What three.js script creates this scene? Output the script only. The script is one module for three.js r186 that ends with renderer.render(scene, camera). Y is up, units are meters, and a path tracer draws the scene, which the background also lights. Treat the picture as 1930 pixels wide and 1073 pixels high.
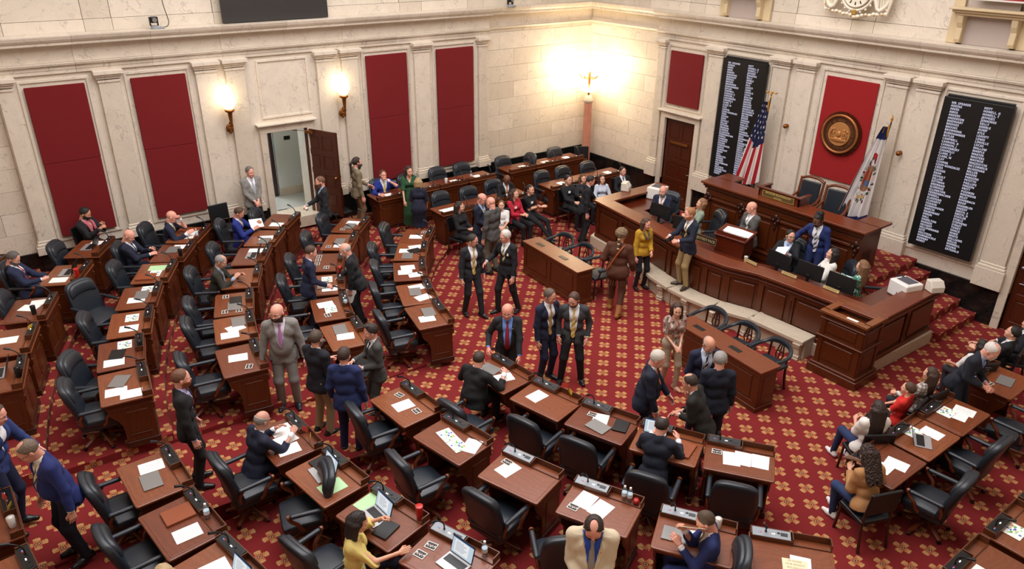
import * as THREE from 'three';
import { RoundedBoxGeometry } from 'three/addons/geometries/RoundedBoxGeometry.js';
import { mergeGeometries, mergeVertices, toCreasedNormals } from 'three/addons/utils/BufferGeometryUtils.js';
import { RectAreaLightUniformsLib } from 'three/addons/lights/RectAreaLightUniformsLib.js';
import { createNoise3D } from 'simplex-noise';

// ---------- camera, light, exposure ----------
const scene = new THREE.Scene();
const renderer = new THREE.WebGLRenderer();
renderer.toneMapping = THREE.LinearToneMapping;
renderer.toneMappingExposure = 1.0;
renderer.shadowMap.enabled = true;
RectAreaLightUniformsLib.init();
const camera = new THREE.PerspectiveCamera(41.396, 1930 / 1073, 0.05, 80);
camera.position.set(0, 7.15, 0);
camera.up.set(-0.35038, 0.90229, -0.2512);
camera.lookAt(-0.71851572, 7.15 - 0.43099395, -0.54587488);
scene.background = new THREE.Color(0, 0, 0);
const LAY = { y: 11.6, x: -8.7, z: -6.4, w: 11, d: 12, power: 4.3 };   // the glass laylight in the ceiling
const FLOOD = 26;                                                    // floodlights over the gallery
function laylight() {
  const l = new THREE.RectAreaLight(0xf2f4ff, LAY.power, LAY.w, LAY.d);
  l.position.set(LAY.x, LAY.y - 0.06, LAY.z); l.lookAt(LAY.x, 0, LAY.z); scene.add(l);
}
laylight();

// ---------- small tools ----------
let SEED = 7;
const rnd = () => { SEED = (SEED * 1664525 + 1013904223) >>> 0; return SEED / 4294967296; };
const rr = (a, b) => a + (b - a) * rnd();
const n3 = createNoise3D(rnd);
const V = (x, y, z) => new THREE.Vector3(x, y, z);
const used = {};
function numbered(n) { const k = used[n] = (used[n] ?? -1) + 1; return k ? n + '_' + String(k).padStart(3, '0') : n; }
// texture coordinates in metres, by the axis a face looks along; GRAIN is the axis that runs along u
function metric(g, grain = 'x') {
  if (g.index) g = g.toNonIndexed();
  for (const k of Object.keys(g.attributes)) if (!['position', 'normal', 'uv'].includes(k)) g.deleteAttribute(k);
  if (!g.attributes.normal) g.computeVertexNormals();
  const p = g.attributes.position, n = p.count, uv = new Float32Array(n * 2), a = V(), b = V(), c = V();
  for (let i = 0; i < n; i += 3) {
    a.fromBufferAttribute(p, i); b.fromBufferAttribute(p, i + 1).sub(a); c.fromBufferAttribute(p, i + 2).sub(a); b.cross(c);
    const ax = Math.abs(b.x), ay = Math.abs(b.y), az = Math.abs(b.z), m = ay >= ax && ay >= az ? 'xz' : ax >= az ? 'zy' : 'xy';
    const u = m.includes(grain) ? grain : m[0], v = m.replace(u, '');
    for (let k = 0; k < 3; k++) {
      const q = { x: p.getX(i + k), y: p.getY(i + k), z: p.getZ(i + k) };
      uv[(i + k) * 2] = q[u]; uv[(i + k) * 2 + 1] = q[v];
    }
  }
  g.setAttribute('uv', new THREE.BufferAttribute(uv, 2));
  return g;
}
function plain(g) {          // keeps its own uv
  if (g.index) g = g.toNonIndexed();
  for (const k of Object.keys(g.attributes)) if (!['position', 'normal', 'uv'].includes(k)) g.deleteAttribute(k);
  if (!g.attributes.uv) g.setAttribute('uv', new THREE.BufferAttribute(new Float32Array(g.attributes.position.count * 2), 2));
  return g;
}
const join = (list) => list.length === 1 ? list[0] : mergeGeometries(list);
const at = (g, x, y, z, rx = 0, ry = 0, rz = 0) => { if (rx) g.rotateX(rx); if (rz) g.rotateZ(rz); if (ry) g.rotateY(ry); return g.translate(x, y, z); };
const BX = (w, h, d, x = 0, y = 0, z = 0, r = 0, grain = 'x') => metric(r ? new RoundedBoxGeometry(w, h, d, 1, r) : new THREE.BoxGeometry(w, h, d), grain).translate(x, y, z);
const CY = (r0, r1, h, x = 0, y = 0, z = 0, seg = 14) => plain(new THREE.CylinderGeometry(r0, r1, h, seg)).translate(x, y, z);
const SP = (r, x = 0, y = 0, z = 0, sx = 1, sy = 1, sz = 1, a = 12, b = 8) => plain(new THREE.SphereGeometry(r, a, b)).scale(sx, sy, sz).translate(x, y, z);
const LA = (pts, seg = 20) => plain(new THREE.LatheGeometry(pts.map(([x, y]) => new THREE.Vector2(x, y)), seg));
function TU(pts, r, seg = 16, rs = 6, closed = false) { return plain(new THREE.TubeGeometry(new THREE.CatmullRomCurve3(pts.map((p) => V(...p)), closed), seg, r, rs, closed)); }
function shape(pts) { const s = new THREE.Shape(); pts.forEach(([x, y], i) => i ? s.lineTo(x, y) : s.moveTo(x, y)); s.closePath(); return s; }
// outline in (x, y) pushed along z
function EX(pts, depth, bevel = 0, grain = 'x') {
  const s = Array.isArray(pts) ? shape(pts) : pts;
  return metric(new THREE.ExtrudeGeometry(s, { depth: depth - 2 * bevel, bevelEnabled: bevel > 0, bevelThickness: bevel, bevelSize: bevel, bevelOffset: -bevel, bevelSegments: 1, curveSegments: 10 }), grain).translate(0, 0, bevel);
}
// outline in plan (x, z) raised from y0 to y1
function PLAN(pts, y0, y1, bevel = 0, grain = 'x') {
  const s = Array.isArray(pts) ? shape(pts.map(([x, z]) => [x, -z])) : pts, h = y1 - y0;
  const g = new THREE.ExtrudeGeometry(s, { depth: h - 2 * bevel, bevelEnabled: bevel > 0, bevelThickness: bevel, bevelSize: bevel, bevelOffset: -bevel, bevelSegments: 1, curveSegments: 16 });
  return metric(g.rotateX(-Math.PI / 2).translate(0, y0 + bevel, 0), grain);
}
function roundRect(w, d, r) {
  const s = new THREE.Shape(), x = w / 2, y = d / 2;
  s.moveTo(-x + r, -y); s.lineTo(x - r, -y); s.quadraticCurveTo(x, -y, x, -y + r); s.lineTo(x, y - r); s.quadraticCurveTo(x, y, x - r, y);
  s.lineTo(-x + r, y); s.quadraticCurveTo(-x, y, -x, y - r); s.lineTo(-x, -y + r); s.quadraticCurveTo(-x, -y, -x + r, -y);
  return s;
}
function mesh(name, geo, mat) { const m = new THREE.Mesh(Array.isArray(geo) ? join(geo) : geo, mat); m.name = name; m.castShadow = m.receiveShadow = true; return m; }
function part(parent, name, geo, mat, label) { const m = mesh(name, geo, mat); if (label) m.userData.label = label; parent.add(m); return m; }
function sub(parent, name) { const g = new THREE.Group(); g.name = name; parent.add(g); return g; }
function tag(o, label, category, group) { o.userData.label = label; o.userData.category = category; if (group) o.userData.group = group; return o; }
function thing(name, label, category, pos = [0, 0, 0], turn = 0, group) {
  const g = new THREE.Group(); g.name = numbered(name); g.position.set(...pos); g.rotation.y = turn; scene.add(g);
  return tag(g, label, category, group);
}
function one(name, geo, mat, label, category, pos = [0, 0, 0], turn = 0, group) {
  const m = mesh(numbered(name), geo, mat); m.position.set(...pos); m.rotation.y = turn; scene.add(m);
  return tag(m, label, category, group);
}
function structure(name) { const g = new THREE.Group(); g.name = name; g.userData.kind = 'structure'; scene.add(g); return g; }
function copy(src, pos, turn, label, group) {
  const c = src.clone(); c.name = numbered(src.name.replace(/_\d\d\d$/, '')); c.position.set(...pos); c.rotation.y = turn;
  c.userData = { ...src.userData }; if (label) c.userData.label = label; if (group) c.userData.group = group;
  scene.add(c); return c;
}

// ---------- textures ----------
function data(w, h, fn, srgb = true) {
  const d = new Uint8Array(w * h * 4);
  for (let y = 0; y < h; y++) for (let x = 0; x < w; x++) { const c = fn(x / w, y / h), i = (y * w + x) * 4; d[i] = c[0]; d[i + 1] = c[1]; d[i + 2] = c[2]; d[i + 3] = 255; }
  const t = new THREE.DataTexture(d, w, h); t.wrapS = t.wrapT = THREE.RepeatWrapping; t.magFilter = t.minFilter = THREE.LinearFilter; if (srgb) t.colorSpace = THREE.SRGBColorSpace; t.needsUpdate = true;
  return t;
}
function canvas(w, h, draw) {
  const c = document.createElement('canvas'); c.width = w; c.height = h; const x = c.getContext('2d'); draw(x, w, h);
  const t = new THREE.CanvasTexture(c); t.colorSpace = THREE.SRGBColorSpace; t.wrapS = t.wrapT = THREE.RepeatWrapping; return t;
}
// noise that repeats after one turn of u and v
const tile = (u, v, f, s = 0) => {
  const a = u * 2 * Math.PI, b = v * 2 * Math.PI, R = f / (2 * Math.PI);
  return n3(Math.cos(a) * R + s, Math.sin(a) * R + Math.cos(b) * R * 1.3 - s, Math.sin(b) * R * 1.3 + s * 2);
};
const fbm = (u, v, f, s = 0) => tile(u, v, f, s) * 0.5 + tile(u, v, f * 2.1, s + 5) * 0.28 + tile(u, v, f * 4.3, s + 9) * 0.16 + tile(u, v, f * 9, s + 13) * 0.09;
const clamp = (x, a = 0, b = 1) => Math.min(b, Math.max(a, x));
const mixc = (a, b, t) => a.map((x, i) => x + (b[i] - x) * t);
function marbleTexture(base, vein, amount, s) {
  return data(640, 640, (u, v) => {
    const w = fbm(u, v, 5, s), w2 = fbm(u, v, 4, s + 30);
    const vv = Math.pow(1 - Math.abs(Math.sin((u * 3 + v * 2 + w * 0.55) * 2 * Math.PI)), 9) * clamp(w2 * 1.6 + 0.25) + Math.pow(1 - Math.abs(Math.sin((v * 2 - u + w2 * 0.8) * 2 * Math.PI)), 16) * clamp(w * 1.5);
    const cloud = clamp(0.5 + w * 0.7);
    let c = mixc(base, vein, clamp(vv * amount + (1 - cloud) * 0.16 * amount));
    const g = tile(u, v, 60, s) * 3; return c.map((x) => clamp(x + g, 0, 255));
  });
}
const TX = {};
TX.marble = marbleTexture([228, 221, 210], [146, 143, 140], 0.8, 1);
TX.pink = marbleTexture([205, 160, 140], [120, 62, 52], 1.5, 40);
TX.black = marbleTexture([16, 18, 17], [92, 100, 96], 0.5, 70);
TX.wood = data(512, 512, (u, v) => {
  const w = tile(u * 1, v, 2, 3) * 0.5, ring = Math.sin((v * 9 + w * 1.6 + tile(u, v, 1.4, 8) * 1.2) * 2 * Math.PI), fine = tile(u * 0.12, v, 150, 5), pore = tile(u * 0.25, v, 260, 11);
  const k = clamp(0.82 + ring * 0.025 + fine * 0.09 + Math.min(0, pore) * 0.1, 0, 1); return [255 * k, 246 * k, 236 * k];
});
TX.cloth = data(256, 256, (u, v) => { const k = 232 + 14 * Math.sin(u * 256 * 1.57) * Math.sin(v * 256 * 1.57) + tile(u, v, 90, 4) * 9; return [k, k, k]; });
TX.leatherBump = data(256, 256, (u, v) => { const k = 128 + fbm(u, v, 26, 17) * 120; return [k, k, k]; }, false);
TX.feltBump = data(256, 256, (u, v) => { const k = 128 + (tile(u, v, 80, 3) + tile(u, v, 150, 8)) * 60; return [k, k, k]; }, false);
TX.carpet = canvas(512, 512, (c, W) => {
  c.fillStyle = '#8e1a1b'; c.fillRect(0, 0, W, W);
  for (let i = 0; i < 5200; i++) { c.fillStyle = rnd() < 0.5 ? 'rgba(70,6,10,.16)' : 'rgba(190,50,40,.12)'; c.fillRect(rnd() * W, rnd() * W, 3, 3); }
  const med = (x, y) => {
    c.save(); c.translate(x, y); c.scale(0.98, 0.98);
    for (let k = 0; k < 4; k++) {
      c.save(); c.rotate(k * Math.PI / 2);
      c.fillStyle = '#d9ac6b'; c.beginPath(); c.moveTo(34, -9); c.quadraticCurveTo(70, -28, 104, -50); c.quadraticCurveTo(128, -36, 121, -18); c.quadraticCurveTo(132, 0, 121, 18); c.quadraticCurveTo(128, 36, 104, 50); c.quadraticCurveTo(70, 28, 34, 9); c.closePath(); c.fill();
      c.strokeStyle = '#a8773c'; c.lineWidth = 4; for (const s of [-1, 0, 1]) { c.beginPath(); c.moveTo(56, s * 6); c.lineTo(112, s * 26); c.stroke(); }
      c.fillStyle = '#6f1214'; c.fillRect(40, -5, 16, 10);
      c.restore();
      c.save(); c.rotate(k * Math.PI / 2 + Math.PI / 4);
      c.fillStyle = '#c4452c'; for (const s of [-1, 1]) { c.beginPath(); c.ellipse(70, s * 22, 26, 15, s * 0.5, 0, 7); c.fill(); }
      c.fillStyle = '#e0b070'; for (const s of [-1, 1]) { c.beginPath(); c.ellipse(74, s * 23, 13, 6, s * 0.5, 0, 7); c.fill(); }
      c.fillStyle = '#7a1416'; c.fillRect(46, -5, 44, 10);
      c.fillStyle = '#d2a05c'; c.beginPath(); c.ellipse(50, 0, 9, 13, 0, 0, 7); c.fill();
      c.restore();
    }
    c.fillStyle = '#5f0e12'; c.beginPath(); c.arc(0, 0, 36, 0, 7); c.fill();
    c.strokeStyle = '#dfb57a'; c.lineWidth = 11; c.beginPath(); c.arc(0, 0, 22, 0, 7); c.stroke();
    c.fillStyle = '#7a1416'; c.beginPath(); c.arc(0, 0, 11, 0, 7); c.fill();
    c.restore();
  };
  med(256, 256); for (const x of [0, 512]) for (const y of [0, 512]) med(x, y);
});
TX.carpet.repeat.set(1 / 0.464, 1 / 0.464);
TX.carpet.offset.set((9.48 / 0.464 + 0.0) % 1, ((9.58) / 0.464) % 1);
TX.marble.repeat.set(1 / 2.2, 1 / 2.2); TX.pink.repeat.set(2.2, 1.1); TX.black.repeat.set(0.8, 0.8); TX.wood.repeat.set(1.1, 1.1); TX.cloth.repeat.set(8, 8); TX.leatherBump.repeat.set(3, 3); TX.feltBump.repeat.set(3, 3);

// ---------- materials ----------
const std = (o) => new THREE.MeshStandardMaterial(o);
const phys = (o) => new THREE.MeshPhysicalMaterial(o);
const C = (h) => new THREE.Color(h);
const woodM = (h, rough = 0.38, coat = 0.25) => phys({ color: C(h), map: TX.wood, roughness: rough, clearcoat: coat, clearcoatRoughness: 0.25 });
const M = {
  marble: [0, 1, 2, 3].map((i) => { const t = TX.marble.clone(); t.rotation = i * 0.7 + 0.2; t.offset.set(i * 0.37, i * 0.61); return std({ color: C(['#f6efe4', '#efe8dd', '#fbf4ea', '#ece4d8'][i]), map: t, roughness: 0.42 }); }),
  benchMarble: std({ color: C('#ded3c2'), map: TX.marble, roughness: 0.45 }),
  pink: std({ color: C('#ffe6d8'), map: TX.pink, roughness: 0.35 }),
  black: std({ color: C('#ffffff'), map: TX.black, roughness: 0.14 }),
  carpet: std({ color: C('#d8d0d0'), map: TX.carpet, roughness: 0.97, bumpMap: TX.feltBump, bumpScale: 0.002 }),
  felt: std({ color: C('#7d0d12'), map: TX.cloth, roughness: 0.96, bumpMap: TX.feltBump, bumpScale: 0.002 }),
  banner: std({ color: C('#a31518'), map: TX.cloth, roughness: 0.96 }),
  top: woodM('#8d4a29', 0.36), top2: woodM('#8a4526', 0.3), front: woodM('#68300f', 0.36), dark: woodM('#431b0b', 0.34), red: woodM('#6e2a12', 0.28, 0.4), door: woodM('#5c260e', 0.35), arm: woodM('#8a4420', 0.32),
  leather: phys({ color: C('#1d242c'), roughness: 0.42, clearcoat: 0.15, clearcoatRoughness: 0.4, bumpMap: TX.leatherBump, bumpScale: 0.0012 }),
  leatherBlack: phys({ color: C('#101215'), roughness: 0.4, bumpMap: TX.leatherBump, bumpScale: 0.0012 }),
  blackPlastic: std({ color: C('#101112'), roughness: 0.4 }), greyPlastic: std({ color: C('#8d9499'), roughness: 0.42 }), white: std({ color: C('#e9e6df'), roughness: 0.5 }), paper: std({ color: C('#f4f2ed'), roughness: 0.8 }),
  brass: std({ color: C('#a8763a'), roughness: 0.3, metalness: 0.9 }), bronze: std({ color: C('#8a5526'), roughness: 0.38, metalness: 0.75 }), gold: std({ color: C('#c8923f'), roughness: 0.38, metalness: 0.7 }), steel: std({ color: C('#9b9c9c'), roughness: 0.3, metalness: 0.8 }),
  glow: std({ color: C('#ffffff'), emissive: C('#ffe9c4'), emissiveIntensity: 7 }), led: std({ color: C('#ffffff'), emissive: C('#ffffff'), emissiveIntensity: 1.6 }), ledRed: std({ color: C('#a02018'), emissive: C('#ff3020'), emissiveIntensity: 0.9 }), ledBlue: std({ color: C('#2050a0'), emissive: C('#60a8ff'), emissiveIntensity: 0.9 }),
  plaster: std({ color: C('#d9d2c6'), roughness: 0.85 }), wallWhite: std({ color: C('#c9cbc4'), roughness: 0.8 }), darkGap: std({ color: C('#15120f'), roughness: 0.9 }),
};
const pal = new Map();
function mat(hex, rough = 0.8, metal = 0) { const k = hex + rough + metal; if (!pal.has(k)) pal.set(k, std({ color: C(hex), roughness: rough, metalness: metal })); return pal.get(k); }
const MB = (i) => M.marble[((i % 4) + 4) % 4];
// ================= the room =================
const ZR = -15.65, XL = -16.95, ZC = -15.84, XC = -17.1;   // main and set-back wall faces
const CO = [-8.7, -13.1];                                   // centre of the curved rows
const arc = (r, a, b, n) => Array.from({ length: n + 1 }, (_, i) => { const t = (a + (b - a) * i / n) * Math.PI / 180; return [CO[0] + r * Math.cos(t), CO[1] + r * Math.sin(t)]; });
{
  const f = structure('floor');
  part(f, 'floor_slab', PLAN([[-17.7, 3.4], [0.3, 3.4], [0.3, -16.4], [-17.7, -16.4]], -0.3, 0), M.carpet);
  // left block and far block: one carpeted tier per row, each a slab on the floor
  const L = [[6.95, 0.12, -14.3], [8.5, 0.24, -15.92], [10.08, 0.36, -16.6], [11.68, 0.48, 0], [13.25, 0.6, 0], [14.85, 0.68, 0]];
  for (const [r, h, fx] of L) {
    const p = []; let a0 = 100; while (CO[0] + r * Math.cos(a0 * Math.PI / 180) < -10) a0 -= 0.05; while (CO[0] + r * Math.cos(a0 * Math.PI / 180) > -10) a0 += 0.05;
    let a1 = 170; while (CO[0] + r * Math.cos(a1 * Math.PI / 180) < (fx || -17.0)) a1 -= 0.1;
    const A = arc(r, a0, a1, 40); p.push(...A);
    if (fx) p.push([fx, CO[1] + r * Math.sin(a1 * Math.PI / 180)], [fx, -15.84], [-17.1, -15.84]); else p.push([-17.1, CO[1] + r * Math.sin(a1 * Math.PI / 180)]);
    p.push([-17.1, 3], [-10, 3]);
    part(f, 'carpet_tier', PLAN(p, -0.05, h, 0.008), M.carpet);
    if (r > 8) part(f, 'step_nosing', metric(new THREE.TubeGeometry(new THREE.CatmullRomCurve3(A.slice(1, -1).map(([x, z]) => V(x, h - 0.004, z))), 60, 0.006, 5)), mat('#5a3a22', 0.6));
  }
  const B = [[6.95, 0.12, 51.2, 82], [8.58, 0.2, 47.2, 84.5], [10.2, 0.28, 45.5, 86], [11.82, 0.36, 44.5, 87.5], [13.4, 0.44, 44, 88.5]];
  B.forEach(([r, h, b0, b1], i) => {
    const A = arc(r, b0, b1, 30), far = 17, s = Math.PI / 180;
    const p = [...A, [Math.max(-9.0, CO[0] + far * Math.cos((b1 + 2) * s)), 3], [-1.2, 3], [-1.2, CO[1] + 12 * Math.sin(b0 * s)]];
    part(f, 'carpet_tier', PLAN(p, -0.05, h, 0.008), M.carpet);
  });
  // the centre aisle climbs as a ramp
  const g = new THREE.BufferGeometry(), q = [[-10.02, 0, -6.6], [-8.3, 0, -6.6], [-8.3, 0.5, 2.9], [-10.02, 0.5, 2.9]], v = [];
  for (const i of [0, 3, 1, 1, 3, 2]) v.push(...q[i]);
  g.setAttribute('position', new THREE.BufferAttribute(new Float32Array(v), 3)); g.computeVertexNormals();
  const ramp = PLAN([[-10.02, 2.9], [-8.3, 2.9], [-8.3, -6.6], [-10.02, -6.6]], -0.2, 0), pa = ramp.attributes.position;
  for (let i = 0; i < pa.count; i++) if (pa.getY(i) > -0.1) pa.setY(i, 0.002 + 0.4 * clamp((pa.getZ(i) + 6.3) / 6.6, 0, 1.4));
  ramp.computeVertexNormals(); part(f, 'aisle_ramp', ramp, M.carpet);
  // steps up to the speaker's platform, right of the rostrum
  [[-5.1, 0.17], [-5.45, 0.34], [-5.8, 0.52], [-6.15, 0.69], [-6.5, 0.85]].forEach(([x, h], i) => part(f, 'carpet_step', BX(0.35 + (i > 3 ? 4.6 : 0), h, i > 3 ? 1.6 : 1.55, x - 0.175 - (i > 3 ? 2.3 : 0), h / 2, i > 3 ? -14.95 : -14.9, 0.012), M.carpet));
}
// ---- walls ----
function frame(z0, z1, y0, y1, w, d) { // a moulding frame in the plane of the wall, along z: four bars
  return [BX(d, w, z1 - z0, 0, y1 - w / 2, (z0 + z1) / 2, 0.006, 'z'), BX(d, w, z1 - z0, 0, y0 + w / 2, (z0 + z1) / 2, 0.006, 'z'), BX(d, y1 - y0 - 2 * w, w, 0, (y0 + y1) / 2, z0 + w / 2, 0.006, 'y'), BX(d, y1 - y0 - 2 * w, w, 0, (y0 + y1) / 2, z1 - w / 2, 0.006, 'y')];
}
// Both walls are built along z facing +x (the left wall's own axes); the rostrum wall is turned a quarter.
function buildWall(g, o) {
  const { yb, bays, pil, end0, end1, corner0, corner1 } = o;     // along-wall range of the proud part and of the set-back ends
  // backing, set back 15 cm
  const cut = o.holes ?? [];
  const slabs = (x0, x1, a, b, y0, y1, m, name) => {            // a wall slab with its door holes
    let z = a; const hs = cut.filter((h) => h[0] >= a && h[1] <= b).sort((p, q) => p[0] - q[0]);
    const put = (s, e, ya, yb2) => { if (e - s > 1e-3 && yb2 - ya > 1e-3) part(g, name, BX(x1 - x0, yb2 - ya, e - s, (x0 + x1) / 2, (ya + yb2) / 2, (s + e) / 2, 0, 'z'), m); };
    for (const h of hs) { put(z, h[0], y0, y1); put(h[0], h[1], y0, Math.max(y0, h[2])); put(h[0], h[1], Math.min(y1, h[3]), y1); z = h[1]; }
    put(z, b, y0, y1);
  };
  slabs(-0.65, -0.22, corner0, corner1, -0.3, 5.2, MB(1), 'wall_backing');
  slabs(-0.22, -0.07, end0, end1, 0, 4.5, MB(2), 'wall_field');
  // black base
  const base = (a, b, x) => slabs(x - 0.1, x, a, b, 0, yb, M.black, 'black_base');
  base(end0, end1, -0.02); base(corner0, end0, -0.12); base(end1, corner1, -0.12);
  // ashlar blocks of the set-back ends, each with its own joints
  let k = 0;
  for (const [a, b] of [[corner0, end0], [end1, corner1]]) {
    let row = 0;
    for (let y = yb; y < 4.48; y += 0.442, row++) {
      let z = a - (row % 2 ? 0.48 : 0);
      while (z < b - 0.01) {
        const s = Math.max(z, a), e = Math.min(z + 0.96, b); z += 0.96;
        if (e - s < 0.02) continue;
        part(g, 'marble_block', BX(0.1, 0.442 - 0.005, e - s - 0.005, -0.2 + rr(-0.0015, 0.0015), y + 0.221, (s + e) / 2, 0.003, 'z').translate(0, 0, 0), MB(k * 3 + row + (k++ % 3)));
      }
    }
  }
  // pilasters
  for (const [a, b] of pil) {
    const p = sub(g, 'pilaster'), c = (a + b) / 2, w = b - a;
    part(p, 'shaft', BX(0.08, 3.0, w, -0.03, 2.78, c, 0.008, 'y'), MB(k++));
    part(p, 'capital', [BX(0.12, 0.05, w + 0.03, -0.03, 4.27, c, 0.01, 'z'), BX(0.13, 0.05, w + 0.06, -0.025, 4.335, c, 0.02, 'z'), BX(0.17, 0.05, w + 0.1, -0.005, 4.385, c, 0.02, 'z'), BX(0.21, 0.085, w + 0.14, 0.015, 4.448, c, 0.012, 'z')], MB(2));
    part(p, 'base', [BX(0.11, 0.05, w + 0.05, -0.025, 1.255, c, 0.018, 'z'), BX(0.14, 0.06, w + 0.09, -0.01, 1.2, c, 0.02, 'z'), BX(0.17, 1.17 - yb, w + 0.13, 0.005, (1.17 + yb) / 2, c, 0.008, 'z')], MB(0));
  }
  // frames round the bays
  for (const [a, b, y0, y1] of bays) part(g, 'bay_moulding', frame(a, b, y0, y1, 0.05, 0.04).map((q) => q.translate(-0.06, 0, 0)), MB(k++));
  // architrave, frieze and cornice, in lengths that meet in open joints
  const run = (a, b, x) => {
    const n = Math.max(1, Math.round((b - a) / 1.45)), L = (b - a) / n;
    for (let i = 0; i < n; i++) {
      const z = a + i * L, l = L - 0.004, prof = (pts) => { const e = EX(pts, l, 0, 'z'); return e.rotateY(0).translate(x, 0, z); };
      part(g, 'architrave_block', prof([[-0.3, 4.49], [0.0, 4.49], [0.0, 4.56], [0.012, 4.56], [0.012, 4.625], [0.06, 4.64], [0.075, 4.68], [0.04, 4.69], [-0.3, 4.69]]), MB(i + k));
      part(g, 'frieze_block', prof([[-0.3, 4.694], [0.0, 4.694], [0.0, 4.985], [-0.3, 4.985]]), MB(i * 2 + k + 1));
      part(g, 'cornice_block', prof([[-0.3, 4.989], [0.03, 4.989], [0.06, 5.02], [0.2, 5.03], [0.2, 5.075], [0.225, 5.09], [0.255, 5.13], [0.275, 5.185], [0.275, 5.205], [-0.3, 5.205]]), MB(i + k + 2));
    }
    k += 2;
  };
  run(end0, end1, -0.02); run(corner0 - 0.0, end0, -0.16); run(end1, corner1, -0.16);
  // attic blocks above the cornice
  let z = corner0; let i = 0;
  while (z < corner1) {
    const e = Math.min(corner1, z + [1.35, 0.62, 1.95, 0.5][i % 4]);
    part(g, 'attic_base_block', BX(0.3, 0.22, e - z - 0.006, -0.27, 5.315, (z + e) / 2, 0.004, 'z'), MB(i + 2));
    part(g, 'attic_block', BX(0.3, 1.28, e - z - 0.008, -0.3 + (i % 4 === 1 ? 0.02 : 0), 6.07, (z + e) / 2, 0.006, 'z'), MB(i));
    z = e; i++;
  }
  part(g, 'upper_wall', BX(0.4, 5.4, corner1 - corner0, -0.32, 9.4, (corner0 + corner1) / 2, 0, 'z'), MB(1));
}
const wallL = structure('wall_left');
wallL.position.set(XL, 0, 0);
buildWall(wallL, { yb: 1.0, corner0: -15.84, corner1: 3, end0: -12.05, end1: -0.86, holes: [[-6.76, -5.78, 0.68, 2.79]],
  pil: [[-1.13, -0.88], [-2.98, -2.58], [-4.88, -4.44], [-5.47, -5.06], [-7.57, -7.14], [-8.19, -7.77], [-10.17, -9.73], [-11.95, -11.68]],
  bays: [[-2.44, -1.22, 1.18, 4.4], [-4.34, -3.07, 1.18, 4.4], [-6.95, -5.75, 3.1, 4.4], [-9.62, -8.3, 1.12, 4.4], [-11.6, -10.28, 1.1, 4.4]] });
const wallR = structure('wall_right');       // the rostrum wall: along-wall coordinate s = x, facing +z
wallR.position.set(0, 0, ZR); wallR.rotation.y = -Math.PI / 2;   // its own +x looks along +z, its own z runs along -x
{
  const f = ([a, b, ...r]) => [-b, -a, ...r];
  buildWall(wallR, { yb: 0.78, corner0: 0.2, corner1: 17.1, end0: 3.15, end1: 14.35, holes: [f([-13.8, -12.76, 0.0, 2.48]), f([-4.66, -3.62, 0.0, 2.48])],
    pil: [[-14.27, -14.02], [-12.56, -12.13], [-10.68, -10.24], [-10.05, -9.6], [-7.93, -7.5], [-7.31, -6.86], [-5.28, -4.86], [-3.4, -3.2]].map(f),
    bays: [[-13.95, -12.65, 2.75, 4.38], [-12.1, -10.73, 1.1, 4.4], [-9.45, -8.0, 0.95, 4.4], [-6.8, -5.35, 1.05, 4.4], [-4.75, -3.5, 2.75, 4.38]].map(f) });
  // local (along-wall) helper for door heads on both walls
}
function doorCase(g, a, b, y0, y1) {          // marble jambs and head round a doorway, in a wall's own axes
  const c = (a + b) / 2, w = b - a;
  part(g, 'door_jamb', BX(0.16, y1 - y0, 0.15, -0.06, (y0 + y1) / 2, a - 0.075, 0.008, 'y'), MB(0));
  part(g, 'door_jamb', BX(0.16, y1 - y0, 0.15, -0.06, (y0 + y1) / 2, b + 0.075, 0.008, 'y'), MB(3));
  part(g, 'door_head', [BX(0.16, 0.14, w + 0.3, -0.06, y1 + 0.07, c, 0.008, 'z'), BX(0.2, 0.04, w + 0.36, -0.03, y1 + 0.16, c, 0.012, 'z'), BX(0.27, 0.045, w + 0.44, 0.0, y1 + 0.2, c, 0.014, 'z')], MB(2));
}
doorCase(wallL, -6.76, -5.78, 0.4, 2.79);
doorCase(wallR, 12.76, 13.8, 0.05, 2.48);
doorCase(wallR, 3.62, 4.66, 0, 2.48);
// a panelled door leaf in its own axes: hinge at the origin, leaf along +x, its room face looks to +z
function doorLeaf(parent, w, h) {
  const t = 0.05, st = 0.11;
  part(parent, 'door_panel', BX(w, h, 0.022, w / 2, h / 2, 0, 0, 'y'), M.door);
  part(parent, 'door_frame', [BX(st, h, t, st / 2, h / 2, 0, 0.006, 'y'), BX(st, h, t, w - st / 2, h / 2, 0, 0.006, 'y'), BX(st * 0.8, h, t, w / 2, h / 2, 0, 0.006, 'y'), ...[0.1, h * 0.3, h * 0.52, h * 0.74, h - 0.07].map((y, i) => BX(w - 0.02, i ? 0.13 : 0.2, t - 0.002, w / 2, y, 0, 0.006))], M.door);
  const fields = [];
  for (const [y0, y1] of [[0.24, h * 0.3 - 0.1], [h * 0.3 + 0.1, h * 0.52 - 0.1], [h * 0.52 + 0.1, h * 0.74 - 0.1], [h * 0.74 + 0.1, h - 0.17]]) for (const x of [0.11 + (w / 2 - 0.15) / 2, w - 0.11 - (w / 2 - 0.15) / 2]) for (const s of [1, -1]) fields.push(BX(w / 2 - 0.24, y1 - y0, 0.014, x, (y0 + y1) / 2, s * 0.014, 0.006, 'y'));
  part(parent, 'raised_panels', fields, M.door);
}
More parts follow.
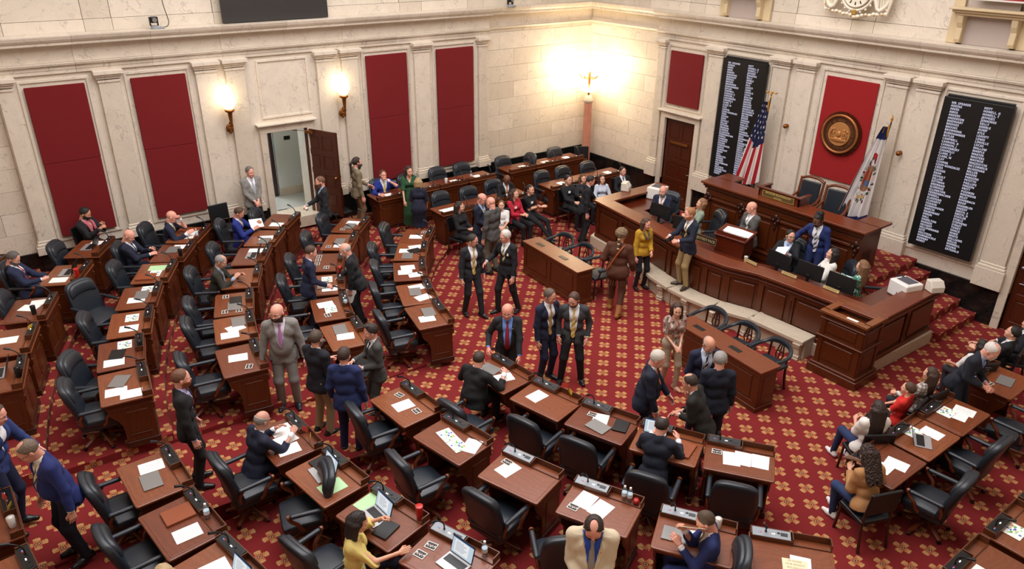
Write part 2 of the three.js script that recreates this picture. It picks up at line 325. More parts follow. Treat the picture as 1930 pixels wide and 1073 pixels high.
{ // the open door in the left wall, and the corridor seen through it
  const d = structure('door_1'); d.position.set(XL - 0.12, 0.7, -6.74); d.rotation.y = 0.42;
  doorLeaf(d, 0.97, 2.06);
  part(d, 'door_closer', [BX(0.24, 0.06, 0.05, 0.18, 1.99, 0.06, 0.01), TU([[0.25, 2.03, 0.06], [0.02, 2.05, 0.24], [-0.1, 2.05, 0.3]], 0.008)], M.bronze);
  part(d, 'door_handle', [SP(0.035, 0.9, 0.98, 0.07), SP(0.035, 0.9, 0.98, -0.07), CY(0.012, 0.012, 0.14, 0, 0, 0).rotateX(Math.PI / 2).translate(0.9, 0.98, 0)], M.brass);
  const h = structure('trim_1'); // threshold and corridor
  part(h, 'door_threshold', BX(0.72, 0.28, 1.3, XL - 0.2, 0.56, -6.27, 0.012, 'z'), M.benchMarble);
  part(h, 'corridor_floor', BX(2.2, 0.1, 3.2, XL - 1.66, 0.63, -6.4, 0, 'z'), mat('#a9a79e', 0.25));
  part(h, 'corridor_carpet', BX(2.6, 0.1, 3.2, XL - 4.06, 0.64, -6.4, 0, 'z'), mat('#1c3a66', 0.95));
  part(h, 'corridor_wall', BX(0.12, 3, 1.3, XL - 1.75, 2.1, -7.16, 0, 'z'), M.wallWhite);
  part(h, 'corridor_side', BX(5.2, 3, 0.1, XL - 3, 2.1, -8.0, 0), M.wallWhite);
  part(h, 'corridor_side', BX(5.2, 3, 0.1, XL - 3, 2.1, -4.8, 0), M.wallWhite);
  part(h, 'corridor_end', BX(0.1, 3, 3.2, XL - 5.4, 2.1, -6.4, 0, 'z'), mat('#b5d2dc', 0.7));
  part(h, 'corridor_ceiling', BX(5.4, 0.1, 3.4, XL - 3, 3.65, -6.4), M.plaster);
  part(h, 'corridor_dado', [BX(0.03, 0.9, 2.9, XL - 5.33, 1.15, -6.4, 0.01), BX(0.05, 0.06, 2.9, XL - 5.32, 1.62, -6.4, 0.01), BX(3.2, 0.06, 0.05, XL - 3.8, 1.62, -4.87, 0.01), BX(3.2, 0.9, 0.03, XL - 3.8, 1.15, -4.87, 0.01)], mat('#d6e6ea', 0.6));
  part(h, 'inner_door_frame', [BX(0.14, 2.3, 0.09, XL - 1.75, 1.83, -6.43, 0.008, 'y'), BX(0.1, 2.3, 0.05, XL - 1.86, 1.83, -6.3, 0.008, 'y')], M.dark);
  part(h, 'base_strip', BX(0.05, 0.2, 1.25, XL - 1.67, 0.78, -7.15, 0.006, 'z'), M.benchMarble);
  part(h, 'call_plate', BX(0.02, 0.1, 0.16, XL - 1.68, 2.17, -6.86, 0.004), M.darkGap);
  const cl = new THREE.PointLight(0xe8f4ff, 14); cl.position.set(XL - 2.6, 3.2, -5.9); cl.castShadow = true; cl.shadow.radius = 6; scene.add(cl);
  const lamp = mesh('corridor_lamp', BX(0.5, 0.05, 0.5, XL - 2.6, 3.57, -5.9, 0.01), std({ color: C('#ffffff'), emissive: C('#eef6ff'), emissiveIntensity: 2 })); scene.add(lamp); tag(lamp, 'square white ceiling lamp in the corridor beyond the open door', 'lamp');
}
for (const [i, x] of [[2, -13.8], [3, -4.66]]) { // closed doors in the rostrum wall
  const d = structure('door_' + i), y0 = i === 2 ? 0.05 : 0.0; d.position.set(x, y0, ZR - 0.13);
  doorLeaf(d, 1.04, 2.43);
  part(d, 'door_handle', i === 2 ? [BX(0.12, 0.025, 0.03, 0.93, 1.0, 0.06, 0.01), CY(0.02, 0.02, 0.05, 0, 0, 0).rotateX(1.57).translate(0.97, 1.0, 0.04)] : [SP(0.035, 0.09, 1.35, 0.07), CY(0.02, 0.02, 0.06, 0, 0, 0).rotateX(1.57).translate(0.09, 1.35, 0.04), BX(0.16, 0.02, 0.03, 0.18, 1.02, 0.05, 0.008)], M.steel);
  if (i === 2) part(d, 'push_bar', BX(0.62, 0.07, 0.05, 0.5, 1.78, 0.05, 0.012), M.bronze);
}
// red felt panels on the left wall
for (const [z0, z1, seam, y0, where] of [[-2.34, -1.31, 2.8, 1.28, 'behind the man with the pink scarf'], [-4.24, -3.17, 2.8, 1.28, 'left of the open doorway'], [-9.52, -8.4, 2.76, 1.14, 'behind the woman in the green dress'], [-11.51, -10.38, 2.74, 1.2, 'nearest the corner lamp']]) {
  const t = thing('felt_panel', 'tall dark red felt wall panel in two pieces, ' + where, 'panel', [XL - 0.02, 0, (z0 + z1) / 2], 0);
  part(t, 'upper_panel', BX(0.05, 4.28 - seam - 0.003, z1 - z0, 0, (4.28 + seam) / 2, 0, 0.012, 'y'), M.felt);
  part(t, 'lower_panel', BX(0.055, seam - y0 - 0.003, z1 - z0 - 0.01, 0, (seam + y0) / 2, 0, 0.012, 'y'), M.felt);
}
one('felt_panel', BX(1.09, 1.37, 0.05, 0, 0.685, 0, 0.012, 'y'), M.felt, 'short red felt wall panel above the closed wooden door', 'panel', [-13.29, 2.86, ZR - 0.03]);
one('felt_panel', BX(1.09, 1.37, 0.05, 0, 0.685, 0, 0.012, 'y'), M.felt, 'short red felt panel above the door right of the second board', 'panel', [-4.15, 2.86, ZR - 0.03]);
one('wall_banner', BX(1.2, 2.23, 0.025, 0, 1.115, 0, 0.006, 'y'), M.banner, 'bright red wall hanging behind the round bronze seal', 'banner', [-8.71, 2.02, ZR - 0.04]);
// ---- far sides of the room, never seen but closed ----
{
  const s = structure('wall_back'); part(s, 'wall_slab', BX(18.4, 12.4, 0.4, -8.6, 5.9, 3.2), MB(1));
  const e = structure('wall_gallery');
  part(e, 'gallery_front', BX(0.4, 5.9, 19.2, 0.05, 2.65, -6.4, 0, 'z'), MB(2));
  part(e, 'gallery_floor', BX(4.2, 0.3, 19.2, 2.3, 5.45, -6.4), M.carpet);
  part(e, 'gallery_back', BX(0.4, 7, 19.2, 4.5, 8.8, -6.4, 0, 'z'), MB(1));
  part(e, 'gallery_end', BX(4.7, 7, 0.4, 2.3, 8.8, 3.2), MB(1)); part(e, 'gallery_end', BX(4.7, 7, 0.4, 2.3, 8.8, -16.1), MB(1));
  const c = structure('ceiling'); part(c, 'ceiling_slab', BX(22.6, 0.4, 20, -6.5, 12.2, -6.4), M.plaster);
  part(c, 'laylight_frame', [BX(LAY.w + 0.6, 0.35, 0.3, LAY.x, 11.85, LAY.z + LAY.d / 2 + 0.15), BX(LAY.w + 0.6, 0.35, 0.3, LAY.x, 11.85, LAY.z - LAY.d / 2 - 0.15), BX(0.3, 0.35, LAY.d, LAY.x + LAY.w / 2 + 0.15, 11.85, LAY.z), BX(0.3, 0.35, LAY.d, LAY.x - LAY.w / 2 - 0.15, 11.85, LAY.z)], M.plaster);
  const p = mesh('laylight', BX(LAY.w, 0.04, LAY.d, LAY.x, LAY.y, LAY.z), std({ color: C('#ffffff'), emissive: C('#fff3e0'), emissiveIntensity: 1.5 })); scene.add(p); tag(p, 'large glowing glass laylight set into the chamber ceiling', 'skylight');
}
// ================= member's desk: sitter at -z, front at +z, origin on the floor under its middle =================
const DW = 0.885, DD = 0.66, DH = 0.78;
const deskParts = {};
{
  const D = deskParts;
  const top = new THREE.ExtrudeGeometry(roundRect(DW, DD, 0.035), { depth: 0.012, bevelEnabled: true, bevelThickness: 0.01, bevelSize: 0.012, bevelOffset: -0.012, bevelSegments: 2, curveSegments: 4 });
  D.top = metric(top.rotateX(-Math.PI / 2).translate(0, 0.758, 0));
  const ins = new THREE.ExtrudeGeometry(roundRect(DW - 0.075, DD - 0.19, 0.012), { depth: 0.002, bevelEnabled: true, bevelThickness: 0.0015, bevelSize: 0.003, bevelOffset: -0.003, bevelSegments: 1, curveSegments: 3 });
  D.inlay = metric(ins.rotateX(-Math.PI / 2).translate(0, DH, -0.06));
  D.apron = [BX(DW - 0.07, 0.085, 0.03, 0, 0.7, 0.29, 0.006), BX(0.03, 0.085, DD - 0.1, DW / 2 - 0.05, 0.7, 0, 0.006, 'z'), BX(0.03, 0.085, DD - 0.1, -DW / 2 + 0.05, 0.7, 0, 0.006, 'z'), BX(DW - 0.1, 0.06, 0.02, 0, 0.715, -0.28, 0.004)];
  // low gallery along the front: a closed box with the control panel on the sitter's left, an open tray on the right
  const g0 = DH, gh = 0.085, zf = 0.315, zb = 0.195;
  D.gallery = [BX(DW - 0.02, gh, 0.014, 0, g0 + gh / 2, zf, 0.004), BX(0.014, gh, zf - zb, DW / 2 - 0.016, g0 + gh / 2, (zf + zb) / 2, 0.004, 'z'), BX(0.014, gh, zf - zb, -DW / 2 + 0.016, g0 + gh / 2, (zf + zb) / 2, 0.004, 'z'), BX(0.012, gh, zf - zb, -0.02, g0 + gh / 2, (zf + zb) / 2, 0.003, 'z'),
    BX(DW / 2 + 0.0, gh * 0.72, 0.012, DW / 4 - 0.015, g0 + gh * 0.36, zb, 0.003), BX(DW / 2 - 0.04, 0.014, 0.01, -DW / 4 + 0.0, g0 + 0.007, zb, 0.002)];
  D.panel = at(BX(DW / 2 - 0.03, 0.012, 0.118, 0, 0, 0, 0.003), DW / 4 - 0.012, g0 + gh - 0.016, 0.252, -0.14);
  D.lights = [[0.345, 0], [0.325, 0], [0.2, 0], [0.18, 0]].map(([x]) => at(BX(0.013, 0.006, 0.013, 0, 0, 0, 0.002), x, g0 + gh - 0.01, 0.245, -0.14));
  D.slots = [at(BX(0.075, 0.008, 0.045, 0, 0, 0, 0.003), 0.075, g0 + gh - 0.009, 0.255, -0.14), at(BX(0.03, 0.014, 0.02, 0, 0, 0, 0.004), 0.135, g0 + gh - 0.006, 0.265, -0.14), at(CY(0.012, 0.012, 0.02, 0, 0, 0, 8), 0.27, g0 + gh - 0.004, 0.26)];
  D.mic = [TU([[0.27, g0 + gh - 0.01, 0.262], [0.274, g0 + gh + 0.07, 0.255], [0.285, g0 + gh + 0.13, 0.215], [0.295, g0 + gh + 0.17, 0.16]], 0.0085, 10, 6), at(CY(0.017, 0.014, 0.085, 0, 0, 0, 10), 0.302, g0 + gh + 0.185, 0.125, -1.15)];
  D.front = [BX(DW - 0.09, 0.58, 0.02, 0, 0.38, 0.265, 0, 'y')];
  D.frontFrame = [BX(DW - 0.08, 0.1, 0.03, 0, 0.62, 0.272, 0.006), BX(DW - 0.08, 0.09, 0.03, 0, 0.13, 0.272, 0.006), ...[-1, 0, 1].map((s) => BX(0.07, 0.42, 0.03, s * (DW / 2 - 0.08), 0.375, 0.272, 0.006, 'y')), BX(DW - 0.06, 0.018, 0.045, 0, 0.655, 0.275, 0.006)];
  D.fields = [-1, 1].map((s) => BX(0.26, 0.36, 0.014, s * 0.19, 0.375, 0.278, 0.008, 'y'));
  D.corbels = [-1, 1].map((s) => BX(0.05, 0.1, 0.05, s * (DW / 2 - 0.06), 0.6, 0.292, 0.015, 'y'));
  // side: a board that runs back under the top in a scroll, over a narrower pedestal
  const prof = (z) => { const q = new THREE.Shape(); q.moveTo(0.28, 0.06); q.lineTo(0.28, 0.66); q.lineTo(-0.27, 0.66); q.bezierCurveTo(-0.28, 0.6, -0.25, 0.56, -0.22, 0.52); q.bezierCurveTo(-0.16, 0.46, -0.13, 0.42, -0.12, 0.3); q.lineTo(-0.12, 0.06); q.closePath(); return q; };
  const side = (s) => metric(new THREE.ExtrudeGeometry(prof(), { depth: 0.022, bevelEnabled: true, bevelThickness: 0.004, bevelSize: 0.004, bevelOffset: -0.004, bevelSegments: 1, curveSegments: 6 }).rotateY(-Math.PI / 2), 'y').translate(s * (DW / 2 - 0.052) + 0.011, 0, 0);
  D.sides = [side(1), side(-1)];
  D.sideFields = [1, -1].map((s) => [BX(0.012, 0.36, 0.26, s * (DW / 2 - 0.036), 0.4, 0.08, 0.006, 'y'), BX(0.02, 0.02, 0.28, s * (DW / 2 - 0.036), 0.205, 0.08, 0.005, 'z')]);
  D.plinth = [BX(DW - 0.05, 0.1, 0.05, 0, 0.05, 0.28, 0.008), BX(0.06, 0.1, 0.42, DW / 2 - 0.05, 0.05, 0.08, 0.008, 'z'), BX(0.06, 0.1, 0.42, -DW / 2 + 0.05, 0.05, 0.08, 0.008, 'z')];
  for (const k of Object.keys(D)) if (Array.isArray(D[k]) && !['sides', 'sideFields', 'lights', 'fields'].includes(k)) D[k] = join(D[k]);
}
const tops = ['#9a5531', '#8f4d2b', '#a15c36', '#86452a'].map((h) => woodM(h, 0.34, 0.3));
function makeDesk(grey, wood) {
  const t = new THREE.Group(), D = deskParts;
  part(t, 'desktop', D.top, wood); part(t, 'writing_surface', D.inlay, wood); part(t, 'apron', D.apron, M.front); part(t, 'gallery_rail', D.gallery, woodM0);
  const p = part(t, 'control_panel', D.panel, grey ? M.greyPlastic : M.blackPlastic);
  D.lights.forEach((g, i) => part(p, 'indicator_light', g, i === 0 ? M.ledBlue : i === 1 ? M.ledRed : M.led));
  part(p, 'panel_sockets', D.slots, M.blackPlastic);
  part(t, 'microphone', D.mic, M.blackPlastic);
  part(t, 'front_panel', D.front, M.front); part(t, 'front_frame', D.frontFrame, M.front); D.fields.forEach((g) => part(t, 'raised_panel', g, M.front)); part(t, 'corbels', D.corbels, M.front);
  D.sides.forEach((g) => part(t, 'side_panel', g, M.front)); D.sideFields.forEach((g) => part(t, 'side_moulding', join(g), M.front));
  part(t, 'plinth', D.plinth, M.dark);
  return t;
}
const woodM0 = woodM('#6d3c1f', 0.4, 0.2);
const deskProto = [0, 1, 2, 3].map((i) => makeDesk(false, tops[i])), deskGrey = makeDesk(true, tops[0]);
// ================= swivel armchair: faces +z, origin on the floor under its column =================
function bendGeo(g, fn) { const p = g.attributes.position, v = V(); for (let i = 0; i < p.count; i++) { v.fromBufferAttribute(p, i); fn(v); p.setXYZ(i, v.x, v.y, v.z); } g.computeVertexNormals(); return g; }
function softBox(w, h, d, r, nx = 6, ny = 6) { // a padded block that can be bent: a rounded box with inner rows
  const g = new THREE.BoxGeometry(w, h, d, nx, ny, 3), p = g.attributes.position, v = V(), c = V();
  for (let i = 0; i < p.count; i++) {
    v.fromBufferAttribute(p, i); c.set(clamp(v.x, -w / 2 + r, w / 2 - r), clamp(v.y, -h / 2 + r, h / 2 - r), clamp(v.z, -d / 2 + r, d / 2 - r)); const o = v.clone().sub(c); if (o.lengthSq() > 0) { o.setLength(Math.min(r, o.length() || r)); v.copy(c).add(o.setLength(r)); } p.setXYZ(i, v.x, v.y, v.z);
  }
  const m = mergeVertices((g.deleteAttribute('uv'), g.deleteAttribute('normal'), g), 1e-4); m.computeVertexNormals(); return m;
}
const chairParts = {};
{
  const K = chairParts;
  K.seat = metric(bendGeo(softBox(0.56, 0.13, 0.56, 0.06), (v) => { v.y += -0.25 * v.x * v.x - Math.max(0, v.z - 0.12) * 0.25; if (v.z > 0) v.x *= 1 - 0.12 * v.z; v.y += 0.455; v.z += 0.03; }));
  K.skirt = BX(0.5, 0.1, 0.48, 0, 0.36, 0.01, 0.03);
  const tilt = (v) => { const k = (v.y - 0.42); v.z += -0.2 - k * 0.2; };
  K.back = metric(bendGeo(softBox(0.57, 0.66, 0.11, 0.05, 10, 10), (v) => { const u = v.y / 0.33; v.x *= 1 - 0.1 * Math.max(0, u) ** 2; const e = Math.abs(v.x) / 0.285; v.y += -0.085 * Math.max(0, u) * e ** 3; v.z += 0.34 * v.x * v.x - 0.02 * u; v.y += 0.73; tilt(v); }));
  K.roll = metric(bendGeo(softBox(0.5, 0.2, 0.1, 0.048, 10, 4), (v) => { const u = v.y / 0.1, e = Math.abs(v.x) / 0.25; v.x *= 1 - 0.05 * Math.max(0, u); v.y += -0.06 * e ** 3; v.z += 0.34 * v.x * v.x + 0.028; v.y += 0.935; tilt(v); }));
  K.pads = [-1, 1].map((s) => metric(new THREE.CapsuleGeometry(0.034, 0.36, 4, 10).rotateX(Math.PI / 2).scale(0.95, 0.8, 1).translate(s * 0.31, 0.665, 0.0)));
  K.cap = [-1, 1].map((s) => [at(CY(0.03, 0.034, 0.03, 0, 0, 0, 12), s * 0.31, 0.664, 0.225, Math.PI / 2), TU([[s * 0.31, 0.655, 0.225], [s * 0.31, 0.6, 0.2], [s * 0.305, 0.52, 0.12], [s * 0.29, 0.44, 0.1], [s * 0.27, 0.39, 0.06]], 0.024, 10, 7), TU([[s * 0.31, 0.64, -0.16], [s * 0.3, 0.56, -0.2], [s * 0.28, 0.46, -0.2]], 0.02, 6, 6)]);
  K.column = [CY(0.028, 0.034, 0.22, 0, 0.2, 0, 12), CY(0.1, 0.07, 0.03, 0, 0.31, 0, 12), CY(0.06, 0.075, 0.06, 0, 0.1, 0, 12)];
  K.legs = [0, 1, 2, 3, 4].map((i) => { const a = i * Math.PI * 2 / 5 + 0.3, q = EX([[0.03, 0.07], [0.03, 0.14], [0.14, 0.125], [0.31, 0.075], [0.31, 0.05], [0.14, 0.075]], 0.05, 0.01); return q.translate(0, 0, -0.025).rotateY(-a); });
  K.casters = [0, 1, 2, 3, 4].map((i) => { const a = i * Math.PI * 2 / 5 + 0.3; return [at(CY(0.026, 0.026, 0.035, 0, 0, 0, 10), 0.3 * Math.cos(a), 0.026, 0.3 * Math.sin(a), Math.PI / 2, a), CY(0.012, 0.012, 0.03, 0.3 * Math.cos(a), 0.055, 0.3 * Math.sin(a), 6)]; });
}
function makeChair() {
  const t = new THREE.Group(), K = chairParts; t.name = 'swivel_chair';
  part(t, 'seat', [K.seat, K.skirt], M.leather); part(t, 'backrest', K.back, M.leather); part(t, 'head_roll', K.roll, M.leather);
  K.pads.forEach((g) => part(t, 'arm_pad', g, M.leather)); K.cap.forEach((g) => part(t, 'arm_support', join(g), M.arm));
  part(t, 'column', K.column, M.blackPlastic); K.legs.forEach((g, i) => { const l = part(t, 'base_leg', g, M.arm); part(l, 'caster', join(K.casters[i]), M.blackPlastic); });
  return t;
}
const chairProto = makeChair();
chairParts.wait = 0;
// ---- desks: [radius of the sitter's edge, angle] per row; then the straight rows ----
const ORD = ['first', 'second', 'third', 'fourth', 'fifth', 'sixth', 'seventh', 'eighth'];
const ROWS = {
  leftA: [0.12, 'front left row', [[7.63, 102.4], [7.62, 109.6], [7.63, 117.8], [7.63, 125.5], [7.64, 132.2]]],
  leftB: [0.24, 'second left row', [[9.19, 100.3], [9.22, 107], [9.22, 113.5], [9.25, 120.3], [9.17, 127.1], [9.18, 133.5]]],
  leftC: [0.36, 'third left row', [[10.87, 98.8], [10.83, 104.5], [10.82, 109.6], [10.75, 115.5], [10.74, 121.2], [10.71, 126.5], [10.71, 132]]],
  leftD: [0.48, 'fourth left row', [[12.47, 97.9], [12.48, 102.4], [12.39, 107.1], [12.37, 111.8], [12.32, 116.7], [12.23, 121.2], [12.23, 125.8]]],
  leftE: [0.6, 'fifth left row', [[14.0, 101.3], [14.0, 105.8], [13.95, 110.4], [13.76, 116.2], [13.78, 121.4]]],
  leftF: [0.68, 'last left row', [[15.33, 117.5]]],
  nearA: [0.12, 'front near row', [[7.63, 84.2], [7.65, 76.6], [7.64, 69.3], [7.66, 61.9], [7.63, 54.6]]],
  nearB: [0.2, 'second near row', [[9.25, 85.5], [9.29, 78.6], [9.3, 71.3], [9.3, 64.4], [9.32, 57.3], [9.32, 50.7]]],
  nearC: [0.28, 'third near row', [[10.95, 86.9], [10.93, 81.4], [10.92, 75.8], [10.95, 70.3]]],
  nearD: [0.36, 'fourth near row', [[12.51, 87.9], [12.55, 83.1], [12.6, 78.6]]],
  nearE: [0.44, 'last near row', [[14.2, 88.7], [14.2, 84]]],
};
const FAR = { farP: [0.12, 'front far row', -14.7, Math.PI / 2, [-9.3, -10.2, -11.1, -12.68, -13.58, -14.48]], farQ: [0.24, 'rear far row', -16.2, Math.PI / 2, [-8.38, -9.27, -10.17, -11.07, -12.43, -13.33, -14.23]],
  rightW: [0, 'front right row', -3.36, -Math.PI / 2, [-8.8, -9.74, -10.66, -12.2]], rightV: [0, 'second right row', -1.69, -Math.PI / 2, [-7.0, -7.92, -8.92, -9.84]] };
const DESK = {};
function deskAt(key, h, rowName, i, x, z, turn) {
  const grey = ['nearB2', 'nearB3', 'nearB4', 'nearB5', 'nearC3'].includes(key);
  const from = key.startsWith('far') ? (i < 3 || (key[3] === 'Q' && i < 4) ? 'corridor door' : 'corridor door') : key.startsWith('right') ? 'near end' : 'centre aisle';
  const name = `${ORD[i]} desk from the ${from}, ${rowName}`, src = grey ? deskGrey : deskProto[(i * 7 + key.charCodeAt(key.length - 2)) % 4];
  const d = src.clone(); d.name = numbered('member_desk'); d.position.set(x, h, z); d.rotation.y = turn; scene.add(d);
  tag(d, `carved wooden member's desk, ${name.replace(' desk', '')}`, 'desk', 'carved wooden desks of the chamber');
  d.userData.label = `carved brown desk: ${name.replace(' desk', '')}`;
  DESK[key] = { x, y: h, z, turn, name };
}
for (const [k, [h, name, list]] of Object.entries(ROWS)) list.forEach(([r, th], i) => {
  const a = th * Math.PI / 180, rc = r - DD / 2, x = CO[0] + rc * Math.cos(a), z = CO[1] + rc * Math.sin(a);
  deskAt(k + i, h, name, i, x, z, Math.atan2(CO[0] - x, CO[1] - z));
});
for (const [k, [h, name, x, turn, list]] of Object.entries(FAR)) list.forEach((z, i) => deskAt(k + i, h, name, i, x, z, turn));
// ---- armchairs: [desk, x, floor, z, turn in degrees] ----
const CH = [
  ['leftA0', -10.36, -5.37, 168], ['leftA1', -11.38, -5.8, 160], ['leftA2', -12.25, -6.27, 153], ['leftA3', -13.06, -6.63, 146], ['leftA4', -13.91, -7.36, 138],
  ['leftB5', -14.99, -6.38, 137], ['leftB4', -14.16, -5.66, 144], ['leftB3', -13.23, -4.94, 151], ['leftB2', -12.42, -4.46, 157], ['leftB1', -11.29, -3.97, 164],
  ['leftC6', -15.82, -5.18, 138], ['leftC5', -15.62, -4.36, 150], ['leftC4', -14.38, -3.82, 149], ['leftC3', -13.45, -3.14, 154], ['leftC2', -12.21, -2.77, 161], ['leftC1', -11.52, -2.54, 165], ['leftC0', -10.44, -2.16, 171],
  ['leftD6', -15.95, -2.95, 145], ['leftD5', -15.15, -2.3, 148], ['leftD4', -14.24, -2.03, 153], ['leftD3', -13.6, -1.27, 120], ['leftD2', -12.37, -1.23, 163], ['leftD1', -11.08, -0.79, 150], ['leftD0', -10.42, -0.67, 172],
  ['leftE4', -15.57, -1.3, 150], ['leftE3', -15.0, -0.45, 152], ['leftE2', -13.73, -0.26, 159],
  ['nearA1', -6.65, -5.49, -165], ['nearA2', -5.9, -5.77, -159], ['nearA3', -4.92, -5.99, -152], ['nearA4', -4.19, -6.71, -145], ['nearA0', -7.49, -4.91, -172],
  ['nearB0', -8.02, -3.74, -184], ['nearB1', -6.78, -3.7, -180], ['nearB2', -5.69, -4.13, -166], ['nearB3', -4.76, -4.36, -120], ['nearB4', -3.5, -5.42, -50], ['nearD2', -6.18, -0.52, -85],
  ['nearC0', -7.95, -1.88, -176], ['nearC1', -7.09, -2.3, -15], ['nearC2', -6.12, -2.09, -167],
  ['nearD0', -8.3, -0.55, -180], ['nearD1', -7.31, -0.52, -176],
  ['rightW2', -2.85, -10.18, -90], ['rightW1', -2.77, -9.0, -84], ['rightW3', -2.8, -11.5, -90],
  ['farP0', -14.98, -9.33, 92], ['farP1', -14.9, -10.11, 90], ['farP2', -15.01, -10.94, 88], ['farP3', -14.9, -12.49, 90], ['farP4', -14.9, -13.24, 92], ['farP5', -14.85, -14.1, 90],
  ['farQ0', -16.45, -8.4, 90], ['farQ1', -16.45, -9.22, 100], ['farQ2', -16.45, -10.16, 92], ['farQ3', -16.45, -10.92, 88], ['farQ4', -16.3, -12.22, 90], ['farQ5', -16.41, -12.77, -5], ['farQ6', -16.2, -14.02, 90],
];
for (const [k, x, z, a] of CH) {
  const d = DESK[k], c = chairProto.clone(); c.name = numbered('swivel_chair'); c.position.set(x, d.y, z); c.rotation.y = a * Math.PI / 180; scene.add(c);
  tag(c, `navy leather swivel chair at the ${d.name}`.replace('desk from the', 'from').replace(' at the ', ': '), 'chair', 'navy swivel chairs at the desks');
}
// ================= the rostrum =================
const face = [[-12.5, -12.05], [-10.7, -11.8], [-9.75, -11.58], [-9.2, -11.47], [-8.7, -11.44], [-8.2, -11.49], [-7.55, -11.7], [-6.9, -11.75], [-5.25, -11.8]];
const off = (pts, d) => pts.map(([x, z], i) => { // the same line moved d towards the hall
  const a = pts[Math.max(0, i - 1)], b = pts[Math.min(pts.length - 1, i + 1)], dx = b[0] - a[0], dz = b[1] - a[1], l = Math.hypot(dx, dz); return [x - dz / l * d, z + dx / l * d];
});
const band = (pts, d0, d1) => [...off(pts, d1), ...off(pts, d0).reverse()];
{
  const t = thing('rostrum', 'long bowed wooden rostrum with panelled front below the speaker platform', 'rostrum');
  part(t, 'plinth', [PLAN([[-12.72, -12.25], [-12.6, -11.98], ...off(face, 0.06).slice(1), [-5.17, -13.98], [-12.72, -14.3]], 0, 0.27, 0.012)], M.benchMarble);
  const side = [[-5.25, -11.8], [-5.25, -13.95]], left = [[-12.5, -14.25], [-12.5, -12.05]];
  const wall = (line, y0, y1, d0, d1, m, name) => part(t, name, PLAN(band(line, d0, d1), y0, y1, 0.004, 'y'), m);
  for (const [line, nm] of [[face, 'front'], [side, 'side'], [left, 'side']]) {
    wall(line, 0.27, 1.17, -0.1, -0.02, M.front, nm + '_board');
    wall(line, 0.27, 0.36, -0.03, 0.03, M.front, nm + '_base_rail'); wall(line, 0.98, 1.05, -0.03, 0.02, M.front, nm + '_top_rail');
    wall(line, 1.05, 1.08, -0.03, 0.05, M.red, nm + '_bead'); wall(line, 1.08, 1.165, -0.03, 0.025, M.front, nm + '_frieze');
    // stiles and raised panels, one by one
    for (let i = 0; i + 1 < line.length; i++) {
      const [x0, z0] = line[i], [x1, z1] = line[i + 1], L = Math.hypot(x1 - x0, z1 - z0), n = Math.max(1, Math.round(L / 0.95)), a = -Math.atan2(z1 - z0, x1 - x0);
      for (let k = 0; k < n; k++) {
        const s = (k + 0.5) / n, w = L / n, put = (g, u) => at(g, x0 + (x1 - x0) * (s + u / L), 0, z0 + (z1 - z0) * (s + u / L), 0, a);
        part(t, 'stile', put(BX(0.11, 0.62, 0.03, 0, 0.67, 0, 0.006, 'y'), -w / 2 + 0.055), M.front);
        if (w > 0.5) part(t, 'raised_panel', put(BX(w - 0.26, 0.5, 0.035, 0, 0.67, -0.005, 0.02, 'y'), 0.055), M.front);
        if (w > 0.8) part(t, 'narrow_panel', put(BX(0.035, 0.5, 0.036, 0, 0.67, 0.004, 0.01, 'y'), -w / 2 + 0.055), M.dark);
      }
    }
  }
  wall(face, 1.165, 1.215, -0.3, 0.1, M.top2, 'ledge'); wall(side, 1.166, 1.216, -0.3, 0.1, M.top2, 'ledge'); wall(left, 1.166, 1.216, -0.3, 0.1, M.top2, 'ledge');
  wall(face, 1.0, 1.03, -0.85, -0.1, M.red, 'work_counter'); wall([[-5.35, -12.2], [-5.35, -13.9]], 1.0, 1.031, -0.65, 0, M.red, 'work_counter'); wall([[-12.4, -14.2], [-12.4, -12.3]], 1.0, 1.031, -0.75, 0, M.red, 'work_counter');
  wall(face, 0.27, 1.0, -0.45, -0.42, M.dark, 'inner_board');
}
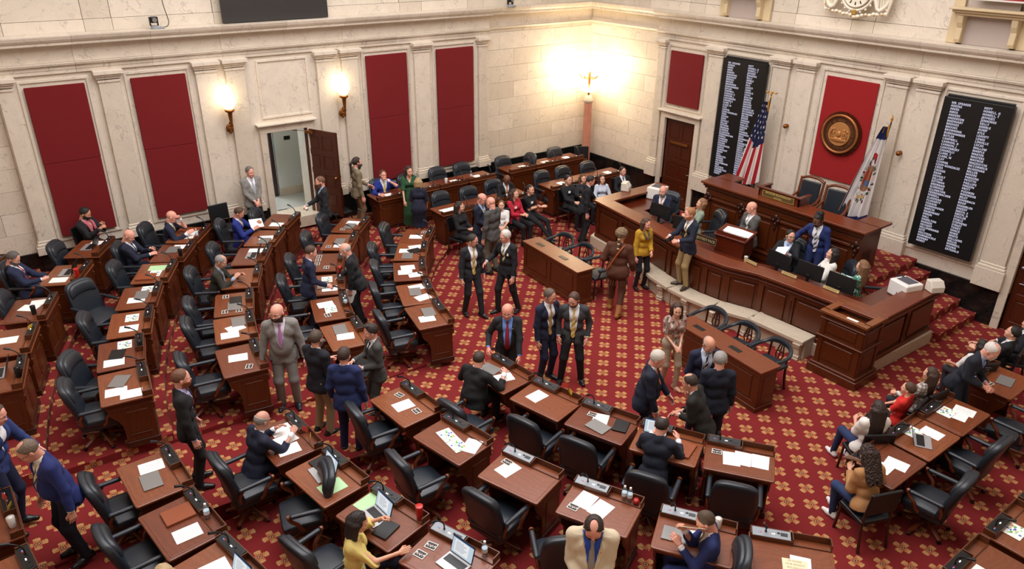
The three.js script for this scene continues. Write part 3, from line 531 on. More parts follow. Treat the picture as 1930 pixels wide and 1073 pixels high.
{ // square end pedestal with an open well in its top
  const t = thing('pedestal', 'square wooden pedestal with an open well on top at the rostrum corner', 'pedestal', [-5.57, 0, -11.6]);
  const w = 0.8, d = 0.62;
  part(t, 'base', [BX(w + 0.14, 0.16, d + 0.12, 0, 0.08, 0, 0.015), BX(w + 0.08, 0.05, d + 0.07, 0, 0.185, 0, 0.015)], M.front);
  part(t, 'body', [BX(w - 0.04, 0.95, 0.03, 0, 0.68, d / 2 - 0.03, 0, 'y'), BX(w - 0.04, 0.95, 0.03, 0, 0.68, -d / 2 + 0.03, 0, 'y'), BX(0.03, 0.95, d - 0.06, w / 2 - 0.03, 0.68, 0, 0, 'y'), BX(0.03, 0.95, d - 0.06, -w / 2 + 0.03, 0.68, 0, 0, 'y')], M.front);
  part(t, 'stiles', [-1, 1].flatMap((s) => [BX(0.09, 0.95, 0.03, s * (w / 2 - 0.055), 0.68, d / 2 - 0.012, 0.006, 'y'), BX(0.03, 0.95, 0.08, w / 2 - 0.012, 0.68, s * (d / 2 - 0.055), 0.006, 'y')]), M.front);
  for (const [y, h] of [[0.47, 0.34], [0.93, 0.2]]) { part(t, 'raised_panel', BX(w - 0.26, h, 0.03, 0, y, d / 2 - 0.016, 0.016, 'y'), M.front); part(t, 'raised_panel', BX(0.03, h, d - 0.24, w / 2 - 0.016, y, 0, 0.016, 'y'), M.front); }
  part(t, 'moulding', [BX(w + 0.06, 0.03, d + 0.06, 0, 0.74, 0, 0.012), BX(w + 0.03, 0.03, d + 0.03, 0, 1.07, 0, 0.012)], M.front);
  part(t, 'top_frame', [BX(w + 0.07, 0.05, 0.14, 0, 1.19, d / 2 - 0.04, 0.008), BX(w + 0.07, 0.05, 0.1, 0, 1.19, -d / 2 + 0.03, 0.008), BX(0.13, 0.05, d - 0.12, w / 2 - 0.03, 1.19, -0.01, 0.008, 'z'), BX(0.13, 0.05, d - 0.12, -w / 2 + 0.03, 1.19, -0.01, 0.008, 'z')], woodM('#9a5a2c', 0.36));
  part(t, 'well_floor', BX(w - 0.16, 0.02, d - 0.16, 0, 0.98, 0), M.dark);
}
one('desk_sign', BX(0.2, 0.006, 0.06), std({ map: canvas(256, 80, (c, w, h) => { c.fillStyle = '#e6e0d8'; c.fillRect(0, 0, w, h); c.fillStyle = '#8d6a62'; c.font = 'bold 40px sans-serif'; c.textAlign = 'center'; c.fillText('RESERVED', w / 2, 54); }) }), 'small white sticker on the front rim of the square pedestal', 'sign', [-5.45, 1.219, -11.34]);
{ // marble bench along the front
  const t = thing('marble_bench', 'curved white marble bench on scroll brackets along the rostrum front', 'bench');
  const f = [[-10.35, -11.77], [-9.75, -11.52], [-9.2, -11.41], [-8.7, -11.38], [-8.2, -11.43], [-7.45, -11.68], [-6.25, -11.7]];
  const cuts = [[0, 1, 2], [2, 3, 4], [4, 5], [5, 6]];
  for (const c of cuts) { const p = c.map((i) => f[i]); part(t, 'seat_slab', PLAN(band(p, -0.06, 0.36).map(([x, z]) => [x, z]), 0.335, 0.41, 0.008), M.benchMarble); part(t, 'bench_riser', PLAN(band(p, -0.06, 0.24), 0.0, 0.336, 0.004), M.benchMarble); }
  for (const [x, z, a] of [[-10.1, -11.35, -0.35], [-9.5, -11.16, -0.2], [-8.75, -11.07, 0], [-8.1, -11.11, 0.15], [-7.5, -11.35, 0.3], [-7.3, -11.37, 0], [-6.35, -11.38, 0]]) {
    const b = sub(t, 'bracket'); b.position.set(x, 0, z); b.rotation.y = -a;
    part(b, 'scroll', [at(CY(0.055, 0.055, 0.13, 0, 0, 0, 14), 0, 0.27, 0, 0, 0, Math.PI / 2), at(CY(0.04, 0.04, 0.135, 0, 0, 0, 14), 0, 0.06, 0.0, 0, 0, Math.PI / 2), BX(0.12, 0.2, 0.09, 0, 0.15, -0.02, 0.02), BX(0.15, 0.03, 0.16, 0, 0.32, -0.01, 0.006), BX(0.14, 0.03, 0.13, 0, 0.015, -0.01, 0.006)], M.benchMarble);
  }
}
const plat = structure('trim_2'); part(plat, 'rostrum_platform', PLAN([[-12.3, -14.3], [-12.3, -12.3], [-10.6, -12.1], [-8.7, -11.8], [-7, -12.05], [-5.5, -12.2], [-5.5, -14.3], [-6.5, -15.75], [-12.3, -15.75]], 0.0, 0.28), M.carpet);
{ // the speaker's high desk
  const t = thing('speaker_desk', 'high wooden speaker desk with carved columns and a raised centre box', 'desk', [-8.78, 0, 0]);
  const w = 4.1, zf = -13.88;
  part(t, 'top', [BX(w, 0.05, 0.55, 0, 1.79, zf - 0.12, 0.012), BX(0.5, 0.05, 0.5, w / 2 - 0.25, 1.79, zf - 0.6, 0.012, 'z'), BX(0.5, 0.05, 0.5, -w / 2 + 0.25, 1.79, zf - 0.6, 0.012, 'z')], M.top2);
  part(t, 'cornice', [BX(w - 0.08, 0.06, 0.06, 0, 1.735, zf + 0.08, 0.014), BX(w - 0.14, 0.05, 0.05, 0, 1.68, zf + 0.06, 0.014)], M.front);
  part(t, 'front_board', BX(w - 0.24, 1.5, 0.05, 0, 0.98, zf, 0, 'y'), M.front);
  for (const s of [-1, 1]) part(t, 'side_board', BX(0.05, 1.5, 0.7, s * (w / 2 - 0.14), 0.98, zf - 0.34, 0, 'y'), M.front);
  part(t, 'rails', [BX(w - 0.22, 0.12, 0.04, 0, 1.56, zf + 0.03, 0.006), BX(w - 0.22, 0.06, 0.06, 0, 1.43, zf + 0.04, 0.014), BX(w - 0.22, 0.14, 0.05, 0, 0.5, zf + 0.03, 0.006), BX(w - 0.22, 0.05, 0.07, 0, 0.6, zf + 0.04, 0.014)], M.front);
  for (const x of [-1.38, -0.46, 0.46, 1.38]) part(t, 'raised_panel', BX(0.66, 0.62, 0.04, x, 1.0, zf + 0.03, 0.02, 'y'), M.front);
  for (const x of [-1.86, -0.92, 0, 0.92, 1.86]) {
    const c = sub(t, 'carved_pilaster');
    part(c, 'stile', BX(0.16, 1.0, 0.05, x, 1.0, zf + 0.035, 0.008, 'y'), M.front);
    part(c, 'ornament', [SP(0.06, x, 1.5, zf + 0.07, 1, 1.2, 0.6), SP(0.045, x - 0.06, 1.42, zf + 0.07, 1, 1.1, 0.6), SP(0.045, x + 0.06, 1.42, zf + 0.07, 1, 1.1, 0.6), SP(0.035, x, 1.34, zf + 0.07, 1, 1.4, 0.6), SP(0.03, x, 1.25, zf + 0.065, 1, 1.4, 0.6), ...[-1, 1].map((s) => TU([[x + s * 0.05, 1.52, zf + 0.07], [x + s * 0.1, 1.46, zf + 0.075], [x + s * 0.05, 1.36, zf + 0.07], [x, 1.2, zf + 0.07]], 0.014, 10, 5))], M.dark);
  }
  part(t, 'grille', Array.from({ length: 12 }, (_, i) => BX(0.02, 0.02, 0.3, w / 2 - 0.105, 0.66 + i * 0.055, zf - 0.3, 0.004, 'z')), M.dark);
  part(t, 'centre_box', [BX(1.02, 0.2, 0.04, -0.12, 1.9, zf - 0.1, 0.008), BX(0.04, 0.2, 0.4, 0.37, 1.9, zf - 0.28, 0.008, 'z'), BX(0.04, 0.2, 0.4, -0.61, 1.9, zf - 0.28, 0.008, 'z'), BX(1.1, 0.03, 0.09, -0.12, 2.0, zf - 0.1, 0.008), BX(0.09, 0.03, 0.4, 0.37, 2.0, zf - 0.3, 0.008, 'z'), BX(0.09, 0.03, 0.4, -0.61, 2.0, zf - 0.3, 0.008, 'z')], M.red);
}
function plateTex(lines, bg, fg, w = 512, h = 128, font = 'bold', border) { return canvas(w, h, (c) => { c.fillStyle = bg; c.fillRect(0, 0, w, h); if (border) { c.strokeStyle = border; c.lineWidth = 8; c.strokeRect(6, 6, w - 12, h - 12); } c.fillStyle = fg; c.textAlign = 'center'; lines.forEach(([t, px], i) => { c.font = `${font} ${px}px serif`; c.fillText(t, w / 2, h * (i + 0.5) / lines.length + px * 0.36); }); }); }
// a flat printed plate: only the face at +z carries the print
function printed(w, h, d, tex, back, rough = 0.6, o = {}) { const m = std({ map: tex, roughness: rough, ...o }); return [new THREE.BoxGeometry(w, h, d), [back, back, back, back, m, back]]; }
function sign(name, w, h, d, tex, back, label, cat, pos, turn, tilt = 0) { const [g, m] = printed(w, h, d, tex, back); const o = new THREE.Mesh(g.rotateX(tilt), m); o.name = numbered(name); o.castShadow = o.receiveShadow = true; o.position.set(...pos); o.rotation.y = turn; scene.add(o); return tag(o, label, cat); }
sign('name_plate', 0.8, 0.14, 0.015, plateTex([['ROGER HANSHAW', 54], ['SPEAKER', 34]], '#54421c', '#cdb26a', 640, 128, 'bold', '#b59448'), M.bronze, 'bronze name plate on the raised box of the high speaker desk', 'name plate', [-8.9, 1.9, -13.95], 0);
sign('name_plate', 0.52, 0.15, 0.03, plateTex([['JEFFREY PACK', 60]], '#17130e', '#b9985a', 512, 128, 'bold', '#8a5a28'), M.front, 'dark wooden name plate with gold letters left of the lectern', 'name plate', [-9.15, 1.29, -12.0], 0.08, -0.25);
[[-7.93, -11.88, 'gold desk plate nearest the lectern on the rostrum ledge', -0.12], [-7.13, -11.98, 'gold desk plate in front of the man reading a sheet', 0], [-6.3, -12.05, 'gold desk plate in front of the woman in green print', -0.02]].forEach(([x, z, l, a], i) => sign('name_plate', 0.33, 0.065, 0.02, plateTex([[['CHRIS PHILLIPS', 'MARK WHITE', 'LYNN LEWIS'][i], 44]], '#c3aa72', '#2c2416', 400, 80, 'bold', '#5d4a24'), M.brass, l, 'name plate', [x, 1.255, z], a, -0.25));
{ // lectern on the counter
  const t = thing('lectern', 'sloping wooden tabletop lectern with an open book in front of the bald man', 'lectern', [-8.78, 1.03, -12.45], 0.12);
  part(t, 'body', EX([[-0.2, 0], [0.2, 0], [0.2, 0.36], [-0.2, 0.46]], 0.66, 0.008).rotateY(Math.PI / 2).translate(-0.33, 0, 0), M.red);
  part(t, 'sloping_top', at(BX(0.74, 0.025, 0.48, 0, 0, 0, 0.006), 0, 0.42, 0, -0.245 + 0.49), M.red);
  const bk = part(t, 'book_rest', at(BX(0.7, 0.02, 0.02, 0, 0, 0, 0.004), 0, 0.39, -0.2), M.red);
}
one('open_book', [at(BX(0.3, 0.02, 0.26, -0.152, 0, 0, 0.008), 0, 0, 0, 0.24, 0, 0.05), at(BX(0.3, 0.02, 0.26, 0.152, 0, 0, 0.008), 0, 0, 0, 0.24, 0, -0.05)], M.paper, 'open white book lying on the sloping lectern', 'book', [-8.75, 1.475, -12.47], 0.12);
// ================= two clerks' tables =================
function table(label, x, z, turn) {
  const t = thing('clerk_table', label, 'table', [x, 0, z], turn);
  const w = 2.02, d = 0.46;
  part(t, 'tabletop', BX(w, 0.035, d, 0, 0.765, 0, 0.006), M.top);
  part(t, 'front_board', BX(w - 0.08, 0.7, 0.03, 0, 0.39, d / 2 - 0.05, 0, 'y'), M.front);
  for (const s of [-1, 1]) { part(t, 'end_board', BX(0.03, 0.7, d - 0.08, s * (w / 2 - 0.045), 0.39, 0, 0, 'y'), M.front); part(t, 'end_panel', BX(0.02, 0.44, d - 0.24, s * (w / 2 - 0.03), 0.42, 0, 0.01, 'y'), M.front); }
  part(t, 'rails', [BX(w - 0.06, 0.09, 0.02, 0, 0.695, d / 2 - 0.03, 0.005), BX(w - 0.06, 0.12, 0.02, 0, 0.13, d / 2 - 0.03, 0.005), ...[-0.93, 0, 0.93].map((x2) => BX(0.1, 0.5, 0.02, x2, 0.42, d / 2 - 0.03, 0.005, 'y'))], M.front);
  for (const s of [-1, 1]) part(t, 'raised_panel', BX(0.72, 0.42, 0.02, s * 0.465, 0.42, d / 2 - 0.032, 0.01, 'y'), M.front);
  part(t, 'plinth', [BX(w - 0.02, 0.09, 0.05, 0, 0.045, d / 2 - 0.035, 0.01), BX(0.05, 0.09, d - 0.06, w / 2 - 0.035, 0.045, 0, 0.01, 'z'), BX(0.05, 0.09, d - 0.06, -w / 2 + 0.035, 0.045, 0, 0.01, 'z')], M.front);
  for (const x2 of [-0.6, 0.25]) part(t, 'floor_vent', BX(0.24, 0.006, 0.1, x2, 0.785, 0.02, 0.002), M.blackPlastic, 'black cable grommet plate');
}
table('low wooden clerk table near the costumed man, three chairs behind', -11.28, -9.78, -0.07);
table('low wooden clerk table by the floral blouse woman', -6.68, -9.64, -0.1);
// captain's chairs: a leather-covered rail curving round from arm to arm, on wooden posts
function captain(label, x, z, turn, group) {
  const t = thing('captain_chair', label, 'chair', [x, 0, z], turn, group);
  const rail = TU([[-0.3, 0.67, 0.2], [-0.32, 0.68, 0.06], [-0.3, 0.71, -0.12], [-0.2, 0.77, -0.24], [0, 0.79, -0.28], [0.2, 0.77, -0.24], [0.3, 0.71, -0.12], [0.32, 0.68, 0.06], [0.3, 0.67, 0.2]], 0.034, 40, 8);
  bendGeo(rail, (v) => { const k = clamp((v.y - 0.72) / 0.08); v.y += (v.y - 0.78) * k * 1.0; });
  part(t, 'leather_rail', rail, M.leather);
  part(t, 'seat', metric(bendGeo(softBox(0.5, 0.08, 0.48, 0.035), (v) => { v.y += 0.46; v.z += 0.02; })), M.leather);
  for (const [x2, z2, b] of [[-0.22, 0.22, 0], [0.22, 0.22, 0], [-0.2, -0.2, 1], [0.2, -0.2, 1]]) part(t, 'leg', TU([[x2, 0.46, z2], [x2 * 1.03, 0.25, z2 * 1.03], [x2 * 1.12, 0, z2 * 1.15]], 0.023, 8, 6), M.dark);
  for (const s of [-1, 1]) { part(t, 'arm_post', TU([[s * 0.24, 0.44, 0.16], [s * 0.29, 0.56, 0.17], [s * 0.3, 0.67, 0.14]], 0.019, 6, 6), M.dark); part(t, 'back_post', TU([[s * 0.19, 0.44, -0.19], [s * 0.2, 0.6, -0.22], [s * 0.2, 0.76, -0.24]], 0.02, 6, 6), M.dark); }
  part(t, 'splat', [...[-1, 1].map((s) => TU([[s * 0.02, 0.45, -0.21], [s * 0.075, 0.55, -0.23], [s * 0.06, 0.65, -0.25], [s * 0.03, 0.78, -0.27]], 0.013, 10, 5)), TU([[0, 0.45, -0.21], [0, 0.62, -0.245], [0, 0.78, -0.275]], 0.012, 6, 5), BX(0.14, 0.03, 0.025, 0, 0.63, -0.245, 0.008)], M.dark);
}
[['captain chair behind the far clerk table, nearest the wall', -11.9, -10.36, 6], ['middle captain chair behind the far clerk table', -11.2, -10.32, 0], ['captain chair behind the far clerk table, beside the costumed man', -10.5, -10.3, -12]].forEach(([l, x, z, a]) => captain(l, x, z, a * Math.PI / 180));
[['captain chair behind the near clerk table, beside the floral blouse woman', -7.5, -10.2, 0], ['middle captain chair behind the near clerk table', -6.8, -10.2, -4], ['captain chair behind the near clerk table, nearest the square pedestal', -6.12, -10.15, -8]].forEach(([l, x, z, a]) => captain(l, x, z, a * Math.PI / 180));
// the two high chairs on the speaker's platform
function throne(label, x, z, turn) {
  const t = thing('high_chair', label, 'chair', [x, 0.85, z], turn);
  part(t, 'seat', metric(bendGeo(softBox(0.56, 0.12, 0.52, 0.05), (v) => { v.y += 0.47; })), M.leather); part(t, 'seat_rail', BX(0.6, 0.07, 0.54, 0, 0.4, 0, 0.015), M.dark);
  part(t, 'back_pad', at(BX(0.46, 0.52, 0.06, 0, 0, 0, 0.025), 0, 0.86, -0.29, -0.13), M.leather);
  part(t, 'back_frame', [...[-1, 1].map((s) => TU([[s * 0.25, 0.42, -0.24], [s * 0.27, 0.8, -0.29], [s * 0.28, 1.17, -0.36]], 0.03, 8, 6)), TU([[-0.28, 1.13, -0.35], [-0.14, 1.19, -0.37], [0, 1.2, -0.37], [0.14, 1.19, -0.37], [0.28, 1.13, -0.35]], 0.032, 12, 6), BX(0.52, 0.06, 0.04, 0, 0.57, -0.26, 0.01)], M.arm);
  for (const s of [-1, 1]) { part(t, 'arm', TU([[s * 0.27, 0.82, -0.28], [s * 0.3, 0.74, -0.1], [s * 0.31, 0.71, 0.1], [s * 0.31, 0.68, 0.24], [s * 0.3, 0.6, 0.27], [s * 0.3, 0.58, 0.22]], 0.028, 16, 7), M.arm); part(t, 'arm_post', TU([[s * 0.3, 0.66, 0.2], [s * 0.27, 0.55, 0.16], [s * 0.26, 0.4, 0.2]], 0.022, 6, 6), M.arm); for (const z2 of [-0.22, 0.22]) part(t, 'leg', TU([[s * 0.25, 0.42, z2], [s * 0.26, 0.2, z2], [s * 0.27, 0, z2 * 1.1]], 0.03, 6, 6), M.arm); }
}
throne('carved high back chair on the platform, left one below the red hanging', -9.0, -15.05, 0.05);
throne('carved high back chair on the platform, right one below the red hanging', -8.25, -14.95, 0.12);
// ================= things on the walls =================
const NAMES_L = 'MR. SPEAKER|ADKINS|AKERS|AMOS|ANDERS|ANDERSON|BARNHART|BRIDGES|BROOKS|BROWNING|BURKHAMMER|BUTLER|CAMPBELL|CANNON, D|CANNON, J|CANTERBURY|CHIARELLI|CLARK, T|CLARK, W|CLAY|COOPER|COOP-GONZALEZ|CRISS|CROUSE|DEAN|DEVAULT|DILLON|DITTMAN|DRENNAN|ELDRIDGE|ELLINGTON|FEHRENBACHER|FERRELL|FLANIGAN|FLUHARTY|FOGGIN|FUNKHOUSER|GARCIA|GEARHEART|GREEN|HALL|HAMILTON|HANSEN|HECKERT|HILLENBRAND|HITE|HOLSTEIN|HORNBUCKLE|HORNBY|HORST'.split('|');
const NAMES_R = 'HOTT|HOWELL, G|HOWELL, T|JEFFRIES|JENNINGS|KELLY|KIMBLE|KUMP|KYLE|LEAVITT|LEWIS|LINVILLE|LUCAS|MALLOW|MARPLE|MARTIN|MASTERS|MAYNOR|MAZZOCCHI|MCCORMICK|MCGEEHAN|MILLER|MOORE|PARSONS|PETITTO|PHILLIPS|PINSON|PRITT|PUSHKIN|RIDENOUR|RILEY|ROHRBACH|ROOP|SHAMBLIN|SHEEDY|SMITH, S|SMITH, D|STATLER|STEELE|STEPHENS|STREET|TONEY|VANCE|WARD|WHITE|WILLIAMS|WILLIS|WORRELL|YOUNG|ZATEZALO'.split('|');
const boardTex = canvas(800, 1960, (c, w, h) => {
  c.fillStyle = '#131212'; c.fillRect(0, 0, w, h); c.fillStyle = '#e9e7ff'; c.font = 'bold 37px sans-serif';
  NAMES_L.forEach((t, i) => c.fillText(t, 92, 66 + i * 37.4)); NAMES_R.forEach((t, i) => c.fillText(t, 478, 66 + i * 37.4));
});
for (const [x, y0, y1, l] of [[-11.4, 1.31, 4.29, 'tall black vote board of lit white names, nearer the corner lamp'], [-6.075, 1.2, 4.26, 'tall black vote board of lit white names, right of the state flag']]) {
  const t = thing('vote_board', l, 'display', [x, y0, ZR + 0.02]);
  const h = y1 - y0, w = 1.26;
  part(t, 'housing', [BX(w, h, 0.1, 0, h / 2, 0.05, 0.01, 'y'), BX(w - 0.06, 0.05, 0.06, 0, h + 0.02, 0.02, 0.01)], M.blackPlastic);
  const m = std({ color: C('#000000'), roughness: 0.35, emissive: C('#ffffff'), emissiveMap: boardTex, emissiveIntensity: 0.85 });
  part(t, 'screen', plain(new THREE.PlaneGeometry(w - 0.03, h - 0.03)).translate(0, h / 2, 0.1012), m);
}
{ // bronze state seal
  const t = thing('seal', 'round bronze state seal with toothed rim on the red hanging', 'seal', [-8.72, 3.08, ZR]);
  const rot = (g) => g.rotateX(Math.PI / 2);
  part(t, 'disc', rot(CY(0.43, 0.43, 0.05, 0, 0.02, 0, 48)), M.bronze);
  part(t, 'outer_ring', plain(new THREE.TorusGeometry(0.405, 0.03, 8, 56)).translate(0, 0, 0.05), mat('#a5683a', 0.4, 0.6));
  part(t, 'teeth', Array.from({ length: 64 }, (_, i) => { const a = i * Math.PI / 32; return at(BX(0.05, 0.02, 0.04, 0, 0, 0, 0.004), 0.46 * Math.cos(a), 0.46 * Math.sin(a), 0.01, 0, 0, a); }), mat('#5c3418', 0.45, 0.6)).userData.kind = 'stuff';
  const ring = std({ map: canvas(512, 512, (c) => {
    c.fillStyle = '#4a2913'; c.fillRect(0, 0, 512, 512); c.fillStyle = '#8d5a30'; c.font = 'bold 40px serif'; c.textAlign = 'center';
    const put = (s, r, a0, a1, up) => [...s].forEach((ch, i) => { const a = a0 + (a1 - a0) * i / (s.length - 1); c.save(); c.translate(256 + r * Math.cos(a), 256 + r * Math.sin(a)); c.rotate(a + (up ? Math.PI / 2 : -Math.PI / 2)); c.fillText(ch, 0, 13); c.restore(); });
    put('STATE OF WEST VIRGINIA', 205, Math.PI * 1.02, Math.PI * 1.98, true); put('MONTANI SEMPER LIBERI', 205, Math.PI * 0.95, Math.PI * 0.05, false);
  }), roughness: 0.5, metalness: 0.4 });
  part(t, 'lettered_ring', plain(new THREE.CircleGeometry(0.375, 48)).translate(0, 0, 0.048), ring);
  part(t, 'medallion', [rot(CY(0.25, 0.265, 0.05, 0, 0.06, 0, 40))], mat('#c48b52', 0.45, 0.45));
  const rel = [SP(0.12, 0, -0.12, 0.08, 1.8, 0.5, 0.25), SP(0.07, 0, 0.0, 0.09, 0.8, 1.1, 0.4)];
  for (const s of [-1, 1]) rel.push(SP(0.028, s * 0.12, 0.1, 0.095, 1, 1, 0.7), SP(0.045, s * 0.12, 0.02, 0.09, 0.8, 1.5, 0.5), SP(0.03, s * 0.135, -0.06, 0.09, 0.8, 1.6, 0.5), SP(0.03, s * 0.1, -0.06, 0.09, 0.8, 1.6, 0.5), TU([[s * 0.15, 0.05, 0.1], [s * 0.19, 0.0, 0.1], [s * 0.18, -0.08, 0.1]], 0.012, 6, 5));
  rel.push(TU([[-0.2, 0.03, 0.09], [-0.16, 0.08, 0.1], [-0.2, 0.12, 0.09]], 0.014, 6, 5), SP(0.03, 0.19, 0.08, 0.085, 1, 1.3, 0.5));
  part(t, 'relief_figures', rel, mat('#b97f48', 0.45, 0.45));
}
for (const [x, y, l] of [[-10.06, 2.99, 'round bronze wall knob right of the national flag'], [-7.34, 2.97, 'round bronze wall knob right of the state flag']]) one('bronze_boss', [SP(0.055, 0, 0, 0.06), CY(0.04, 0.05, 0.05, 0, 0, 0).rotateX(1.57).translate(0, 0, 0.02)], M.bronze, l, 'knob', [x, y, ZR + 0.02]);
// flags hanging in folds from standing poles
function flag(label, name, x, z, y0, yTop, yB, w, tex, finial, lean) {
  const t = thing(name, label, 'flag', [x, 0, z]);
  part(t, 'pole', TU([[0, y0, 0], [lean, yTop, 0]], 0.014, 4, 8), mat('#2a1a10', 0.4));
  part(t, 'finial', finial.map((g) => g.translate(lean, yTop, 0)), M.gold);
  const nu = 60, nv = 26, g = new THREE.PlaneGeometry(1, 1, nu, nv), p = g.attributes.position;
  for (let i = 0; i < p.count; i++) {
    const u = p.getX(i) + 0.5, v = 0.5 - p.getY(i), k = Math.pow(v, 0.8), W = 0.1 + (w - 0.1) * k, y = yTop - 0.1 - (yTop - 0.1 - yB) * v - 0.12 * v * Math.sin(u * 3) - (1 - u) * 0.05 * v;
    p.setXYZ(i, lean * (1 - v * 0.9) - 0.05 + (u - 0.72) * W, y, 0.03 + Math.sin(u * 16 + v * 1.2) * 0.055 * (0.35 + k) + 0.02 * Math.sin(u * 31 + v * 3));
  }
  g.computeVertexNormals(); const c = part(t, 'cloth', plain(g), std({ map: tex, roughness: 0.8, side: THREE.DoubleSide }));
  part(c, 'gold_fringe', TU([[lean - 0.02, yTop - 0.06, 0.02], [lean - 0.01, yTop - 0.2, 0.035], [lean + 0.0, yTop - 0.3, 0.03]], 0.022, 8, 6), M.gold);
  return t;
}
const usTex = canvas(512, 768, (c, w, h) => {
  for (let i = 0; i < 13; i++) { c.fillStyle = i % 2 ? '#e8e2da' : '#b01c28'; c.save(); c.translate(0, 0); c.transform(1, 0, -0.12, 1, 0, 0); c.fillRect(i * 52 - 20, 0, 53, h); c.restore(); }
  c.fillStyle = '#1b2146'; c.beginPath(); c.moveTo(0, 0); c.lineTo(w, 0); c.lineTo(w, 380); c.lineTo(220, 420); c.lineTo(0, 340); c.fill();
  c.fillStyle = '#f2efe8'; const star = (x, y, r) => { c.beginPath(); for (let k = 0; k < 10; k++) { const a = k * Math.PI / 5 - 1.57, q = k % 2 ? r * 0.42 : r; c.lineTo(x + q * Math.cos(a), y + q * Math.sin(a)); } c.fill(); };
  for (let r = 0; r < 7; r++) for (let k = 0; k < 6; k++) star(40 + k * 84 + (r % 2) * 42, 36 + r * 48, 17);
});
const eagle = [CY(0.012, 0.02, 0.06, 0, 0.03, 0, 8), SP(0.028, 0, 0.085, 0, 0.8, 1.3, 1), SP(0.016, 0.01, 0.13, 0.01), ...[-1, 1].map((s) => TU([[0, 0.09, 0], [s * 0.05, 0.13, 0], [s * 0.11, 0.11, 0], [s * 0.15, 0.13, 0]], 0.014, 8, 5))];
flag('national flag in folds on a pole topped by a gold eagle', 'national_flag', -10.5, -15.3, 0.85, 3.62, 1.62, 0.6, usTex, eagle, 0.12);
const wvTex = canvas(512, 1024, (c, w, h) => {
  c.fillStyle = '#ded9d6'; c.fillRect(0, 0, w, h); c.fillStyle = '#222a5c'; c.fillRect(0, 0, w, 130); c.fillRect(0, 960, w, 64); c.fillRect(0, 0, 26, h); c.fillStyle = '#b8862e'; c.fillRect(0, 0, 8, h); c.fillRect(200, 0, 60, 60);
  c.fillStyle = '#b3262b'; c.beginPath(); c.ellipse(330, 320, 95, 34, 0.5, 0, 7); c.fill(); c.fillRect(270, 300, 130, 36);
  for (let i = 0; i < 70; i++) { const a = rnd() * 6.28, r = 120 + rnd() * 60; c.fillStyle = ['#2f5a3c', '#3f6c46', '#7d3340', '#2c4650'][i % 4]; c.beginPath(); c.ellipse(290 + r * Math.cos(a), 560 + 1.35 * r * Math.sin(a), 22, 11, a, 0, 7); c.fill(); }
  c.fillStyle = '#9b6e52'; c.beginPath(); c.ellipse(290, 540, 105, 140, 0, 0, 7); c.fill(); c.fillStyle = '#a5452f'; c.beginPath(); c.ellipse(250, 520, 32, 80, 0.1, 0, 7); c.ellipse(340, 530, 28, 80, -0.1, 0, 7); c.fill(); c.fillStyle = '#5a6f96'; c.fillRect(250, 560, 90, 60); c.fillStyle = '#cdb183'; c.fillRect(180, 720, 220, 34);
});
flag('white state flag with painted coat of arms on a pole', 'state_flag', -7.72, -15.3, 0.85, 3.62, 1.5, 0.62, wvTex, [SP(0.022, 0, 0.02, 0), LA([[0, 0.16], [0.022, 0.09], [0.028, 0.06], [0.012, 0.02], [0, 0.02]], 8)], 0.22);
// wall lamps: glass flame over a bronze arm
function sconce(z, label) {
  const t = thing('wall_lamp', label, 'lamp', [XL + 0.01, 0, z]);
  part(t, 'wall_plate', [SP(0.085, 0.03, 3.03, 0, 0.5, 1.2, 1), SP(0.045, 0.06, 3.03, 0), SP(0.03, 0.05, 2.93, 0)], M.bronze);
  part(t, 'arm', [TU([[0.05, 3.03, 0], [0.14, 2.97, 0], [0.2, 3.02, 0], [0.2, 3.12, 0]], 0.022, 12, 8), TU([[0.08, 3.05, 0], [0.12, 3.14, 0], [0.07, 3.17, 0], [0.05, 3.13, 0]], 0.012, 10, 6)], M.bronze);
  part(t, 'torch', LA([[0.0, 3.08], [0.035, 3.1], [0.028, 3.16], [0.04, 3.28], [0.052, 3.4], [0.1, 3.43], [0.105, 3.46], [0.07, 3.48], [0, 3.48]], 16).translate(0.2, 0, 0), M.bronze);
  part(t, 'glass_flame', LA([[0, 3.46], [0.09, 3.5], [0.15, 3.62], [0.14, 3.76], [0.08, 3.9], [0.02, 3.99], [0, 4.0]], 20).translate(0.2, 0, 0), M.glow);
  const l = new THREE.PointLight(0xffe2b8, 9); l.position.set(XL + 0.21, 3.7, z); l.castShadow = true; l.shadow.radius = 6; scene.add(l);
}
sconce(-4.97, 'bronze torch wall lamp left of the open doorway'); sconce(-7.66, 'bronze torch wall lamp right of the open doorway');
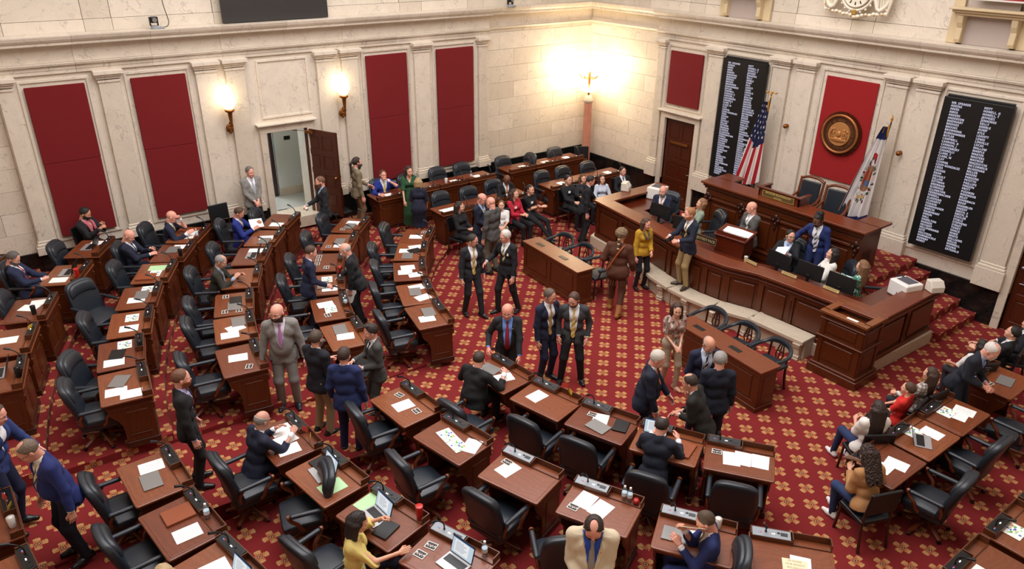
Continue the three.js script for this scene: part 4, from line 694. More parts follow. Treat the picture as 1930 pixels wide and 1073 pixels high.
{ // marble torchere in the corner
  const t = thing('torchere', 'pink marble column lamp with glowing glass globes in the corner', 'lamp', [-16.5, 0.24, -15.28]);
  part(t, 'column', LA([[0.17, 0], [0.17, 0.3], [0.13, 0.36], [0.125, 1.4], [0.115, 2.2]], 24), M.pink);
  part(t, 'capital', LA([[0.115, 2.2], [0.15, 2.24], [0.15, 2.29], [0.11, 2.32], [0.09, 2.42], [0.0, 2.42]], 24), M.benchMarble);
  part(t, 'bronze_stem', [CY(0.025, 0.035, 0.7, 0, 2.75, 0), ...[0, 1, 2, 3, 4].map((i) => { const a = i * 1.2566; return TU([[0, 2.95, 0], [0.12 * Math.cos(a), 2.9, 0.12 * Math.sin(a)], [0.27 * Math.cos(a), 2.95, 0.27 * Math.sin(a)], [0.3 * Math.cos(a), 3.03, 0.3 * Math.sin(a)]], 0.014, 10, 6); })], M.bronze);
  part(t, 'glass_bowl', LA([[0, 2.5], [0.12, 2.52], [0.26, 2.6], [0.3, 2.68], [0.24, 2.69], [0, 2.64]], 24), M.glow);
  for (let i = 0; i < 5; i++) part(t, 'globe', SP(0.13, 0.3 * Math.cos(i * 1.2566), 3.15, 0.3 * Math.sin(i * 1.2566), 1, 1, 1, 16, 12), M.glow);
  part(t, 'globe', SP(0.14, 0, 3.36, 0, 1, 1, 1, 16, 12), M.glow);
  for (const [x, y, z, p] of [[0.3, 3.4, 0.0, 7], [0, 3.4, 0.3, 7], [0, 2.85, 0, 5]]) { const l = new THREE.PointLight(0xffe6bd, p); l.position.set(-16.5 + x, y, -15.28 + z); l.castShadow = true; l.shadow.radius = 7; scene.add(l); }
}
one('wall_screen', [BX(0.08, 1.3, 2.36, 0, 0.65, 0, 0.012, 'z')], mat('#2e2b29', 0.5), 'wide dark blank screen standing on the cornice of the left wall', 'screen', [XL + 0.02, 5.215, -6.34]);
for (const [z, l, m] of [[-3.78, 'black and silver pan camera on the left cornice with its cable', 1], [-12.6, 'small pan camera on the cornice near the corner', 0]]) {
  const t = thing('pan_camera', l, 'camera', [XL + 0.14, 5.21, z]);
  part(t, 'base', [CY(0.07, 0.08, 0.06, 0, 0.03, 0, 16), BX(0.1, 0.03, 0.16, 0, 0.015, -0.1, 0.01)], M.greyPlastic); part(t, 'yoke', [BX(0.08, 0.17, 0.02, 0, 0.14, 0.07, 0.006), BX(0.08, 0.17, 0.02, 0, 0.14, -0.07, 0.006)], M.blackPlastic);
  part(t, 'head', [BX(0.11, 0.12, 0.12, 0.01, 0.17, 0, 0.02)], M.blackPlastic); part(t, 'lens', [at(CY(0.04, 0.045, 0.05, 0, 0, 0, 16), 0.085, 0.17, 0, 0, 0, Math.PI / 2)], M.steel);
  if (m) part(t, 'cable', TU([[0, 0.03, -0.1], [-0.02, 0.02, -0.22], [-0.08, 0.08, -0.3], [-0.1, 0.4, -0.26], [-0.1, 0.9, -0.22]], 0.008, 16, 5), M.blackPlastic);
}
// clock in a carved surround, and two window surrounds on consoles, all above the cornice of the rostrum wall
{
  const t = thing('wall_clock', 'round white clock in a carved cream and gold relief above the cornice', 'clock', [-8.92, 5.98, ZR + 0.0]);
  const rot = (g) => g.rotateX(Math.PI / 2), cream = mat('#e4dac4', 0.55), gilt = mat('#b98f3e', 0.45, 0.35);
  part(t, 'dial', rot(CY(0.27, 0.27, 0.05, 0, 0.06, 0, 40)), cream); part(t, 'dial_ring', [plain(new THREE.TorusGeometry(0.275, 0.022, 8, 48)).translate(0, 0, 0.085), plain(new THREE.TorusGeometry(0.345, 0.03, 8, 48)).translate(0, 0, 0.06)], cream);
  part(t, 'hour_marks', Array.from({ length: 12 }, (_, i) => { const a = i * Math.PI / 6; return at(BX(0.02, 0.06, 0.012, 0, 0.215, 0.09, 0.002), 0, 0, 0, 0, 0, a); }), M.darkGap);
  part(t, 'hands', [at(BX(0.018, 0.15, 0.01, 0, 0.065, 0.1, 0.002), 0, 0, 0, 0, 0, -0.5), at(BX(0.014, 0.2, 0.01, 0, 0.09, 0.105, 0.002), 0, 0, 0, 0, 0, 0.25)], M.darkGap);
  part(t, 'studded_rim', Array.from({ length: 20 }, (_, i) => SP(0.026, 0.39 * Math.cos(i * 0.314), 0.39 * Math.sin(i * 0.314), 0.06, 1, 1, 0.7, 8, 6)), cream);
  const left = [], gold = [];
  for (const s of [-1, 1]) for (let k = 0; k < 8; k++) { const x = s * (0.46 + (k % 4) * 0.055); left.push(TU([[x, 0.2, 0.05], [x + s * 0.015, -0.05, 0.08], [x + s * (0.02 + 0.01 * (k % 3)), -0.3, 0.05]], 0.024, 8, 5)); }
  for (const s of [-1, 1]) left.push(TU([[s * 0.4, -0.1, 0.06], [s * 0.52, -0.32, 0.08], [s * 0.66, -0.2, 0.06], [s * 0.72, 0.15, 0.05]], 0.04, 12, 6), TU([[s * 0.72, 0.2, 0.05], [s * 0.74, -0.1, 0.06], [s * 0.68, -0.4, 0.05]], 0.03, 8, 6));
  for (let k = 0; k < 17; k++) { const x = -0.66 + k * 0.083, y = -0.4 - 0.05 * Math.cos(x * 4) + rr(-0.02, 0.02); left.push(SP(rr(0.035, 0.055), x, y, 0.06, 1, 0.75, 0.7, 8, 6)); if (k % 2) gold.push(SP(0.022, x + 0.03, y - 0.02, 0.09, 1, 1, 0.7, 6, 5)); }
  part(t, 'carved_relief', left, cream); part(t, 'gilt_buds', [...gold, BX(0.09, 0.1, 0.05, 0, -0.38, 0.08, 0.015), SP(0.05, -0.7, -0.28, 0.05, 0.8, 1, 0.6), SP(0.05, 0.7, -0.15, 0.05, 0.6, 1.4, 0.6)], gilt);
}
for (const [x, l] of [[-11.74, 'stone window surround on scroll consoles above the first vote board'], [-6.31, 'stone window surround on scroll consoles above the second vote board']]) {
  const t = thing('window_surround', l, 'surround', [x, 5.21, ZR - 0.12]), st = mat('#cbb690', 0.7);
  part(t, 'blind', BX(0.86, 0.9, 0.04, 0, 0.45, 0.05), mat('#a99a90', 0.85));
  for (const s of [-1, 1]) { part(t, 'console', EX([[0, 0.0], [0.12, 0.02], [0.15, 0.08], [0.14, 0.28], [0.19, 0.38], [0.22, 0.5], [0, 0.5]], 0.11, 0.01).rotateY(-Math.PI / 2).translate(s * 0.47 + 0.055, 0.01, 0.05), st); part(t, 'jamb', BX(0.2, 0.9, 0.06, s * 0.62, 0.45, 0.04, 0.008, 'y'), st); }
  part(t, 'lintel', [BX(1.2, 0.05, 0.2, 0, 0.54, 0.14, 0.01), BX(1.26, 0.05, 0.26, 0, 0.59, 0.17, 0.016), BX(1.34, 0.04, 0.32, 0, 0.635, 0.2, 0.012)], st);
}
{ const t = thing('flag_bunting', 'navy cloth with a red and white lower edge hanging at top right', 'flag', [-5.6, 6.02, ZR + 0.1]); part(t, 'navy_cloth', BX(2.0, 0.6, 0.02, 0, 0.34, 0), mat('#171c3a', 0.9)); part(t, 'edge', [BX(2.0, 0.03, 0.024, 0, 0.0, 0)], mat('#d8cfc6', 0.9)); part(t, 'red_edge', [BX(2.0, 0.018, 0.026, 0, 0.025, 0)], mat('#a3232a', 0.9)); }
{ // the parapet of the gallery just below the lens
  const s = structure('trim_3'); part(s, 'parapet_cap', PLAN([[-0.02, -0.55], [-0.02, -1.4], [-0.17, -1.4], [-0.17, -0.9], [-0.1, -0.55]], 5.8, 6.2, 0.01), MB(2));
}
// ================= people: smooth-union bodies meshed as one surface =================
function nets(f, lo, hi, h) {
  const nx = Math.ceil((hi[0] - lo[0]) / h) + 2, ny = Math.ceil((hi[1] - lo[1]) / h) + 2, nz = Math.ceil((hi[2] - lo[2]) / h) + 2, S = 4, X = lo[0] - h / 2, Y = lo[1] - h / 2, Z = lo[2] - h / 2;
  const D = new Float32Array(nx * ny * nz), id = (i, j, k) => (k * ny + j) * nx + i;
  for (let k = 0; k < nz; k += S) for (let j = 0; j < ny; j += S) for (let i = 0; i < nx; i += S) {
    const c = f(X + (i + 1.5) * h, Y + (j + 1.5) * h, Z + (k + 1.5) * h), far = Math.abs(c) > S * h * 1.25 + 0.02;
    for (let c2 = k; c2 < Math.min(nz, k + S); c2++) for (let b = j; b < Math.min(ny, j + S); b++) for (let a = i; a < Math.min(nx, i + S); a++) D[id(a, b, c2)] = far ? c : f(X + a * h, Y + b * h, Z + c2 * h);
  }
  const vid = new Int32Array(nx * ny * nz).fill(-1), P = [], I = [];
  for (let k = 0; k < nz - 1; k++) for (let j = 0; j < ny - 1; j++) for (let i = 0; i < nx - 1; i++) {
    let m = 0; const c = [];
    for (let q = 0; q < 8; q++) { c[q] = D[id(i + (q & 1), j + ((q >> 1) & 1), k + (q >> 2))]; if (c[q] < 0) m |= 1 << q; }
    if (m === 0 || m === 255) continue;
    let sx = 0, sy = 0, sz = 0, n = 0;
    for (let q = 0; q < 8; q++) for (const e of [1, 2, 4]) if (!(q & e)) { const r = q | e; if ((c[q] < 0) !== (c[r] < 0)) { const t = c[q] / (c[q] - c[r]); sx += (q & 1) + (e === 1 ? t : 0); sy += ((q >> 1) & 1) + (e === 2 ? t : 0); sz += (q >> 2) + (e === 4 ? t : 0); n++; } }
    vid[id(i, j, k)] = P.length / 3; P.push(X + (i + sx / n) * h, Y + (j + sy / n) * h, Z + (k + sz / n) * h);
  }
  const quad = (a, b, c, d, flip) => { if (a < 0 || b < 0 || c < 0 || d < 0) return; flip ? I.push(a, c, b, a, d, c) : I.push(a, b, c, a, c, d); };
  for (let k = 1; k < nz - 1; k++) for (let j = 1; j < ny - 1; j++) for (let i = 1; i < nx - 1; i++) {
    const s = D[id(i, j, k)] < 0;
    if (s !== D[id(i + 1, j, k)] < 0) quad(vid[id(i, j - 1, k - 1)], vid[id(i, j, k - 1)], vid[id(i, j, k)], vid[id(i, j - 1, k)], !s);
    if (s !== D[id(i, j + 1, k)] < 0) quad(vid[id(i - 1, j, k - 1)], vid[id(i - 1, j, k)], vid[id(i, j, k)], vid[id(i, j, k - 1)], !s);
    if (s !== D[id(i, j, k + 1)] < 0) quad(vid[id(i - 1, j - 1, k)], vid[id(i, j - 1, k)], vid[id(i, j, k)], vid[id(i - 1, j, k)], !s);
  }
  const N = new Float32Array(P.length), e = h * 0.35;
  for (let v = 0; v < P.length; v += 3) { // one step onto the surface, and the normal from the field
    let [x, y, z] = [P[v], P[v + 1], P[v + 2]]; const d = f(x, y, z);
    let gx = f(x + e, y, z) - f(x - e, y, z), gy = f(x, y + e, z) - f(x, y - e, z), gz = f(x, y, z + e) - f(x, y, z - e); const l = Math.hypot(gx, gy, gz) || 1; gx /= l; gy /= l; gz /= l;
    const st = clamp(d, -h * 0.5, h * 0.5); P[v] -= gx * st; P[v + 1] -= gy * st; P[v + 2] -= gz * st; N[v] = gx; N[v + 1] = gy; N[v + 2] = gz;
  }
  const g = new THREE.BufferGeometry(); g.setAttribute('position', new THREE.BufferAttribute(new Float32Array(P), 3)); g.setAttribute('normal', new THREE.BufferAttribute(N, 3)); g.setIndex(I);
  return g;
}
const smin = (a, b, k) => { const h = k - Math.abs(a - b); return h > 0 ? Math.min(a, b) - h * h * 0.25 / k : Math.min(a, b); };
// a tapered capsule; ratio < 1 flattens it along axis f
const bone = (a, b, ra, rb, ratio = 1, f = null) => ({ a, b, ra, rb, ratio, f });
function field(bones, k) {
  const B = bones.map((o) => { const d = [o.b[0] - o.a[0], o.b[1] - o.a[1], o.b[2] - o.a[2]]; return { ...o, d, l2: d[0] * d[0] + d[1] * d[1] + d[2] * d[2] + 1e-9 }; });
  return (x, y, z) => {
    let m = 10;
    for (const o of B) {
      const px = x - o.a[0], py = y - o.a[1], pz = z - o.a[2], t = Math.min(1, Math.max(0, (px * o.d[0] + py * o.d[1] + pz * o.d[2]) / o.l2));
      let qx = px - o.d[0] * t, qy = py - o.d[1] * t, qz = pz - o.d[2] * t, e;
      if (o.f) { const s = (qx * o.f[0] + qy * o.f[1] + qz * o.f[2]) * (1 / o.ratio - 1); qx += o.f[0] * s; qy += o.f[1] * s; qz += o.f[2] * s; e = (Math.sqrt(qx * qx + qy * qy + qz * qz) - (o.ra + (o.rb - o.ra) * t)) * Math.min(1, o.ratio); }
      else e = Math.sqrt(qx * qx + qy * qy + qz * qz) - (o.ra + (o.rb - o.ra) * t);
      m = smin(m, e, k);
    }
    return m;
  };
}
const bounds = (bones, pad) => { const lo = [9, 9, 9], hi = [-9, -9, -9]; for (const o of bones) for (const [p, r] of [[o.a, o.ra], [o.b, o.rb]]) for (let i = 0; i < 3; i++) { lo[i] = Math.min(lo[i], p[i] - r * Math.max(1, o.ratio) - pad); hi[i] = Math.max(hi[i], p[i] + r * Math.max(1, o.ratio) + pad); } return [lo, hi]; };
const ell = (x, y, z, c, r) => { const a = (x - c[0]) / r[0], b = (y - c[1]) / r[1], d = (z - c[2]) / r[2], k = Math.sqrt(a * a + b * b + d * d); return (k - 1) * Math.min(r[0], r[1], r[2]); };
const lin = (h) => { const c = C(h); return [c.r, c.g, c.b]; };
// ---- heads (origin at the top of the neck, face towards +z) ----
function headField(o) {
  const w = o.w, jaw = o.jaw, nose = o.nose;
  return (x, y, z) => {
    const ax = Math.abs(x);
    let d = ell(x, y, z, [0, 0.108, 0.002], [0.076 * w, 0.092, 0.098]);
    d = smin(d, ell(x, y, z, [0, 0.06, 0.04], [0.062 * w, 0.085, 0.062]), 0.03);
    d = smin(d, ell(x, y, z, [0, -0.005, 0.062], [0.046 * jaw, 0.034, 0.042]), 0.035);            // jaw and chin
    d = smin(d, ell(ax, y, z, [0.036 * w, 0.045, 0.07], [0.03, 0.03, 0.028]), 0.02);               // cheeks
    d = smin(d, ell(ax, y, z, [0.027, 0.096, 0.086], [0.03, 0.009, 0.015]), 0.012);               // brow
    d = -smin(-d, ell(ax, y, z, [0.031, 0.077, 0.104], [0.018, 0.011, 0.014]), 0.012);            // eye sockets
    d = smin(d, ell(x, y, z, [0, 0.066, 0.104], [0.009 * nose, 0.026, 0.012]), 0.012);
    d = smin(d, ell(x, y, z, [0, 0.047, 0.112], [0.016 * nose, 0.0115, 0.0145]), 0.009);           // nose
    d = smin(d, ell(x, y, z, [0, 0.018, 0.094], [0.024, 0.0055, 0.011]), 0.006); d = smin(d, ell(x, y, z, [0, 0.007, 0.093], [0.021, 0.006, 0.011]), 0.006);
    d = smin(d, ell(ax, y, z, [0.079 * w, 0.068, -0.004], [0.011, 0.031, 0.018]), 0.008);         // ears
    d = smin(d, Math.max(Math.hypot(x, z + 0.018) - o.neck, Math.abs(y + 0.03) - 0.06), 0.03);   // neck
    return d;
  };
}
const HEADS = {}; const HF = { man: { w: 1, jaw: 1, nose: 1, neck: 0.052 }, broad: { w: 1.1, jaw: 1.3, nose: 1.15, neck: 0.062 }, lean: { w: 0.94, jaw: 0.9, nose: 1.1, neck: 0.049 }, woman: { w: 0.93, jaw: 0.82, nose: 0.82, neck: 0.042 }, child: { w: 0.95, jaw: 0.8, nose: 0.7, neck: 0.04 } };
function headGeo(type) {
  if (HEADS[type]) return HEADS[type];
  const g = nets(headField(HF[type]), [-0.11, -0.1, -0.13], [0.11, 0.22, 0.15], 0.0075); return HEADS[type] = g;
}
// ---- hair, in the head's own axes ----
const HAIR = {};
function hairGeo(style, head) {
  const key = style + head; if (HAIR[key]) return HAIR[key];
  const w = HF[head].w, cap = (t) => (x, y, z) => ell(x, y, z, [0, 0.108, -0.002], [0.076 * w + t, 0.092 + t, 0.098 + t * 0.8]);
  const face = (x, y, z, line, temple) => Math.max(z * 0.9 - (line - (y - 0.17) * 0.25) - Math.abs(x) * -temple, -1); // in front of the hairline
  let f, lo = [-0.13, -0.05, -0.15], hi = [0.13, 0.24, 0.14], h = 0.0075;
  const wave = (x, y, z, s, a) => a * n3(x * s, y * s * 0.7, z * s);
  const shortCut = (t, low) => (x, y, z) => { const ax = Math.abs(x); let d = cap(t)(x, y, z) + wave(x, y, z, 55, 0.0022); d = Math.max(d, z - 0.066 + Math.max(0, 0.15 - y) * 0.95 - (ax > 0.05 ? (ax - 0.05) * 0.2 : 0)); return Math.max(d, low - y + Math.max(0, -z) * -0.25); };
  if (style === 'short') f = shortCut(0.012, 0.065);
  else if (style === 'quiff') f = (x, y, z) => smin(shortCut(0.013, 0.065)(x, y, z), ell(x, y, z, [0.01, 0.196, 0.05], [0.055, 0.022, 0.045]) + wave(x, y, z, 45, 0.004), 0.015);
  else if (style === 'crop') f = shortCut(0.006, 0.07);
  else if (style === 'thin') f = (x, y, z) => Math.max(shortCut(0.008, 0.065)(x, y, z), -ell(x, y, z, [0, 0.215, 0.03], [0.045, 0.05, 0.075]));
  else if (style === 'ring') f = (x, y, z) => Math.max(shortCut(0.007, 0.06)(x, y, z), y - 0.125 - Math.max(0, -z) * 0.25);
  else {
    const long = style === 'long' || style === 'curly' || style === 'halfup';
    const strands = [];
    if (long) for (let i = 0; i < 9; i++) { const a = Math.PI * (0.62 + 0.76 * i / 8), L = style === 'curly' ? 0.3 : 0.33; const sx = Math.sin(a + Math.PI / 2 * 0), X = Math.cos(Math.PI * (i / 8)) * 0.085, Zb = -0.045 - 0.055 * Math.sin(Math.PI * i / 8); strands.push(bone([X, 0.1, Zb], [X * 1.12, -L + 0.05 + 0.03 * Math.sin(i * 2.1), Zb - 0.012 + (i === 0 || i === 8 ? 0.09 : 0)], 0.03, 0.024)); }
    if (style === 'bob' || style === 'shoulder') for (let i = 0; i < 9; i++) { const X = Math.cos(Math.PI * (i / 8)) * 0.085, Zb = -0.02 - 0.075 * Math.sin(Math.PI * i / 8); strands.push(bone([X, 0.1, Zb], [X * 1.05, style === 'bob' ? 0.0 : -0.07, Zb + 0.012], 0.028, 0.022)); }
    if (style === 'ponytail') strands.push(bone([0, 0.11, -0.1], [0, 0.06, -0.15], 0.03, 0.025), bone([0, 0.06, -0.15], [0.0, -0.16, -0.14], 0.025, 0.016));
    if (style === 'dreads') for (let i = 0; i < 16; i++) { const a = i * 0.8; strands.push(bone([0.045 * Math.cos(a), 0.17, -0.02 + 0.06 * Math.sin(a)], [0.075 * Math.cos(a), 0.2 - (i % 3) * 0.02, -0.06 + 0.05 * Math.sin(a)], 0.017, 0.014)); strands.push(bone([-0.03, 0.19, -0.06], [0.03, 0.21, -0.06], 0.035, 0.035)); }
    const sf = strands.length ? field(strands, 0.02) : () => 9;
    const am = style === 'curly' ? 0.011 : 0.0035, fr = style === 'curly' ? 42 : 38;
    f = (x, y, z) => {
      const ax = Math.abs(x); let d = cap(style === 'ponytail' || style === 'dreads' ? 0.009 : 0.019)(x, y, z);
      d = Math.max(d, z - 0.07 + Math.max(0, 0.155 - y) * (ax > 0.04 ? 0.55 : 1.0)); d = Math.max(d, 0.03 - y);
      d = smin(d, sf(x, y, z), 0.025);
      d = d + wave(x, y * (style === 'curly' ? 1 : 0.35), z, fr, am);
      return Math.max(d, Math.min(z - 0.012 - Math.max(0, ax - 0.062) * 1.6, 0.2) + (y > 0.15 ? -0.06 - (y - 0.15) * 3 : 0));
    };
    lo = [-0.17, style === 'dreads' ? 0 : -0.36, -0.2]; hi = [0.17, 0.26, 0.14]; h = 0.009;
  }
  return HAIR[key] = nets(f, lo, hi, h);
}
const BEARD = {};
function beardGeo(style, head) {
  const key = style + head; if (BEARD[key]) return BEARD[key];
  const H = headField(HF[head]), t = style === 'long' ? 0.016 : 0.007;
  return BEARD[key] = nets((x, y, z) => {
    const ax = Math.abs(x); let d = H(x, y, z) - t + n3(x * 60, y * 60, z * 60) * 0.0015; if (style === 'long') d = smin(d, ell(x, y, z, [0, -0.045, 0.085], [0.035, 0.055, 0.03]), 0.02);
    const low = Math.max(y - 0.05 + Math.max(0, 0.06 - ax) * 0.25, -0.02 - z + Math.max(0, y) * 0.2, -0.075 - y - (style === 'long' ? 0.05 : 0) , 0.0 + (0.004 - z) - 0.0);
    const mouth = Math.max(ax - 0.023, Math.abs(y - 0.012) - 0.0075, 0.07 - z), gap = Math.max(y - 0.03, -1);
    d = Math.max(d, low); if (style === 'goatee') d = Math.max(d, ax - 0.036, y - 0.036);
    return Math.max(d, -mouth, ax < 0.05 ? y - 0.034 : -1);
  }, [-0.11, -0.14, -0.03], [0.11, 0.08, 0.15], 0.0065);
}
// ---- right hands: x towards the thumb, y along the fingers, z out of the palm ----
const HANDS = {};
function handGeo(pose) {
  if (HANDS[pose]) return HANDS[pose];
  const [curl, spread, thumb] = { relax: [0.45, 0.05, 0.35], flat: [0.1, 0.1, 0.2], grip: [1.15, 0.02, 0.9], fist: [1.55, 0, 1.1], point: [1.4, 0, 0.8] }[pose];
  const B = [bone([0.018, 0.02, 0], [0.024, 0.085, 0], 0.017, 0.0145), bone([-0.018, 0.02, 0], [-0.024, 0.082, 0], 0.017, 0.0135), bone([0, 0.0, 0], [0, 0.085, 0], 0.021, 0.0145), bone([0, -0.05, 0], [0, 0.01, 0], 0.025, 0.023)];
  [[0.029, 0.074], [0.0095, 0.084], [-0.01, 0.077], [-0.028, 0.06]].forEach(([x, L], i) => {
    let p = [x, 0.086 - Math.abs(i - 1.2) * 0.004, 0], a = 0, c = pose === 'point' && i === 0 ? 0.05 : curl; const sx = (1.5 - i) * spread * 0.5;
    [0.46, 0.3, 0.24].forEach((s, j) => { a += c * (j ? 0.85 : 0.62) + i * 0.03; const q = [p[0] + sx * L * s, p[1] + Math.cos(a) * L * s, p[2] + Math.sin(a) * L * s]; B.push(bone(p, q, 0.0094 - j * 0.0008, 0.0088 - j * 0.0009)); p = q; });
  });
  const t0 = [0.026, 0.03, 0.006], t1 = [0.05, 0.062, 0.012 + thumb * 0.018], t2 = [0.052 - thumb * 0.012, 0.094, 0.016 + thumb * 0.03];
  B.push(bone(t0, t1, 0.0135, 0.011), bone(t1, t2, 0.0105, 0.0085));
  const [lo, hi] = bounds(B, 0.012); return HANDS[pose] = nets(field(B, 0.008), lo, hi, 0.0055);
}
let SHOE;
function shoeGeo() { // origin at the ankle joint, 8 cm above the sole, toe to +z
  if (SHOE) return SHOE;
  const f0 = field([bone([0, -0.045, -0.055], [0, -0.05, 0.06], 0.038, 0.043, 1), bone([0, -0.05, 0.06], [0, -0.057, 0.155], 0.043, 0.031), bone([0, -0.03, -0.04], [0, 0.015, -0.02], 0.04, 0.042)], 0.03);
  return SHOE = nets((x, y, z) => Math.max(f0(x, y, z), -0.08 - y, y - 0.03), [-0.07, -0.1, -0.12], [0.07, 0.05, 0.21], 0.009);
}
const eyeGeo = (iris) => { const g = new THREE.SphereGeometry(0.0108, 12, 10).scale(1.1, 0.72, 0.9), p = g.attributes.position, c = []; for (let i = 0; i < p.count; i++) { const r = Math.hypot(p.getX(i), p.getY(i)); c.push(...(p.getZ(i) > 0 && r < 0.0064 ? iris : [0.75, 0.72, 0.68])); } g.setAttribute('color', new THREE.BufferAttribute(new Float32Array(c), 3)); g.deleteAttribute('uv'); return g; };
function tint(g, fn) { const p = g.attributes.position, c = new Float32Array(p.count * 3); for (let i = 0; i < p.count; i++) c.set(fn(p.getX(i), p.getY(i), p.getZ(i)), i * 3); g.setAttribute('color', new THREE.BufferAttribute(c, 3)); return g; }
function moved(g, m) { g = g.clone().applyMatrix4(m); if (m.determinant() < 0) { const I = g.index.array; for (let i = 0; i < I.length; i += 3) { const t = I[i]; I[i] = I[i + 1]; I[i + 1] = t; } } return g; }
const skinMat = phys({ color: C('#ffffff'), vertexColors: true, roughness: 0.55, sheen: 0.1 });
const A3 = (v) => [v.x, v.y, v.z];
function ik(a, c, l1, l2, pole) { // joint between a and c
  const d = c.clone().sub(a); let L = d.length(); const max = (l1 + l2) * 0.995; if (L > max) { d.setLength(max); L = max; c.copy(a).add(d); } if (L < Math.abs(l1 - l2) * 1.05 + 0.02) { L = Math.abs(l1 - l2) * 1.05 + 0.02; d.setLength(L); c.copy(a).add(d); }
  const u = d.normalize(), x = (l1 * l1 - l2 * l2 + L * L) / (2 * L), y = Math.sqrt(Math.max(0, l1 * l1 - x * x)), n = pole.clone().addScaledVector(u, -pole.dot(u)).normalize();
  return a.clone().addScaledVector(u, x).addScaledVector(n, y);
}
const Q = (x, y, z) => new THREE.Quaternion().setFromEuler(new THREE.Euler(x, y, z, 'YXZ'));
const PEOPLE = [];
/* o: at [x, floor, z], turn (deg), h height, label; g girth, belly, sit (seat height), lean, twist (deg), head [turn, down, tilt] (deg);
   L / R wrist targets in own axes (metres for a 1.76 m body), handL/handR pose, palmL/palmR; feet; wear; hair; beard; glasses; skin */
function person(o) {
  const s = (o.h ?? 1.76) / 1.76, fem = o.fem ? 1 : 0, g = o.g ?? 1, belly = o.belly ?? 0, rad = Math.PI / 180;
  const t = thing('person', o.label, 'person', o.at, (o.turn ?? 0) * rad, o.group);
  const sit = o.sit, pel = V(0, sit ? sit + 0.105 * s : 0.95 * s, 0); if (o.shift) pel.add(V(...o.shift));
  const Rt = Q((o.lean ?? (sit ? -6 : 2)) * rad, (o.twist ?? 0) * rad, (o.roll ?? 0) * rad), Ri = Rt.clone().invert();
  const T = (x, y, z) => V(x, y, z).multiplyScalar(s).applyQuaternion(Rt).add(pel), fz = A3(V(0, 0, 1).applyQuaternion(Rt));
  const sw = (fem ? 0.145 : 0.168) * (0.55 + 0.45 * g);
  // arms
  const arm = {}; for (const [k, sg] of [['L', 1], ['R', -1]]) {
    const sh = T(sg * sw, 0.435, -0.008), def = sit ? [0.2, 0.72 - 0.05, 0.3] : [0.245, 0.84, 0.05], w0 = o[k] ?? [sg * def[0], def[1], def[2]], wr = V(...w0).multiplyScalar(s); if (sit && !o[k]) wr.y = sit + 0.2;
    const pole = V(...(o['pole' + k] ?? [sg * 0.45, -0.5, -0.8])), el = ik(sh, wr, 0.285 * s, 0.252 * s, pole); arm[k] = { sh, el, wr };
  }
  const hipW = (fem ? 0.078 : 0.07);
  const leg = {}; for (const [k, sg] of [['L', 1], ['R', -1]]) {
    const hp = V(sg * hipW * 1.15 * s, -0.02 * s, 0).applyQuaternion(Q(0, (o.hipTurn ?? 0) * rad, 0)).add(pel), fd = o['foot' + k] ?? (sit ? [sg * 0.11, 0, 0.42] : [sg * 0.11, 0, 0.0]);
    const an = V(fd[0] * s, (fd[1] + 0.08) * s, fd[2] * s), kn = ik(hp, an, 0.43 * s, 0.44 * s, V(sg * (sit ? 0.12 : 0.1), sit ? 0.45 : 0, 1)); leg[k] = { hp, kn, an, dir: fd[3] ?? sg * 10 };
  }
  // skin body
  const r = (x) => x * s * (0.6 + 0.4 * g);
  const core = (e) => [
    bone(A3(T(-hipW, -0.02, 0)), A3(T(hipW, -0.02, 0)), r(fem ? 0.112 : 0.108) + e, r(fem ? 0.112 : 0.108) + e, 0.92, fz),
    bone(A3(T(-0.045, 0.15, 0.005)), A3(T(0.045, 0.15, 0.005)), r(fem ? 0.09 : 0.102) + e, r(fem ? 0.09 : 0.102) + e, 0.92, fz),
    bone(A3(T(-0.07, 0.34, 0)), A3(T(0.07, 0.34, 0)), r(fem ? 0.098 : 0.112) + e, r(fem ? 0.098 : 0.112) + e, 0.9, fz),
    bone(A3(T(-sw * 0.85, 0.43, -0.01)), A3(T(sw * 0.85, 0.43, -0.01)), r(0.054) + e, r(0.054) + e, 0.95, fz), bone(A3(T(-sw * 0.9, 0.44, -0.015)), A3(T(-0.03, 0.49, -0.022)), r(0.04) + e, r(0.038) + e), bone(A3(T(sw * 0.9, 0.44, -0.015)), A3(T(0.03, 0.49, -0.022)), r(0.04) + e, r(0.038) + e),
    ...(belly ? [bone(A3(T(0, 0.1, 0.03)), A3(T(0, 0.2, 0.03)), r(0.1 + belly * 0.07) + e, r(0.1 + belly * 0.05) + e)] : []),
    ...(fem ? [bone(A3(T(0.062, 0.325, 0.065)), A3(T(0.062, 0.325, 0.07)), 0.052 * s + e, 0.048 * s + e), bone(A3(T(-0.062, 0.325, 0.065)), A3(T(-0.062, 0.325, 0.07)), 0.052 * s + e, 0.048 * s + e)] : []),
  ];
  const arms = (e, k1 = 1) => ['L', 'R'].flatMap((k) => [bone(A3(arm[k].sh), A3(arm[k].el), r(0.05) * k1 + e, r(0.041) * k1 + e), bone(A3(arm[k].el), A3(arm[k].wr), r(0.039) * k1 + e, r(0.029) * k1 + e)]);
  const legs = (e) => ['L', 'R'].flatMap((k) => [bone(A3(leg[k].hp), A3(leg[k].kn), r(0.083) + e, r(0.056) + e), bone(A3(leg[k].kn), A3(leg[k].an), r(0.056) + e, r(0.038) + e * 1.3)]);
  const nk0 = T(0, 0.475, -0.02), nk1 = T(0, 0.565, 0.008), neckR = (fem ? 0.043 : 0.052) * s * (0.7 + 0.3 * g);
  const bodyB = [...core(-0.012), ...arms(-0.004, fem ? 0.82 : 0.95), ...legs(-0.014), bone(A3(nk0), A3(nk1), neckR * 1.08, neckR)];
  let [lo, hi] = bounds(bodyB, 0.03); const bf = field(bodyB, 0.03 * s);
